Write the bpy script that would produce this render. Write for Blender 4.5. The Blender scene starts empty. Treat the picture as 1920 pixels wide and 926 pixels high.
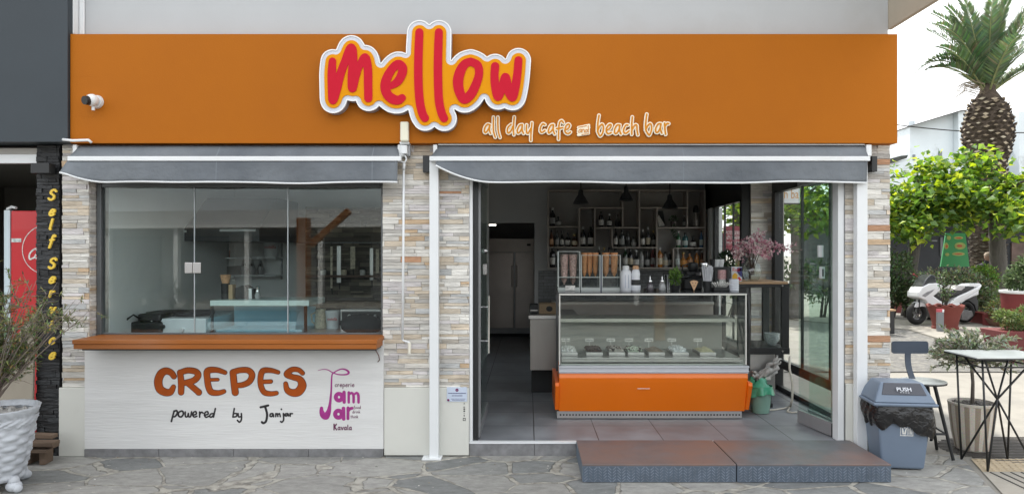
import bpy, math, random
import numpy as np
from mathutils import Vector, Matrix
R = math.radians
sc = bpy.context.scene
COL = sc.collection

# ---------------------------------------------------------------- camera
F, D0, EH, VX, VY = 1303.5, 5.5, 1.6, 990.0, 475.0
cam_d = bpy.data.cameras.new("camera")
cam = bpy.data.objects.new("camera", cam_d)
COL.objects.link(cam)
cam.location = (0, -D0, EH)
cam.rotation_euler = (R(90), 0, 0)
cam_d.sensor_width = 36
cam_d.lens = 36 * F / 1920
cam_d.shift_x = -30 / 1920
cam_d.shift_y = 12 / 1920
cam_d.clip_start = 0.05
cam_d.clip_end = 2000
sc.camera = cam

# ---------------------------------------------------------------- light
SUN_AZ, SUN_EL = R(-15.5), R(60)      # azimuth from +Y towards +X
world = bpy.data.worlds.new("World")
sc.world = world
world.use_nodes = True
wn, wl = world.node_tree.nodes, world.node_tree.links
bg = wn["Background"]
sky = wn.new("ShaderNodeTexSky")
sky.sky_type = 'NISHITA'
sky.sun_disc = False
sky.sun_elevation = SUN_EL
sky.sun_rotation = SUN_AZ
sky.dust_density = 3.0
sky.ozone_density = 1.0
sky.air_density = 1.0
tcw = wn.new("ShaderNodeTexCoord")
mpw = wn.new("ShaderNodeMapping"); mpw.inputs["Scale"].default_value = (1, 1, 2.2)
nzw = wn.new("ShaderNodeTexNoise"); nzw.inputs["Scale"].default_value = 1.6; nzw.inputs["Detail"].default_value = 7
crw = wn.new("ShaderNodeValToRGB")
crw.color_ramp.elements[0].position = 0.36; crw.color_ramp.elements[0].color = (0.25, 0.25, 0.25, 1)
crw.color_ramp.elements[1].position = 0.56; crw.color_ramp.elements[1].color = (0.95, 0.95, 0.95, 1)
mxw = wn.new("ShaderNodeMix"); mxw.data_type = 'RGBA'
mxw.inputs["B"].default_value = (11.0, 11.2, 11.3, 1)
wl.new(tcw.outputs["Generated"], mpw.inputs[0]); wl.new(mpw.outputs[0], nzw.inputs["Vector"])
wl.new(nzw.outputs["Fac"], crw.inputs[0]); wl.new(crw.outputs[0], mxw.inputs["Factor"])
wl.new(sky.outputs[0], mxw.inputs["A"]); wl.new(mxw.outputs["Result"], bg.inputs["Color"])
bg.inputs["Strength"].default_value = 0.12
sun_d = bpy.data.lights.new("sun", 'SUN')
sun_d.energy = 3.6
sun_d.angle = R(0.8)
sun_d.color = (1.0, 0.95, 0.87)
sun = bpy.data.objects.new("sun", sun_d)
COL.objects.link(sun)
_to = Vector((math.sin(SUN_AZ) * math.cos(SUN_EL), math.cos(SUN_AZ) * math.cos(SUN_EL), math.sin(SUN_EL)))
sun.rotation_euler = _to.to_track_quat('Z', 'Y').to_euler()
sun.location = (0, 0, 30)
vs = sc.view_settings
vs.view_transform = 'Standard'
vs.look = 'None'
vs.exposure = 0.82
vs.gamma = 1
vs.use_curve_mapping = False
sc.render.engine = 'CYCLES'
sc.cycles.use_denoising = True
sc.cycles.max_bounces = 10
sc.cycles.transparent_max_bounces = 16
sc.cycles.diffuse_bounces = 5
sc.cycles.caustics_reflective = False
sc.cycles.caustics_refractive = False
sc.cycles.sample_clamp_indirect = 6

# ---------------------------------------------------------------- pixel <-> place (measured once on the photograph)
def X(px, Y): return (px - VX) * (D0 + Y) / F
def Z(py, Y): return EH - (py - VY) * (D0 + Y) / F
def P(px, py, Y): return Vector((X(px, Y), Y, Z(py, Y)))
def G(px, py, z=0.0):
    D = (EH - z) * F / (py - VY)
    return ((px - VX) * D / F, D - D0)
def lin(r, g, b, k=1.0):
    f = lambda c: (c / 255 / 12.92 if c <= 10 else ((c / 255 + 0.055) / 1.055) ** 2.4) * k
    return (f(r), f(g), f(b))

# ---------------------------------------------------------------- materials
def _nt(name):
    m = bpy.data.materials.new(name)
    m.use_nodes = True
    return m, m.node_tree.nodes, m.node_tree.links
def M(name, col, rough=0.6, var=0.10, scale=6.0, bump=0.0, bscale=60.0, metal=0.0, stretch=(1, 1, 1), spec=0.5,
      attr=False, emit=0.0, bdist=0.004, coat=0.0, dirt=None, dscale=1.5, dlo=0.55, dhi=0.75):
    m, n, l = _nt(name)
    p = n["Principled BSDF"]
    p.inputs["Roughness"].default_value = rough
    p.inputs["Metallic"].default_value = metal
    p.inputs["Specular IOR Level"].default_value = spec
    p.inputs["Coat Weight"].default_value = coat
    tc = n.new("ShaderNodeTexCoord")
    mp = n.new("ShaderNodeMapping"); mp.inputs["Scale"].default_value = stretch
    l.new(tc.outputs["Object"], mp.inputs[0])
    nz = n.new("ShaderNodeTexNoise"); nz.inputs["Scale"].default_value = scale; nz.inputs["Detail"].default_value = 6
    nz.inputs["Roughness"].default_value = 0.6
    l.new(mp.outputs[0], nz.inputs["Vector"])
    mr = n.new("ShaderNodeMapRange")
    mr.inputs["From Min"].default_value = 0.3; mr.inputs["From Max"].default_value = 0.7
    mr.inputs["To Min"].default_value = 1 - var; mr.inputs["To Max"].default_value = 1 + var
    l.new(nz.outputs["Fac"], mr.inputs["Value"])
    mul = n.new("ShaderNodeMix"); mul.data_type = 'RGBA'; mul.blend_type = 'MULTIPLY'
    mul.inputs["Factor"].default_value = 1
    if attr:
        a = n.new("ShaderNodeAttribute"); a.attribute_name = "Col"
        l.new(a.outputs["Color"], mul.inputs["A"])
    else:
        mul.inputs["A"].default_value = (*col, 1)
    l.new(mr.outputs[0], mul.inputs["B"])
    out = mul.outputs["Result"]
    if dirt is not None:
        n2 = n.new("ShaderNodeTexNoise"); n2.inputs["Scale"].default_value = dscale; n2.inputs["Detail"].default_value = 8
        n2.inputs["Roughness"].default_value = 0.65
        l.new(mp.outputs[0], n2.inputs["Vector"])
        r2 = n.new("ShaderNodeMapRange")
        r2.inputs["From Min"].default_value = dlo; r2.inputs["From Max"].default_value = dhi
        l.new(n2.outputs["Fac"], r2.inputs["Value"])
        mx = n.new("ShaderNodeMix"); mx.data_type = 'RGBA'
        l.new(r2.outputs[0], mx.inputs["Factor"]); l.new(out, mx.inputs["A"]); mx.inputs["B"].default_value = (*dirt, 1)
        out = mx.outputs["Result"]
    l.new(out, p.inputs["Base Color"])
    if bump:
        nb = n.new("ShaderNodeTexNoise"); nb.inputs["Scale"].default_value = bscale; nb.inputs["Detail"].default_value = 5
        l.new(mp.outputs[0], nb.inputs["Vector"])
        bp = n.new("ShaderNodeBump"); bp.inputs["Strength"].default_value = bump; bp.inputs["Distance"].default_value = bdist
        l.new(nb.outputs["Fac"], bp.inputs["Height"]); l.new(bp.outputs[0], p.inputs["Normal"])
    if emit:
        p.inputs["Emission Color"].default_value = (*col, 1); p.inputs["Emission Strength"].default_value = emit
    return m
def glass(name, tint=(0.9, 0.95, 0.94), ior=1.5, refl=1.0):
    m, n, l = _nt(name)
    n.remove(n["Principled BSDF"])
    o = n["Material Output"]
    t = n.new("ShaderNodeBsdfTransparent"); t.inputs[0].default_value = (*tint, 1)
    g = n.new("ShaderNodeBsdfGlossy"); g.inputs["Roughness"].default_value = 0.0; g.inputs["Color"].default_value = (refl, refl, refl, 1)
    f0 = ((ior - 1) / (ior + 1)) ** 2 * 1.8
    lw = n.new("ShaderNodeLayerWeight"); lw.inputs[0].default_value = 0.5
    pw = n.new("ShaderNodeMath"); pw.operation = 'POWER'; pw.inputs[1].default_value = 5; l.new(lw.outputs["Facing"], pw.inputs[0])
    fr = n.new("ShaderNodeMath"); fr.operation = 'MULTIPLY_ADD'; fr.inputs[1].default_value = 0.8 * (1 - f0); fr.inputs[2].default_value = f0
    l.new(pw.outputs[0], fr.inputs[0])
    mx = n.new("ShaderNodeMixShader")
    l.new(fr.outputs[0], mx.inputs[0]); l.new(t.outputs[0], mx.inputs[1]); l.new(g.outputs[0], mx.inputs[2])
    l.new(mx.outputs[0], o.inputs[0])
    return m
def leafmat(name, k=0.45, rough=0.55):
    m, n, l = _nt(name)
    n.remove(n["Principled BSDF"])
    o = n["Material Output"]
    a = n.new("ShaderNodeAttribute"); a.attribute_name = "Col"
    d = n.new("ShaderNodeBsdfDiffuse"); t = n.new("ShaderNodeBsdfTranslucent")
    g = n.new("ShaderNodeBsdfGlossy"); g.inputs["Roughness"].default_value = rough; g.inputs["Color"].default_value = (0.7, 0.7, 0.7, 1)
    hs = n.new("ShaderNodeHueSaturation"); hs.inputs["Hue"].default_value = 0.485; hs.inputs["Saturation"].default_value = 1.1; hs.inputs["Value"].default_value = 1.5
    l.new(a.outputs["Color"], d.inputs[0]); l.new(a.outputs["Color"], hs.inputs["Color"]); l.new(hs.outputs[0], t.inputs[0])
    m1 = n.new("ShaderNodeMixShader"); m1.inputs[0].default_value = k
    m2 = n.new("ShaderNodeMixShader"); m2.inputs[0].default_value = 0.06
    l.new(d.outputs[0], m1.inputs[1]); l.new(t.outputs[0], m1.inputs[2])
    l.new(m1.outputs[0], m2.inputs[1]); l.new(g.outputs[0], m2.inputs[2]); l.new(m2.outputs[0], o.inputs[0])
    return m

# ---------------------------------------------------------------- mesh builder
def wm(o):
    if o.parent: return wm(o.parent) @ o.matrix_parent_inverse @ o.matrix_basis
    return o.matrix_basis.copy()
def frame_of(d):
    d = Vector(d).normalized()
    u = d.orthogonal().normalized()
    return u, d.cross(u)
class B:
    def __init__(s): s.v = []; s.f = []; s.m = []; s.c = []
    def add(s, vs, fs, mi=0, col=None):
        o = len(s.v); s.v.extend(Vector(v) for v in vs)
        s.f.extend(tuple(i + o for i in f) for f in fs); s.m.extend([mi] * len(fs)); s.c.extend([col] * len(fs))
        return s
    def box(s, x0, x1, y0, y1, z0, z1, mi=0, col=None, mat=None):
        vs = [Vector(p) for p in ((x0,y0,z0),(x1,y0,z0),(x1,y1,z0),(x0,y1,z0),(x0,y0,z1),(x1,y0,z1),(x1,y1,z1),(x0,y1,z1))]
        if mat is not None: vs = [mat @ v for v in vs]
        return s.add(vs, [(0,3,2,1),(4,5,6,7),(0,1,5,4),(1,2,6,5),(2,3,7,6),(3,0,4,7)], mi, col)
    def cyl(s, p0, p1, r0, r1=None, n=12, mi=0, caps=True, col=None):
        p0, p1 = Vector(p0), Vector(p1); r1 = r0 if r1 is None else r1
        u, w = frame_of(p1 - p0)
        vs = []
        for p, r in ((p0, r0), (p1, r1)):
            for i in range(n):
                a = 2 * math.pi * i / n
                vs.append(p + (u * math.cos(a) + w * math.sin(a)) * r)
        fs = [(i, (i+1) % n, n + (i+1) % n, n + i) for i in range(n)]
        if caps: fs += [tuple(range(n-1, -1, -1)), tuple(range(n, 2*n))]
        return s.add(vs, fs, mi, col)
    def tube(s, pts, r, n=8, mi=0, col=None, caps=True):
        pts = [Vector(p) for p in pts]; k = len(pts)
        rs = r if isinstance(r, (list, tuple)) else [r] * k
        vs = []; u = None
        for i, p in enumerate(pts):
            d = (pts[min(i+1, k-1)] - pts[max(i-1, 0)])
            if d.length < 1e-9: d = Vector((0, 0, 1))
            d.normalize()
            if u is None: u = d.orthogonal().normalized()
            else:
                u = u - d * u.dot(d)
                u = u.normalized() if u.length > 1e-6 else d.orthogonal().normalized()
            w = d.cross(u)
            for j in range(n):
                a = 2 * math.pi * j / n
                vs.append(p + (u * math.cos(a) + w * math.sin(a)) * rs[i])
        fs = []
        for i in range(k - 1):
            for j in range(n):
                a, b2 = i*n + j, i*n + (j+1) % n
                fs.append((a, b2, b2 + n, a + n))
        if caps: fs += [tuple(range(n-1, -1, -1)), tuple(range((k-1)*n, k*n))]
        return s.add(vs, fs, mi, col)
    def lathe(s, prof, c=(0,0,0), n=20, mi=0, col=None, sx=1, sy=1, caps=True, rot=0.0):
        c = Vector(c); vs = []
        for r, z in prof:
            for j in range(n):
                a = 2 * math.pi * j / n + rot
                vs.append(c + Vector((r * sx * math.cos(a), r * sy * math.sin(a), z)))
        fs = []
        for i in range(len(prof) - 1):
            for j in range(n):
                a, b2 = i*n + j, i*n + (j+1) % n
                fs.append((a, b2, b2 + n, a + n))
        if caps:
            if prof[0][0] > 1e-5: fs.append(tuple(range(n-1, -1, -1)))
            if prof[-1][0] > 1e-5: fs.append(tuple(range((len(prof)-1)*n, len(prof)*n)))
        return s.add(vs, fs, mi, col)
    def prism(s, poly, fn, d0, d1, mi=0, col=None):
        k = len(poly)
        vs = [fn(u, w, d0) for u, w in poly] + [fn(u, w, d1) for u, w in poly]
        fs = [tuple(range(k-1, -1, -1)), tuple(range(k, 2*k))] + [(i, (i+1) % k, k + (i+1) % k, k + i) for i in range(k)]
        return s.add(vs, fs, mi, col)
    def sphere(s, c, r, n=14, k=8, mi=0, sx=1, sy=1, sz=1, col=None):
        prof = [(r * math.sin(math.pi * i / k), -r * math.cos(math.pi * i / k) * sz) for i in range(k + 1)]
        return s.lathe(prof, c, n, mi, col, sx, sy, caps=False)
    def grid(s, fn, nu, nv, mi=0, col=None):
        vs = [fn(i / nu, j / nv) for j in range(nv + 1) for i in range(nu + 1)]
        fs = [(j*(nu+1)+i, j*(nu+1)+i+1, (j+1)*(nu+1)+i+1, (j+1)*(nu+1)+i) for j in range(nv) for i in range(nu)]
        return s.add(vs, fs, mi, col)
    def leaf(s, p, d, up, L, W, mi=0, col=None, fold=0.25):
        d = Vector(d).normalized(); sd = d.cross(Vector(up))
        if sd.length < 1e-4: sd = d.orthogonal()
        sd.normalize(); nn = sd.cross(d)
        vs = [p, p + d*L*0.35 + sd*W*0.5 + nn*W*fold, p + d*L, p + d*L*0.35 - sd*W*0.5 + nn*W*fold, p + d*L*0.5]
        return s.add(vs, [(0, 1, 4), (1, 2, 4), (2, 3, 4), (3, 0, 4)], mi, col)
    def build(s, name, mats, parent=None, smooth=False, bevel=0.0, solid=0.0, origin=None, seg=2):
        me = bpy.data.meshes.new(name)
        og = Vector(origin) if origin is not None else Vector((0, 0, 0))
        me.from_pydata([tuple(v - og) for v in s.v], [], s.f)
        if not isinstance(mats, (list, tuple)): mats = [mats]
        for m in mats: me.materials.append(m)
        me.polygons.foreach_set("material_index", s.m)
        if any(c is not None for c in s.c):
            at = me.color_attributes.new("Col", 'FLOAT_COLOR', 'CORNER')
            arr = []
            for poly, c in zip(me.polygons, s.c):
                c = c or (1, 1, 1)
                arr.extend([c[0], c[1], c[2], 1.0] * poly.loop_total)
            at.data.foreach_set("color", arr)
        if smooth: me.polygons.foreach_set("use_smooth", [True] * len(me.polygons))
        me.update()
        o = bpy.data.objects.new(name, me)
        COL.objects.link(o)
        o.location = og
        if parent is not None:
            o.parent = parent
            o.matrix_parent_inverse = wm(parent).inverted()
        if smooth and smooth != 'all':
            md = o.modifiers.new("split", 'EDGE_SPLIT'); md.split_angle = R(40)
        if solid:
            md = o.modifiers.new("solid", 'SOLIDIFY'); md.thickness = solid; md.offset = 0
        if bevel:
            md = o.modifiers.new("bevel", 'BEVEL'); md.width = bevel; md.segments = seg; md.limit_method = 'ANGLE'; md.angle_limit = R(35)
        return o
def tag(o, label=None, cat=None, group=None, kind=None):
    if label: o["label"] = label
    if cat: o["category"] = cat
    if group: o["group"] = group
    if kind: o["kind"] = kind
    return o
def thing(name, label, cat, loc=(0,0,0), rotz=0.0, group=None):
    o = bpy.data.objects.new(name, None)
    o.empty_display_size = 0.1
    COL.objects.link(o)
    o.location = loc; o.rotation_euler = (0, 0, rotz)
    return tag(o, label, cat, group)
def dup(root, loc=None, rotz=None, label=None, group=None, scale=None):
    def rec(o, par):
        c = o.copy(); COL.objects.link(c)
        if par is not None: c.parent = par
        for ch in [q for q in bpy.data.objects if q.parent == o]: rec(ch, c)
        return c
    r = rec(root, None)
    if loc is not None: r.location = loc
    if rotz is not None: r.rotation_euler[2] = rotz
    if scale is not None: r.scale = scale
    if label: r["label"] = label
    if group: r["group"] = group
    return r
def text(body, size, name, mat, fn, parent=None, extrude=0.001, align='LEFT', sx=1.0, shear=0.0, bold=0.0):
    cu = bpy.data.curves.new("tmp_text", 'FONT'); cu.body = body; cu.size = size; cu.extrude = extrude
    cu.align_x = align; cu.shear = shear; cu.offset = bold; cu.resolution_u = 3
    o = bpy.data.objects.new("tmp_text", cu); COL.objects.link(o)
    dg = bpy.context.evaluated_depsgraph_get()
    me = bpy.data.meshes.new_from_object(o.evaluated_get(dg))
    b = B(); b.add([fn(v.co.x * sx, v.co.y, v.co.z) for v in me.vertices], [tuple(p.vertices) for p in me.polygons])
    bpy.data.objects.remove(o); bpy.data.curves.remove(cu); bpy.data.meshes.remove(me)
    return b.build(name, mat, parent)

# ---------------------------------------------------------------- lettering from strokes
def spline(pts, rs, n=5):
    k = len(pts)
    if k < 3: return pts, rs
    o, ro = [], []
    for i in range(k - 1):
        p0, p1, p2, p3 = pts[max(i-1, 0)], pts[i], pts[i+1], pts[min(i+2, k-1)]
        for j in range(n):
            t = j / n
            q = [0.5*((2*p1[a]) + (-p0[a]+p2[a])*t + (2*p0[a]-5*p1[a]+4*p2[a]-p3[a])*t*t + (-p0[a]+3*p1[a]-3*p2[a]+p3[a])*t**3) for a in (0, 1)]
            o.append(tuple(q)); ro.append(rs[i] * (1-t) + rs[i+1] * t)
    o.append(pts[-1]); ro.append(rs[-1])
    return o, ro
def field(strokes, h, pad, smooth=True):
    segs = []
    for pts, r in strokes:
        rs = list(r) if isinstance(r, (list, tuple)) else [r] * len(pts)
        if smooth: pts, rs = spline(pts, rs)
        for i in range(len(pts) - 1): segs.append((*pts[i], *pts[i+1], rs[i], rs[i+1]))
    S = np.array(segs); pad += S[:, 4:].max()
    x0, x1 = min(S[:,0].min(), S[:,2].min()) - pad, max(S[:,0].max(), S[:,2].max()) + pad
    y0, y1 = min(S[:,1].min(), S[:,3].min()) - pad, max(S[:,1].max(), S[:,3].max()) + pad
    gx, gy = np.meshgrid(np.arange(x0, x1 + h, h), np.arange(y0, y1 + h, h))
    d = np.full(gx.shape, 1e9)
    for ax, ay, bx, by, ra, rb in S:
        ex, ey = bx - ax, by - ay; L2 = ex*ex + ey*ey + 1e-12
        t = np.clip(((gx-ax)*ex + (gy-ay)*ey) / L2, 0, 1)
        d = np.minimum(d, np.hypot(gx - ax - t*ex, gy - ay - t*ey) - (ra*(1-t) + rb*t))
    return d, x0, y0, h
def closed_field(d, x0, y0, h, rad):
    A = d - rad
    pts = []
    ny, nx = A.shape
    for (a, b2, ox, oy) in ((A[:, :-1], A[:, 1:], 1, 0), (A[:-1, :], A[1:, :], 0, 1)):
        jj, ii = np.nonzero((a < 0) != (b2 < 0))
        t = a[jj, ii] / (a[jj, ii] - b2[jj, ii])
        pts.append(np.stack([ii + t*ox, jj + t*oy], 1))
    q = np.concatenate(pts) * h
    gx, gy = np.meshgrid(np.arange(nx) * h, np.arange(ny) * h)
    out = np.full(A.shape, 1e9)
    for i in range(0, len(q), 40):
        c = q[i:i+40]
        out = np.minimum(out, np.sqrt(((gx[..., None]-c[:,0])**2 + (gy[..., None]-c[:,1])**2).min(-1)))
    return np.where(A < 0, -out, out) + rad
def plate(b, fld, off, fn, d_front, d_back, mi=0, col=None):
    """flat plate with the outline {field < off}; fn(px,py,depth) -> point"""
    d, x0, y0, h = fld
    f = d - off
    ny, nx = f.shape
    ins = f < 0
    ids = {}; vs = []
    def gv(i, j):
        k = (i, j)
        if k not in ids: ids[k] = len(vs); vs.append((x0 + i*h, y0 + j*h))
        return ids[k]
    def ev(i, j, i2, j2):
        if (i2, j2) < (i, j): i, j, i2, j2 = i2, j2, i, j
        k = (i, j, i2, j2)
        if k not in ids:
            t = f[j, i] / (f[j, i] - f[j2, i2])
            ids[k] = len(vs); vs.append((x0 + (i + (i2-i)*t)*h, y0 + (j + (j2-j)*t)*h))
        return ids[k]
    faces, rim = [], []
    cnt = ins[:-1, :-1].astype(int) + ins[1:, :-1] + ins[:-1, 1:] + ins[1:, 1:]
    for j in range(ny - 1):
        row = cnt[j]
        if not row.any(): continue
        i = 0
        while i < nx - 1:
            c = row[i]
            if c == 0: i += 1; continue
            if c == 4:
                i2 = i
                while i2 < nx - 1 and row[i2] == 4: i2 += 1
                faces.append((gv(i, j), gv(i2, j), gv(i2, j+1), gv(i, j+1)))
                i = i2; continue
            cs = [(i, j), (i+1, j), (i+1, j+1), (i, j+1)]
            inn = [ins[q[1], q[0]] for q in cs]
            if c == 2 and inn[0] == inn[2]:
                for k in range(4):
                    if inn[k]:
                        a, e1, e0 = cs[k], cs[(k+1) % 4], cs[(k-1) % 4]
                        v1, v0 = ev(*a, *e1), ev(*a, *e0)
                        faces.append((gv(*a), v1, v0)); rim.append((v1, v0))
            else:
                poly = []; cut = []
                for k in range(4):
                    a, e = cs[k], cs[(k+1) % 4]
                    if inn[k]: poly.append(gv(*a))
                    if inn[k] != inn[(k+1) % 4]:
                        v = ev(*a, *e); poly.append(v); cut.append((v, inn[k]))
                faces.append(tuple(poly))
                if len(cut) == 2: rim.append((cut[0][0], cut[1][0]) if cut[0][1] else (cut[1][0], cut[0][0]))
            i += 1
    n = len(vs)
    pv = [fn(x, y, d_front) for x, y in vs] + [fn(x, y, d_back) for x, y in vs]
    fs = [tuple(reversed(q)) for q in faces] + [(a, b2, b2 + n, a + n) for a, b2 in rim]
    used = sorted({i for q in fs for i in q}); re = {u: k for k, u in enumerate(used)}
    b.add([pv[u] for u in used], [tuple(re[i] for i in q) for q in fs], mi, col)
    return b
def zz(origin, scale, strokes):
    """strokes traced on an enlarged crop -> photograph pixels"""
    out = []
    for pts, r in strokes:
        rr = [q / scale for q in r] if isinstance(r, (list, tuple)) else r / scale
        out.append(([(origin[0] + x / scale, origin[1] + y / scale) for x, y in pts], rr))
    return out
GL = {  # a one-line hand alphabet: width, strokes (y up, x-height 1)
 'a': (.95, [[(.8,.9),(.4,1),(.08,.6),(.1,.15),(.4,0),(.7,.3),(.8,.9)],[(.8,1),(.8,.3),(.92,0)]]),
 'b': (.9, [[(.1,1.8),(.1,.9),(.1,0)],[(.1,.7),(.4,1),(.8,.75),(.75,.2),(.4,0),(.1,.2)]]),
 'c': (.8, [[(.75,.8),(.45,1),(.1,.6),(.15,.15),(.45,0),(.75,.2)]]),
 'd': (.95, [[(.8,.7),(.4,1),(.08,.6),(.1,.15),(.4,0),(.8,.35)],[(.8,1.8),(.8,0)]]),
 'e': (.85, [[(.1,.5),(.75,.6),(.7,.95),(.35,1),(.08,.55),(.15,.1),(.5,0),(.8,.2)]]),
 'f': (.65, [[(.65,1.6),(.45,1.8),(.28,1.5),(.25,.5),(.2,-.4)],[(.0,.95),(.55,1.0)]]),
 'h': (.9, [[(.1,1.8),(.1,0)],[(.1,.6),(.45,1),(.75,.75),(.78,0)]]),
 'i': (.35, [[(.15,1),(.15,0)],[(.15,1.4),(.16,1.42)]]),
 'k': (.85, [[(.1,1.8),(.1,0)],[(.7,1),(.12,.45)],[(.3,.6),(.75,0)]]),
 'l': (.35, [[(.15,1.8),(.15,.3),(.25,0)]]),
 'n': (.9, [[(.1,1),(.1,0)],[(.1,.6),(.45,1),(.75,.75),(.78,0)]]),
 'o': (.95, [[(.45,1),(.1,.65),(.12,.2),(.45,0),(.78,.3),(.8,.75),(.45,1)]]),
 'p': (.9, [[(.1,1),(.1,-.8)],[(.1,.7),(.4,1),(.8,.75),(.75,.2),(.4,0),(.1,.2)]]),
 'r': (.65, [[(.1,1),(.1,0)],[(.1,.6),(.35,.95),(.6,.9)]]),
 't': (.6, [[(.28,1.5),(.28,.2),(.5,0)],[(0,1),(.55,1)]]),
 'v': (.85, [[(.05,1),(.4,0),(.8,1)]]),
 'S': (1.2, [[(1.05,1.5),(.7,1.8),(.25,1.6),(.2,1.2),(.6,.95),(.95,.65),(.9,.2),(.5,0),(.1,.25)]]),
 'K': (1.1, [[(.15,1.8),(.15,0)],[(.9,1.8),(.2,.8)],[(.35,.95),(.95,0)]]),
 'C': (1.3, [[(1.15,1.5),(.8,1.8),(.25,1.3),(.15,.6),(.5,0),(1.1,.3)]]),
}
def word(s, x, y, xh, r, slant=0.0, gap=0.18):
    """strokes of a word in photograph pixels; (x, y) is the left end of the baseline"""
    out = []
    for ch in s:
        if ch == ' ': x += 0.7 * xh; continue
        w, ss = GL[ch]
        for st in ss: out.append(([(x + (px + slant*py) * xh, y - py * xh) for px, py in st], r))
        x += (w + gap) * xh
    return out
rng = random.Random(7)
# ---------------------------------------------------------------- shared materials
KW = 1.0
m_white = M("white paint", (0.72, 0.72, 0.70), 0.55, 0.04, 3, 0.12, 90, dirt=(0.50, 0.48, 0.44), dscale=1.3, dlo=0.56, dhi=0.95)
m_plaster = M("brushed white plaster", (0.71, 0.71, 0.70), 0.75, 0.04, 5, 0.27, 22, stretch=(0.32, 1, 4.0), bdist=0.012, dirt=(0.50, 0.495, 0.48), dscale=0.9, dlo=0.5, dhi=1.0)
m_panel = M("cream plinth paint", (0.66, 0.66, 0.61), 0.5, 0.03, 2, 0.05, 60, dirt=(0.45, 0.43, 0.38), dscale=2.2, dlo=0.60, dhi=1.0)
m_orange = M("ochre paint", lin(174, 100, 16), 0.7, 0.03, 1.1, 0.2, 120, spec=.2, dirt=lin(160, 90, 18), dscale=0.55, stretch=(1, 1, .8), dlo=0.45, dhi=0.8)
m_ledge = M("ochre painted timber", lin(158, 88, 18), 0.5, 0.10, 9, 0.2, 30, stretch=(0.2, 1, 1), dirt=lin(160, 110, 78), dscale=2.5, dlo=0.5, dhi=0.8)
m_charcoal = M("charcoal render", lin(50, 58, 64), 0.6, 0.08, 2, 0.1, 80)
m_alu = M("white aluminium", (0.76, 0.78, 0.79), 0.35, 0.03, 4, dirt=(0.55, 0.54, 0.5), dscale=2.4, dlo=0.6, dhi=1.0)
m_grey_alu = M("grey aluminium", (0.34, 0.35, 0.36), 0.35, 0.06, 5, metal=0.4)
m_black = M("black metal", (0.016, 0.017, 0.018), 0.4, 0.1, 5)
m_blackmat = M("black plastic", (0.02, 0.021, 0.022), 0.55, 0.15, 8)
m_steel = M("brushed steel", (0.55, 0.54, 0.53), 0.32, 0.06, 12, 0.06, 40, metal=0.9, stretch=(1, 1, 0.08))
m_chrome = M("polished steel", (0.7, 0.7, 0.7), 0.12, 0.03, 5, metal=1.0)
m_darkwall = M("grey wall paint", (0.50, 0.50, 0.50), 0.6, 0.05, 2, 0.05, 60)
m_darkceil = M("ceiling paint", (0.55, 0.55, 0.55), 0.7, 0.05, 2)
m_lightwall = M("pale wall paint", (0.80, 0.81, 0.80), 0.6, 0.05, 2, 0.05, 60)
m_stone = M("ledgestone", (1, 1, 1), 0.8, 0.22, 11, 0.9, 34, stretch=(0.5, 0.5, 2.4), attr=True, bdist=0.012)
m_slate = M("black ledgestone", (1, 1, 1), 0.5, 0.3, 14, 0.9, 30, stretch=(0.5, 0.5, 2.0), attr=True, bdist=0.014)
m_mortar = M("pale mortar", (0.42, 0.40, 0.37), 0.9, 0.2, 10)
m_mortar_dark = M("dark mortar", (0.012, 0.012, 0.013), 0.9, 0.2, 10)
m_basetile = M("grey skirting tile", (0.20, 0.20, 0.205), 0.5, 0.25, 14, 0.2, 40)
m_glass = glass("window glass", (0.92, 0.96, 0.955), 1.37)
m_glass_door = glass("tinted door glass", (0.89, 0.96, 0.935), 1.36)
m_glass_clear = glass("clear glass", (0.96, 0.98, 0.975), 1.35)
m_acrylic = glass("acrylic", (0.95, 0.97, 0.965), 1.35)
m_red_paint = M("dark red paint", lin(112, 42, 42), 0.6, 0.12, 4, 0.1, 40, dirt=lin(92, 44, 42), dscale=2)
m_wood = M("light wood", (0.42, 0.27, 0.15), 0.5, 0.2, 6, 0.1, 40, stretch=(0.2, 1, 1))
m_oldwood = M("weathered board", (0.14, 0.095, 0.065), 0.85, 0.35, 8, 0.5, 40, stretch=(0.25, 1, 2), dirt=(0.22, 0.19, 0.17), dscale=4)

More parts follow.
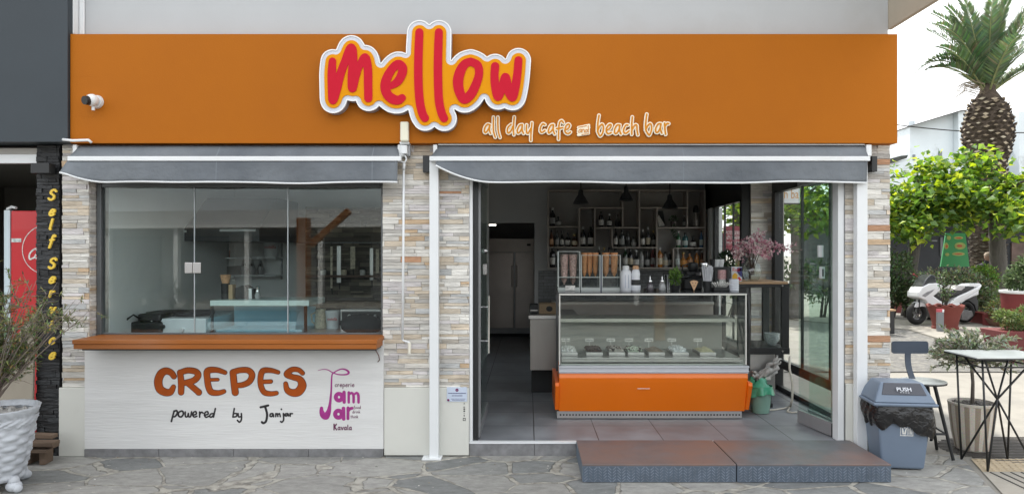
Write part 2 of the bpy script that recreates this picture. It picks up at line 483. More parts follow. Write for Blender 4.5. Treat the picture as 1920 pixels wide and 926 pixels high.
def floor_tiles():
    m, n, l = _nt("dark floor tiles")
    p = n["Principled BSDF"]
    tc = n.new("ShaderNodeTexCoord"); mp = n.new("ShaderNodeMapping"); mp.inputs["Location"].default_value = (0.468, -0.02, 0)
    l.new(tc.outputs["Object"], mp.inputs[0])
    br = n.new("ShaderNodeTexBrick"); br.offset = 0.0; br.squash = 1.0
    br.inputs["Scale"].default_value = 1; br.inputs["Brick Width"].default_value = 0.517; br.inputs["Row Height"].default_value = 0.5
    br.inputs["Mortar Size"].default_value = 0.004; br.inputs["Mortar Smooth"].default_value = 0.2; br.inputs["Bias"].default_value = 0
    br.inputs["Color1"].default_value = (0.225, 0.236, 0.255, 1); br.inputs["Color2"].default_value = (0.195, 0.205, 0.222, 1); br.inputs["Mortar"].default_value = (0.03, 0.03, 0.03, 1)
    l.new(mp.outputs[0], br.inputs["Vector"])
    nz = n.new("ShaderNodeTexNoise"); nz.inputs["Scale"].default_value = 3.5; nz.inputs["Detail"].default_value = 8
    l.new(tc.outputs["Object"], nz.inputs["Vector"])
    mr = n.new("ShaderNodeMapRange"); mr.inputs["From Min"].default_value = 0.3; mr.inputs["From Max"].default_value = 0.7; mr.inputs["To Min"].default_value = 0.75; mr.inputs["To Max"].default_value = 1.3
    l.new(nz.outputs["Fac"], mr.inputs["Value"])
    mu = n.new("ShaderNodeMix"); mu.data_type = 'RGBA'; mu.blend_type = 'MULTIPLY'; mu.inputs["Factor"].default_value = 1
    l.new(br.outputs["Color"], mu.inputs["A"]); l.new(mr.outputs[0], mu.inputs["B"]); l.new(mu.outputs["Result"], p.inputs["Base Color"])
    r2 = n.new("ShaderNodeMapRange"); r2.inputs["To Min"].default_value = 0.28; r2.inputs["To Max"].default_value = 0.6
    l.new(nz.outputs["Fac"], r2.inputs["Value"]); l.new(r2.outputs[0], p.inputs["Roughness"])
    return m
def brick_wall(name, c1, c2, mo, bw, rh, ms, rot=True):
    m, n, l = _nt(name)
    p = n["Principled BSDF"]; p.inputs["Roughness"].default_value = 0.5
    tc = n.new("ShaderNodeTexCoord"); mp = n.new("ShaderNodeMapping")
    if rot: mp.inputs["Rotation"].default_value = (R(-90), 0, 0)
    l.new(tc.outputs["Object"], mp.inputs[0])
    br = n.new("ShaderNodeTexBrick"); br.inputs["Scale"].default_value = 1; br.inputs["Brick Width"].default_value = bw; br.inputs["Row Height"].default_value = rh
    br.inputs["Mortar Size"].default_value = ms; br.inputs["Color1"].default_value = (*c1, 1); br.inputs["Color2"].default_value = (*c2, 1); br.inputs["Mortar"].default_value = (*mo, 1)
    l.new(mp.outputs[0], br.inputs["Vector"])
    nz = n.new("ShaderNodeTexNoise"); nz.inputs["Scale"].default_value = 25; l.new(tc.outputs["Object"], nz.inputs["Vector"])
    mr = n.new("ShaderNodeMapRange"); mr.inputs["To Min"].default_value = 0.6; mr.inputs["To Max"].default_value = 1.4
    l.new(nz.outputs["Fac"], mr.inputs["Value"])
    mu = n.new("ShaderNodeMix"); mu.data_type = 'RGBA'; mu.blend_type = 'MULTIPLY'; mu.inputs["Factor"].default_value = 1
    l.new(br.outputs["Color"], mu.inputs["A"]); l.new(mr.outputs[0], mu.inputs["B"]); l.new(mu.outputs["Result"], p.inputs["Base Color"])
    bp = n.new("ShaderNodeBump"); bp.inputs["Strength"].default_value = 0.6; bp.inputs["Distance"].default_value = 0.01
    l.new(nz.outputs["Fac"], bp.inputs["Height"]); l.new(bp.outputs[0], p.inputs["Normal"])
    return m
def crazy_paving():
    m, n, l = _nt("crazy paving slabs")
    p = n["Principled BSDF"]
    tc = n.new("ShaderNodeTexCoord")
    mp = n.new("ShaderNodeMapping"); mp.inputs["Scale"].default_value = (0.85, 1.25, 1); mp.inputs["Rotation"].default_value = (0, 0, R(8))
    l.new(tc.outputs["Object"], mp.inputs[0])
    wz = n.new("ShaderNodeTexNoise"); wz.inputs["Scale"].default_value = 2.2; wz.inputs["Detail"].default_value = 5; l.new(mp.outputs[0], wz.inputs["Vector"])
    vm = n.new("ShaderNodeVectorMath"); vm.operation = 'SCALE'; vm.inputs["Scale"].default_value = 0.16
    sb = n.new("ShaderNodeVectorMath"); sb.operation = 'SUBTRACT'; sb.inputs[1].default_value = (0.5, 0.5, 0.5)
    l.new(wz.outputs["Color"], sb.inputs[0]); l.new(sb.outputs[0], vm.inputs[0])
    ad = n.new("ShaderNodeVectorMath"); ad.operation = 'ADD'; l.new(mp.outputs[0], ad.inputs[0]); l.new(vm.outputs[0], ad.inputs[1])
    ve = n.new("ShaderNodeTexVoronoi"); ve.feature = 'DISTANCE_TO_EDGE'; ve.inputs["Scale"].default_value = 2.35; l.new(ad.outputs[0], ve.inputs["Vector"])
    vc = n.new("ShaderNodeTexVoronoi"); vc.feature = 'F1'; vc.inputs["Scale"].default_value = 2.35; l.new(ad.outputs[0], vc.inputs["Vector"])
    # joint width wanders
    jn = n.new("ShaderNodeTexNoise"); jn.inputs["Scale"].default_value = 1.3; l.new(mp.outputs[0], jn.inputs["Vector"])
    jw = n.new("ShaderNodeMapRange"); jw.inputs["From Min"].default_value = 0.35; jw.inputs["From Max"].default_value = 0.7; jw.inputs["To Min"].default_value = 0.012; jw.inputs["To Max"].default_value = 0.062
    l.new(jn.outputs["Fac"], jw.inputs["Value"])
    dv = n.new("ShaderNodeMath"); dv.operation = 'DIVIDE'; l.new(ve.outputs["Distance"], dv.inputs[0]); l.new(jw.outputs[0], dv.inputs[1])
    ss = n.new("ShaderNodeMapRange"); ss.interpolation_type = 'SMOOTHSTEP'; ss.inputs["From Min"].default_value = 0.75; ss.inputs["From Max"].default_value = 1.1
    l.new(dv.outputs[0], ss.inputs["Value"])
    cr = n.new("ShaderNodeValToRGB"); e = cr.color_ramp.elements
    e[0].position = 0.0; e[0].color = (0.168, 0.174, 0.172, 1); e[1].position = 1.0; e[1].color = (0.33, 0.325, 0.305, 1)
    for po, c in ((0.3, (0.222, 0.228, 0.222, 1)), (0.55, (0.285, 0.28, 0.262, 1)), (0.8, (0.33, 0.322, 0.30, 1))):
        q = e.new(po); q.color = c
    sx = n.new("ShaderNodeSeparateColor"); l.new(vc.outputs["Color"], sx.inputs[0]); l.new(sx.outputs[0], cr.inputs[0])
    nz = n.new("ShaderNodeTexNoise"); nz.inputs["Scale"].default_value = 13; nz.inputs["Detail"].default_value = 12; nz.inputs["Roughness"].default_value = 0.8
    mp2 = n.new("ShaderNodeMapping"); mp2.inputs["Scale"].default_value = (0.6, 1.2, 1); l.new(tc.outputs["Object"], mp2.inputs[0]); l.new(mp2.outputs[0], nz.inputs["Vector"])
    mr = n.new("ShaderNodeMapRange"); mr.inputs["From Min"].default_value = 0.25; mr.inputs["From Max"].default_value = 0.75; mr.inputs["To Min"].default_value = 0.5; mr.inputs["To Max"].default_value = 1.5
    l.new(nz.outputs["Fac"], mr.inputs["Value"])
    mu = n.new("ShaderNodeMix"); mu.data_type = 'RGBA'; mu.blend_type = 'MULTIPLY'; mu.inputs["Factor"].default_value = 1
    l.new(cr.outputs[0], mu.inputs["A"]); l.new(mr.outputs[0], mu.inputs["B"])
    # joints
    jc = n.new("ShaderNodeTexNoise"); jc.inputs["Scale"].default_value = 14; jc.inputs["Detail"].default_value = 6; l.new(tc.outputs["Object"], jc.inputs["Vector"])
    jr = n.new("ShaderNodeValToRGB"); jr.color_ramp.elements[0].position = 0.35; jr.color_ramp.elements[0].color = (0.20, 0.185, 0.16, 1); jr.color_ramp.elements[1].position = 0.6; jr.color_ramp.elements[1].color = (0.44, 0.42, 0.37, 1)
    l.new(jc.outputs["Fac"], jr.inputs[0])
    mx = n.new("ShaderNodeMix"); mx.data_type = 'RGBA'; l.new(ss.outputs[0], mx.inputs["Factor"]); l.new(jr.outputs[0], mx.inputs["A"]); l.new(mu.outputs["Result"], mx.inputs["B"])
    # pale chips and dark specks
    sp = n.new("ShaderNodeTexNoise"); sp.inputs["Scale"].default_value = 34; sp.inputs["Detail"].default_value = 3; l.new(mp2.outputs[0], sp.inputs["Vector"])
    sr = n.new("ShaderNodeMapRange"); sr.inputs["From Min"].default_value = 0.70; sr.inputs["From Max"].default_value = 0.74; l.new(sp.outputs["Fac"], sr.inputs["Value"])
    m3 = n.new("ShaderNodeMix"); m3.data_type = 'RGBA'; l.new(sr.outputs[0], m3.inputs["Factor"]); l.new(mx.outputs["Result"], m3.inputs["A"]); m3.inputs["B"].default_value = (0.55, 0.53, 0.48, 1)
    l.new(m3.outputs["Result"], p.inputs["Base Color"])
    p.inputs["Roughness"].default_value = 0.6
    hh = n.new("ShaderNodeMath"); hh.operation = 'MULTIPLY_ADD'; hh.inputs[1].default_value = 0.35
    l.new(nz.outputs["Fac"], hh.inputs[0]); l.new(ss.outputs[0], hh.inputs[2])
    bp = n.new("ShaderNodeBump"); bp.inputs["Strength"].default_value = 1.0; bp.inputs["Distance"].default_value = 0.02
    l.new(hh.outputs[0], bp.inputs["Height"]); l.new(bp.outputs[0], p.inputs["Normal"])
    return m
m_floor = floor_tiles()
m_paving = crazy_paving()
m_concrete = M("pale concrete", (0.26, 0.245, 0.215), 0.8, 0.14, 3, 0.4, 30, dirt=(0.19, 0.182, 0.165), dscale=0.8, dlo=0.5, dhi=0.8)
m_rough = M("worn grey asphalt", (0.135, 0.132, 0.125), 0.9, 0.45, 14, 1.0, 30, bdist=0.02, dirt=(0.23, 0.22, 0.19), dscale=6, dlo=0.5, dhi=0.65)

# ---------------------------------------------------------------- ground
b = B(); b.add([(-300,-300,0),(300,-300,0),(300,400,0),(-300,400,0)], [(0,1,2,3)])
tag(b.build("ground", m_concrete), kind="structure")
b = B(); b.add([(-9,-9,.004),(2.9,-9,.004),(2.55,-2.5,.004),(3.12,-.87,.004),(3.42,0.02,.004),(2.88,0.06,.004),(2.88,0.24,.004),(-9,0.24,.004)], [tuple(range(8))])
tag(b.build("pavement", m_paving), kind="structure")
b = B()
kx = [G(1600, 697), G(2050, 697)]
ZP = 0.03
rd_ = [G(px, py, 0) for px, py in ((1500,697),(2050,697),(2050,690),(1920,664),(1770,637),(1705,617),(1500,600))]
b.add([(x, y, .004) for x, y in rd_], [tuple(range(len(rd_)))])
tag(b.build("road", m_rough), kind="structure")
b = B(); pl = [G(px, py, ZP) for px, py in ((1500,600),(1705,617),(1770,637),(1920,664),(2300,730))]
pl = pl + [(80, pl[-1][1]), (80, 90), (pl[0][0], 90)]
b.prism(pl, lambda u, w, d: Vector((u, w, d)), 0.001, ZP)
tag(b.build("plaza", m_concrete), kind="structure")

b = B(); b.add([(-60,-14.5,.006),(60,-14.5,.006),(60,-8.5,.006),(-60,-8.5,.006)], [(0,1,2,3)])
tag(b.build("street", M("dark reflection ground", (.05,.05,.052), .85, .2, 6, .4, 40)), kind="structure")  # unseen dark strip added behind the camera to darken the glass reflections
# ---------------------------------------------------------------- ledgestone
PAL = [(lin(212,208,200), 6), (lin(196,192,186), 4), (lin(226,223,216), 6), (lin(206,194,176), 3.4), (lin(192,193,192), 2.2), (lin(212,198,178), 2.6), (lin(190,182,170), 1.5), (lin(200,174,144), 0.6), (lin(184,142,112), 0.22), (lin(216,211,210), 4)]
def stones(b, u0, u1, z0, z1, fn, rg, pal=PAL, hmin=0.018, hmax=0.052, lmin=0.07, lmax=0.30, dmin=0.004, dmax=0.013, k=1.0):
    cols = [p[0] for p in pal]; ws = [p[1] for p in pal]
    z = z0
    while z < z1 - 0.004:
        h = min(rg.uniform(hmin, hmax), z1 - z)
        if z1 - z - h < 0.012: h = z1 - z
        u = u0 - rg.uniform(0, 0.1)
        while u < u1:
            L = rg.uniform(lmin, lmax)
            a, e = max(u, u0), min(u + L, u1)
            u += L
            if e - a < 0.006: continue
            sub = [(z, h)]
            if h > 0.038 and rg.random() < 0.35: sub = [(z, h*0.5), (z + h*0.5, h*0.5)]
            for zz0, hh in sub:
                c = rg.choices(cols, ws)[0]; v = rg.uniform(0.82, 1.08) * k
                c = tuple(x * v for x in c)
                d = rg.uniform(dmin, dmax); t = rg.uniform(-.004, .004); t2 = rg.uniform(-.003, .003); g = 0.0012
                q = [(a+g, zz0+g, d+t), (e-g, zz0+g+t2*.3, d-t), (e-g, zz0+hh-g, d-t+t2), (a+g, zz0+hh-g-t2*.3, d+t+t2)]
                vs_ = [fn(uu, ww, 0.0) for uu, ww, _ in q] + [fn(uu, ww, max(dd, .002)) for uu, ww, dd in q]
                b.add(vs_, [(4,5,6,7),(0,1,5,4),(1,2,6,5),(2,3,7,6),(3,0,4,7)], 0, c)
        z += h
front = lambda Y: (lambda u, w, d: Vector((u, Y - d, w)))

# ---------------------------------------------------------------- the cafe building
XL, XW0, XW1, XD0, XD1, XR = -3.68, -3.468, -1.148, -0.464, 2.50, 2.861
bld = thing("cafe_building", "single-storey cafe front with ochre fascia, stone-clad pillars and crepe window", "building", (0, 0, 0))
b = B(); b.box(-3.62, 2.848, 0.0, 0.25, 3.302, 8.5); b.box(-3.62, 2.848, 8.2, 8.4, 0.0, 8.5); b.box(-3.62, -3.4, 0.25, 8.2, 3.302, 8.5); b.box(2.6, 2.848, 0.25, 8.2, 3.302, 8.5); b.box(-3.4, 2.6, .25, 8.2, 8.3, 8.5)
b.build("upper_wall", M("pale grey render", (.47,.485,.495), .7, .04, 1.5, .1, 60, dirt=(.43,.435,.43), dscale=.8), bld)
b = B(); b.box(2.850, 2.885, -1.6, 0.02, 3.372, 8.5)
b.build("side_panel", M("beige render", (0.42, 0.37, 0.29), 0.7, 0.06, 2), bld)
b = B(); b.box(-3.618, -3.545, -0.075, -0.003, 3.31, 8.5); b.box(-3.54, -3.50, -.02, -.003, 3.31, 8.5)
b.build("downpipe", m_alu, bld, bevel=0.006)
b = B(); b.box(-3.548, 2.864, -0.11, -0.002, 2.454, 3.298)
for zz_ in (2.66, 2.97): b.box(-3.5481, -3.36, -0.1108, -0.1102, zz_, zz_ + 0.003)
b.build("fascia", m_orange, bld, bevel=0.006)
b = B(); b.box(-3.70, 2.86, 0.25, 8.2, 2.75, 3.29)
b.build("ceiling", m_darkceil, bld)
b = B(); b.box(XL, XR, 0.003, 0.25, 2.32, 3.298)
b.build("lintel", m_darkwall, bld)
rs = random.Random(11)
for x0, x1, z0 in ((XL, XW0, 0.545), (XW1, XD0, 0.545), (2.505, XR, 0.575)):
    b = B(); b.box(x0, x1, 0.0, 0.25, 0.0, 2.452, mi=1)
    stones(b, x0, x1, z0, 2.452, front(0.0), rs)
    b.build("stone_pillar", [m_stone, m_mortar], bld)
# stone on the window reveal
b = B(); stones(b, 0.0, 0.20, 0.955, 2.32, lambda u, w, d: Vector((XW0 + d * .35, u, w)), rs)
b.build("stone_reveal", m_stone, bld)
b = B(); b.box(-3.695, -3.489, -0.026, -0.001, 0.005, 0.543); b.build("plinth_panel", m_panel, bld, bevel=0.003)
b = B(); b.box(-1.134, XD0 - .002, -0.026, -0.001, 0.012, 0.543); b.build("plinth_panel", m_panel, bld, bevel=0.003)
b = B(); b.box(2.508, XR, -0.026, -0.001, 0.005, 0.573); b.build("plinth_panel", m_panel, bld, bevel=0.003)
# crepe counter front
b = B(); b.box(-3.486, -1.137, -0.034, 0.2, 0.066, 0.93); b.build("counter_front", m_plaster, bld)
b = B()
for i in range(4): b.box(-3.486 + i*0.5875, -3.486 + (i+1)*0.5875 - .003, -0.04, 0.2, 0.004, 0.064)
b.build("skirting", m_basetile, bld, bevel=0.002)
b = B(); b.box(-3.40, -1.155, -0.20, 0.16, 0.862, 0.876); b.build("ledge_under_strip", m_black, bld)  # thin black strip just below the ledge
b = B(); b.box(-3.437, -1.137, -0.262, 0.16, 0.916, 0.949); b.box(-3.431, -1.143, -0.256, 0.12, 0.878, 0.9155)
b.build("ledge", m_ledge, bld, bevel=0.005)
b = B(); b.tube([(-1.20, -.10, .872), (-1.19, -.06, .84), (-1.17, -.05, .80), (-1.165, -.045, .765), (-1.18, -.045, .75)], .004, 6); b.build("cable", M("brown cable", (0.12, 0.05, 0.04), 0.5), bld)
# window
b = B()
YW = 0.10
b.box(XW0 + .012, XW0 + .047, YW - .03, YW + .03, 0.95, 2.32); b.box(XW1 - .03, XW1 - .002, YW - .03, YW + .03, 0.95, 2.32); b.box(XW0 + .05, XW1 - .032, YW - .03, YW + .03, 2.13, 2.32); b.box(XW0 + .05, XW1 - .032, YW - .02, YW + .02, .9495, .962)
win = b.build("window", M("dark window frame", (0.13, 0.14, 0.145), 0.4, 0.08, metal=0.3), bld, bevel=0.003)
xs = [XW0 + .048, X(365, YW), X(540, YW), XW1 - .032]
for i in range(3):
    b = B(); b.box(xs[i] + .003, xs[i+1] - .003, YW - .004, YW + .004, 0.963, 2.129); b.build("pane", m_glass, win)
b = B()
for x in xs[1:3]: b.box(x - .003, x + .003, YW - .006, YW + .006, 0.963, 2.13)
b.build("pane_seal", M("pale seal", (0.42, 0.46, 0.48), 0.3), win)
b = B(); p0 = P(348, 512, YW); p1 = P(378, 492, YW)
b.box(p0.x, p0.x + .060, YW - .016, YW + .012, p0.z, p1.z); b.box(p0.x + .064, p1.x, YW - .016, YW + .012, p0.z, p1.z)
b.build("lock_plate", m_steel, win, bevel=0.003)
# floor and inner walls
b = B(); b.box(-3.6, 2.86, 0.0, 8.2, 0.0, 0.11); b.build("interior_floor", m_floor, bld)
b = B()
for i in range(6):
    x0 = XD0 + i * 0.517
    b.box(x0, min(x0 + .514, XD1 + .1), -.012, -.001, 0.004, .100)
b.build("step_riser", m_basetile, bld, bevel=0.002)
b = B(); b.box(XD0, XD1 + .08, -.016, 0.03, 0.101, 0.114); b.build("threshold_strip", m_alu, bld)
b = B()
b.box(-.75, -.70, 5.2, 5.35, .11, 2.75); b.box(.10, 2.86, 5.2, 5.35, .11, 2.75); b.box(-.70, .10, 5.2, 5.35, 2.07, 2.75)
b.box(-1.7, -1.6, 5.35, 8.2, .11, 2.75); b.box(1.3, 1.4, 5.35, 8.2, .11, 2.75); b.box(-1.7, 1.4, 7.9, 8.2, .11, 2.75); b.box(-1.7, -.75, 5.2, 5.35, .11, 2.75)
b.build("bar_wall", m_darkwall, bld)
b = B(); b.box(-.75, -.60, .25, 5.2, .11, 2.748); b.build("partition", m_lightwall, bld)
b = B(); b.box(-3.7, -3.46, .25, 2.9, .11, 2.75); b.box(-3.46, -.752, 2.7, 2.9, .11, 2.75)
b.box(-3.7, -.75, .26, 2.7, 2.70, 2.749)
b.build("kitchen_wall", m_lightwall, bld)
b = B()
stones(b, X(573, 2.3), -.76, .9, 2.12, front(2.3), rs, hmin=.03, hmax=.06, pal=[(lin(120,112,100), 3), (lin(96,90,82), 3), (lin(150,140,124), 1)])
b.box(X(573, 2.3), -.76, 2.3, 2.7, .11, 2.12, mi=1)
b.build("kitchen_stone_wall", [m_stone, m_mortar_dark], bld)
b = B(); b.box(.16, 2.74, 5.19, 5.199, .8, 1.335); b.build("splashback", brick_wall("grey wall tiles", (.20,.21,.215), (.15,.155,.16), (.08,.08,.08), .16, .05, .003), bld)
# right-hand glazed side
b = B(); b.box(2.72, 2.80, .25, 5.2, 2.27, 2.75); b.box(2.39, 2.485, 2.28, 2.34, .11, 2.748); b.box(2.72, 2.82, 2.452, 3.438, .11, 2.268); b.box(2.71, 2.80, 2.13, 2.235, .11, 2.27); b.box(2.73, 2.79, 4.66, 4.74, .11, 2.27)
b.box(2.735, 2.785, .26, 2.13, .36, .45); b.box(2.735, 2.785, 3.44, 4.66, .36, .45); b.box(2.735, 2.785, .26, 2.13, .111, .16); b.box(2.735, 2.785, 3.44, 4.66, .111, .16)
for y in (.85, 1.5, 3.85, 4.25): b.box(2.75, 2.775, y - .008, y + .008, .45, 2.27)
b.build("side_frame", m_black, bld)
b = B(); b.box(2.70, 2.86, 4.74, 5.2, .11, 2.27); b.build("corner_wall", m_lightwall, bld)
b = B(); b.box(2.487, 2.86, 2.265, 2.45, .11, 2.748, mi=1); stones(b, 2.487, 2.80, .11, 2.748, front(2.265), rs, hmin=.03, hmax=.07, lmin=.12, lmax=.4, k=1.25)  # stone colour brightened to imitate light bounced onto this pillar
b.build("stone_side_wall", [m_stone, m_mortar], bld)
for y0, y1 in ((.26, 2.13), (3.44, 4.66)):
    b = B(); b.box(2.757, 2.765, y0 + .002, y1 - .002, .451, 2.268); b.build("side_pane", m_glass_clear, bld)
# door jambs
b = B(); b.box(XD0 + .001, XD0 + .026, -.004, .08, .115, 2.32); b.build("door_jamb", m_alu, bld, bevel=.003)
b = B(); b.box(X(1571, .0), X(1582, .0), -.004, .10, .115, 2.32); b.box(X(1583, .0) - .002, X(1587, .0), 0.0, .06, .115, 2.32, mi=1); b.build("door_jamb", [m_alu, m_grey_alu], bld, bevel=.003)
b = B(); b.box(XD0 + .028, XD0 + .065, .03, .25, .112, 2.32); b.build("door_post", m_black, bld)
# glass doors
def door(p0, p1, zb, zt, rail, label=None):
    """frameless leaf from p0 to p1 (x, y), aluminium shoes top and bottom"""
    a = math.atan2(p1[1] - p0[1], p1[0] - p0[0]); L = math.hypot(p1[0] - p0[0], p1[1] - p0[1])
    T = Matrix.Translation((p0[0], p0[1], 0)) @ Matrix.Rotation(a, 4, 'Z')
    d = B(); d.box(.004, L - .004, -.005, .005, zb + rail, zt - rail, mat=T)
    dr = d.build("glass_door", m_glass_door, bld)
    for za, zc in ((zb, zb + rail), (zt - rail, zt)):
        d = B(); d.box(0, L, -.016, .016, za, zc, mat=T); d.build("rail", m_grey_alu, dr, bevel=.002)
    return dr, T, L
ld, T, L = door((-.402, .10), (-.392, 1.06), .118, 2.3, .085)
b = B(); b.box(-.004, .03, -.02, .02, .203, 2.2, mat=T); b.build("door_stile", m_grey_alu, ld)
b = B()
hx = T @ Vector((.36, -.06, 0))
b.cyl((hx.x, hx.y, Z(663, .42)), (hx.x, hx.y, Z(555, .42)), .011, n=12)
for py in (576, 640):
    b.cyl((hx.x, hx.y, Z(py, .42)), (hx.x - .07, hx.y, Z(py, .42)), .009, n=10)
b.build("door_handle", m_chrome, ld, smooth=True)
b = B(); q = P(909, 470, .42); b.sphere(q, .03, sz=.7); b.build("door_knob", m_chrome, ld, smooth='all')
b = B(); q = P(909, 505, .42); b.box(q.x - .016, q.x + .016, q.y - .02, q.y + .02, q.z - .045, q.z + .045); b.build("door_lock", m_steel, ld, bevel=.003)
for i, (p0, p1) in enumerate((((2.475, .13), (2.385, .62)), ((2.530, .13), (2.485, .64)))):
    rd, T, L = door(p0, p1, .118, 2.3, .11)
    b = B(); b.box(-.012, .004, -.02, .02, .118, .225, mat=T); b.box(-.012, .004, -.02, .02, 2.2, 2.3, mat=T); b.build("door_hinge", m_blackmat, rd, bevel=.003)
    b = B(); b.box(-.004, .003, -.006, .006, .23, 2.19, mat=T); b.build("door_seal", m_grey_alu, rd)
    if i == 0:
        b = B()
        q = P(1538, 471, .3); b.box(q.x - .02, q.x + .02, q.y - .02, q.y + .012, q.z - .05, q.z + .05); b.build("lock_case", m_alu, rd, bevel=.004)
        b = B(); q = P(1541, 511, .3); b.box(q.x - .018, q.x + .018, q.y - .02, q.y + .012, q.z - .05, q.z + .05); b.box(q.x - .006, q.x + .006, q.y - .022, q.y - .0202, q.z - .03, q.z + .03, mi=1); b.build("lock_case", [m_alu, m_black], rd, bevel=.002)

# ---------------------------------------------------------------- neighbour on the left
nb = thing("neighbour_shop", "charcoal shop next door with black stone pilaster and a white roller box", "building", (-4.5, 0, 0))
b = B(); b.box(-9.0, -3.553, -.135, .3, 2.46, 8.5); b.build("upper_wall", m_charcoal, nb)
b = B(); b.box(-3.885, -3.70, 0.0, .3, 0, 2.455, mi=1)
stones(b, -3.885, -3.70, .0, 2.455, front(0.0), rs, pal=[((.016,.017,.019), 3), ((.024,.026,.029), 2), ((.011,.011,.012), 2)], hmin=.02, hmax=.045, lmin=.05, lmax=.16, dmin=.004, dmax=.014, k=1.0)
b.build("pilaster", [m_slate, m_mortar_dark], nb)
b = B(); b.box(-6.4, -3.888, .02, .12, Z(292, .02), Z(278, .02)); b.build("roller_box", M("beige shutter box", (.42, .40, .37), .5, .06), nb)
b = B(); b.box(-6.4, -3.888, .0, .06, Z(306, 0), Z(290, 0)); b.build("white_bar", m_alu, nb)
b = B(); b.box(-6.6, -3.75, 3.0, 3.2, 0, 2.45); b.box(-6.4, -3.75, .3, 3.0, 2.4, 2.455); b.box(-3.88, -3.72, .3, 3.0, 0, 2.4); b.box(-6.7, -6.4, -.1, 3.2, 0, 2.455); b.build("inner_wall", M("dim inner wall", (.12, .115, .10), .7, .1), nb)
b = B(); b.box(-4.10, -3.93, .9, .95, Z(420, .9), Z(345, .9)); b.cyl((-4.35, .85, 2.02), (-3.98, .85, 1.94), .018, n=8); b.cyl((-4.30, .8, .1), (-4.30, .8, 2.3), .035, n=10); b.build("inner_shelving", M("grey fittings", (.22, .22, .21), .5), nb)
b = B(); b.box(-3.865, -3.72, -.10, -.026, Z(326, -.06), Z(307, -.06)); lamp = b.build("wall_lamp", m_black, nb, bevel=.004)
let = thing("wall_lettering", "yellow italic Self Service letters running down the black stone pilaster", "sign", (-3.79, -.03, 1.3))
m_yel = M("yellow acrylic", (0.80, 0.55, 0.06), 0.35, 0.03)
ys = [(375, 'S'), (404, 'e'), (430, 'l'), (460, 'f'), (503, 'S'), (530, 'e'), (556, 'r'), (587, 'v'), (617, 'i'), (644, 'c'), (672, 'e')]
for py, ch in ys:
    xh = 10.5 if ch != 'S' else 10.5
    st = word(ch, 93 if ch != 'S' else 91, py, xh, 1.9, slant=.28)
    b = B(); plate(b, field(st, .5, 4), 0, lambda x, y, d: Vector((X(x, -.03), d, Z(y, -.03))), -.042, -.028)
    b.build("letter", m_yel, let)

# ---------------------------------------------------------------- place across the street (seen in the glass)
m_opw = M("grey-white street render", (.40,.405,.40), .8, .06, 1)
op = thing("opposite_building", "low white building across the street, reflected in the windows", "building", (-3, -17, 0))
b = B(); T = Matrix.Translation((-2, -16.5, 0)) @ Matrix.Rotation(R(9), 4, 'Z')
b.box(-22, 16, -6, 0, 2.5, 3.05, mat=T); b.box(-22, 16, -6, -.8, 0, 2.5, mat=T); b.build("wall", m_opw, op)
b = B(); b.box(-22, 16, 0.01, 1.2, 2.42, 2.52, mat=T); b.build("canopy", m_white, op)
b = B()
for i in range(14): b.box(-21 + i*2.6, -21 + i*2.6 + 1.9, -.79, -.70, .2, 2.2, mat=T)
b.build("window", M("dark shop window", (.05, .055, .06), .15), op)
b = B()
for i in range(16): b.box(-22 + i*2.5, -22 + i*2.5 + .16, .9, 1.06, 0, 2.42, mat=T)
b.build("post", m_white, op)
def timber_post(px, dep, lab):
    x = (px - VX) / F * (D0 + .1 + .1 + dep)
    o = B(); o.box(x - .085, x + .085, -dep - .085, -dep + .1, 0, 2.14)
    o.box(-.05, .05, -.05, .05, 0, .8, mat=Matrix.Translation((x + .1, -dep, 1.72)) @ Matrix.Rotation(R(48), 4, 'Y'))
    tag(o.build("timber_post", M("ochre timber", lin(150, 96, 52), .5, .15, 6, .1), bevel=.01, origin=(x, -dep, 0)), lab, "post")
timber_post(570, 4.9, "ochre timber post with a diagonal brace, reflected in the crepe window")
x_ = (1226 - VX) / F * 13.4
b = B(); b.box(x_ - .09, x_ + .09, -6.1, -5.9, 0, 2.9)
tag(b.build("timber_post", m_wood, bevel=.01, origin=(x_, -6, 0)), "plain ochre timber post reflected in the front of the ice cream counter", "post")
# ================================================================ signs and awnings
m_red = M("raspberry acrylic", lin(196, 24, 48), 0.6, 0.02, spec=.15)
m_sun = M("golden acrylic", lin(222, 146, 0), 0.6, 0.02, spec=.15)
m_signwhite = M("white acrylic", (0.60, 0.63, 0.70), 0.35, 0.02)
m_signedge = M("grey sign return", (0.34, 0.34, 0.37), 0.5, 0.03)
YF = -0.11
MEL = zz((600, 60), 5.79, [
 ([(140,325),(133,450),(140,600),(145,745),(185,620),(225,470),(275,330),(343,185),(362,330),(352,500),(356,615),(395,500),(432,380),(492,287),(522,400),(526,560),(528,725)],
  [38,44,50,45,47,44,42,50,46,46,45,34,34,46,44,44,42]),
 ([(765,598),(845,545),(893,460),(897,392),(850,358),(785,410),(728,510),(710,600),(735,685),(795,735),(855,745),(895,720)],
  [30,44,47,48,46,44,48,50,50,52,46,38])]) + zz((740, 30), 4.2077, [
 ([(197,135),(192,250),(188,400),(190,550),(200,680),(220,770),(240,808)], [30,32,32,32,32,32,31]),
 ([(350,135),(346,250),(343,400),(345,550),(352,680),(372,770),(391,810)], [30,32,32,32,32,32,31]),
 ([(600,365),(655,395),(666,465),(640,550),(600,625),(548,662),(512,600),(501,520),(520,440),(555,385),(600,365)], [30,32,31,34,36,34,37,40,38,33,30]),
 ([(793,402),(788,480),(795,560),(815,640),(845,580),(868,497),(880,500),(897,590),(930,645),(953,560),(968,460),(977,355)], [31,31,33,33,30,31,33,33,33,33,31,30])])
def onplane(Y): return lambda x, y, d: Vector((X(x, Y), d, Z(y, Y)))
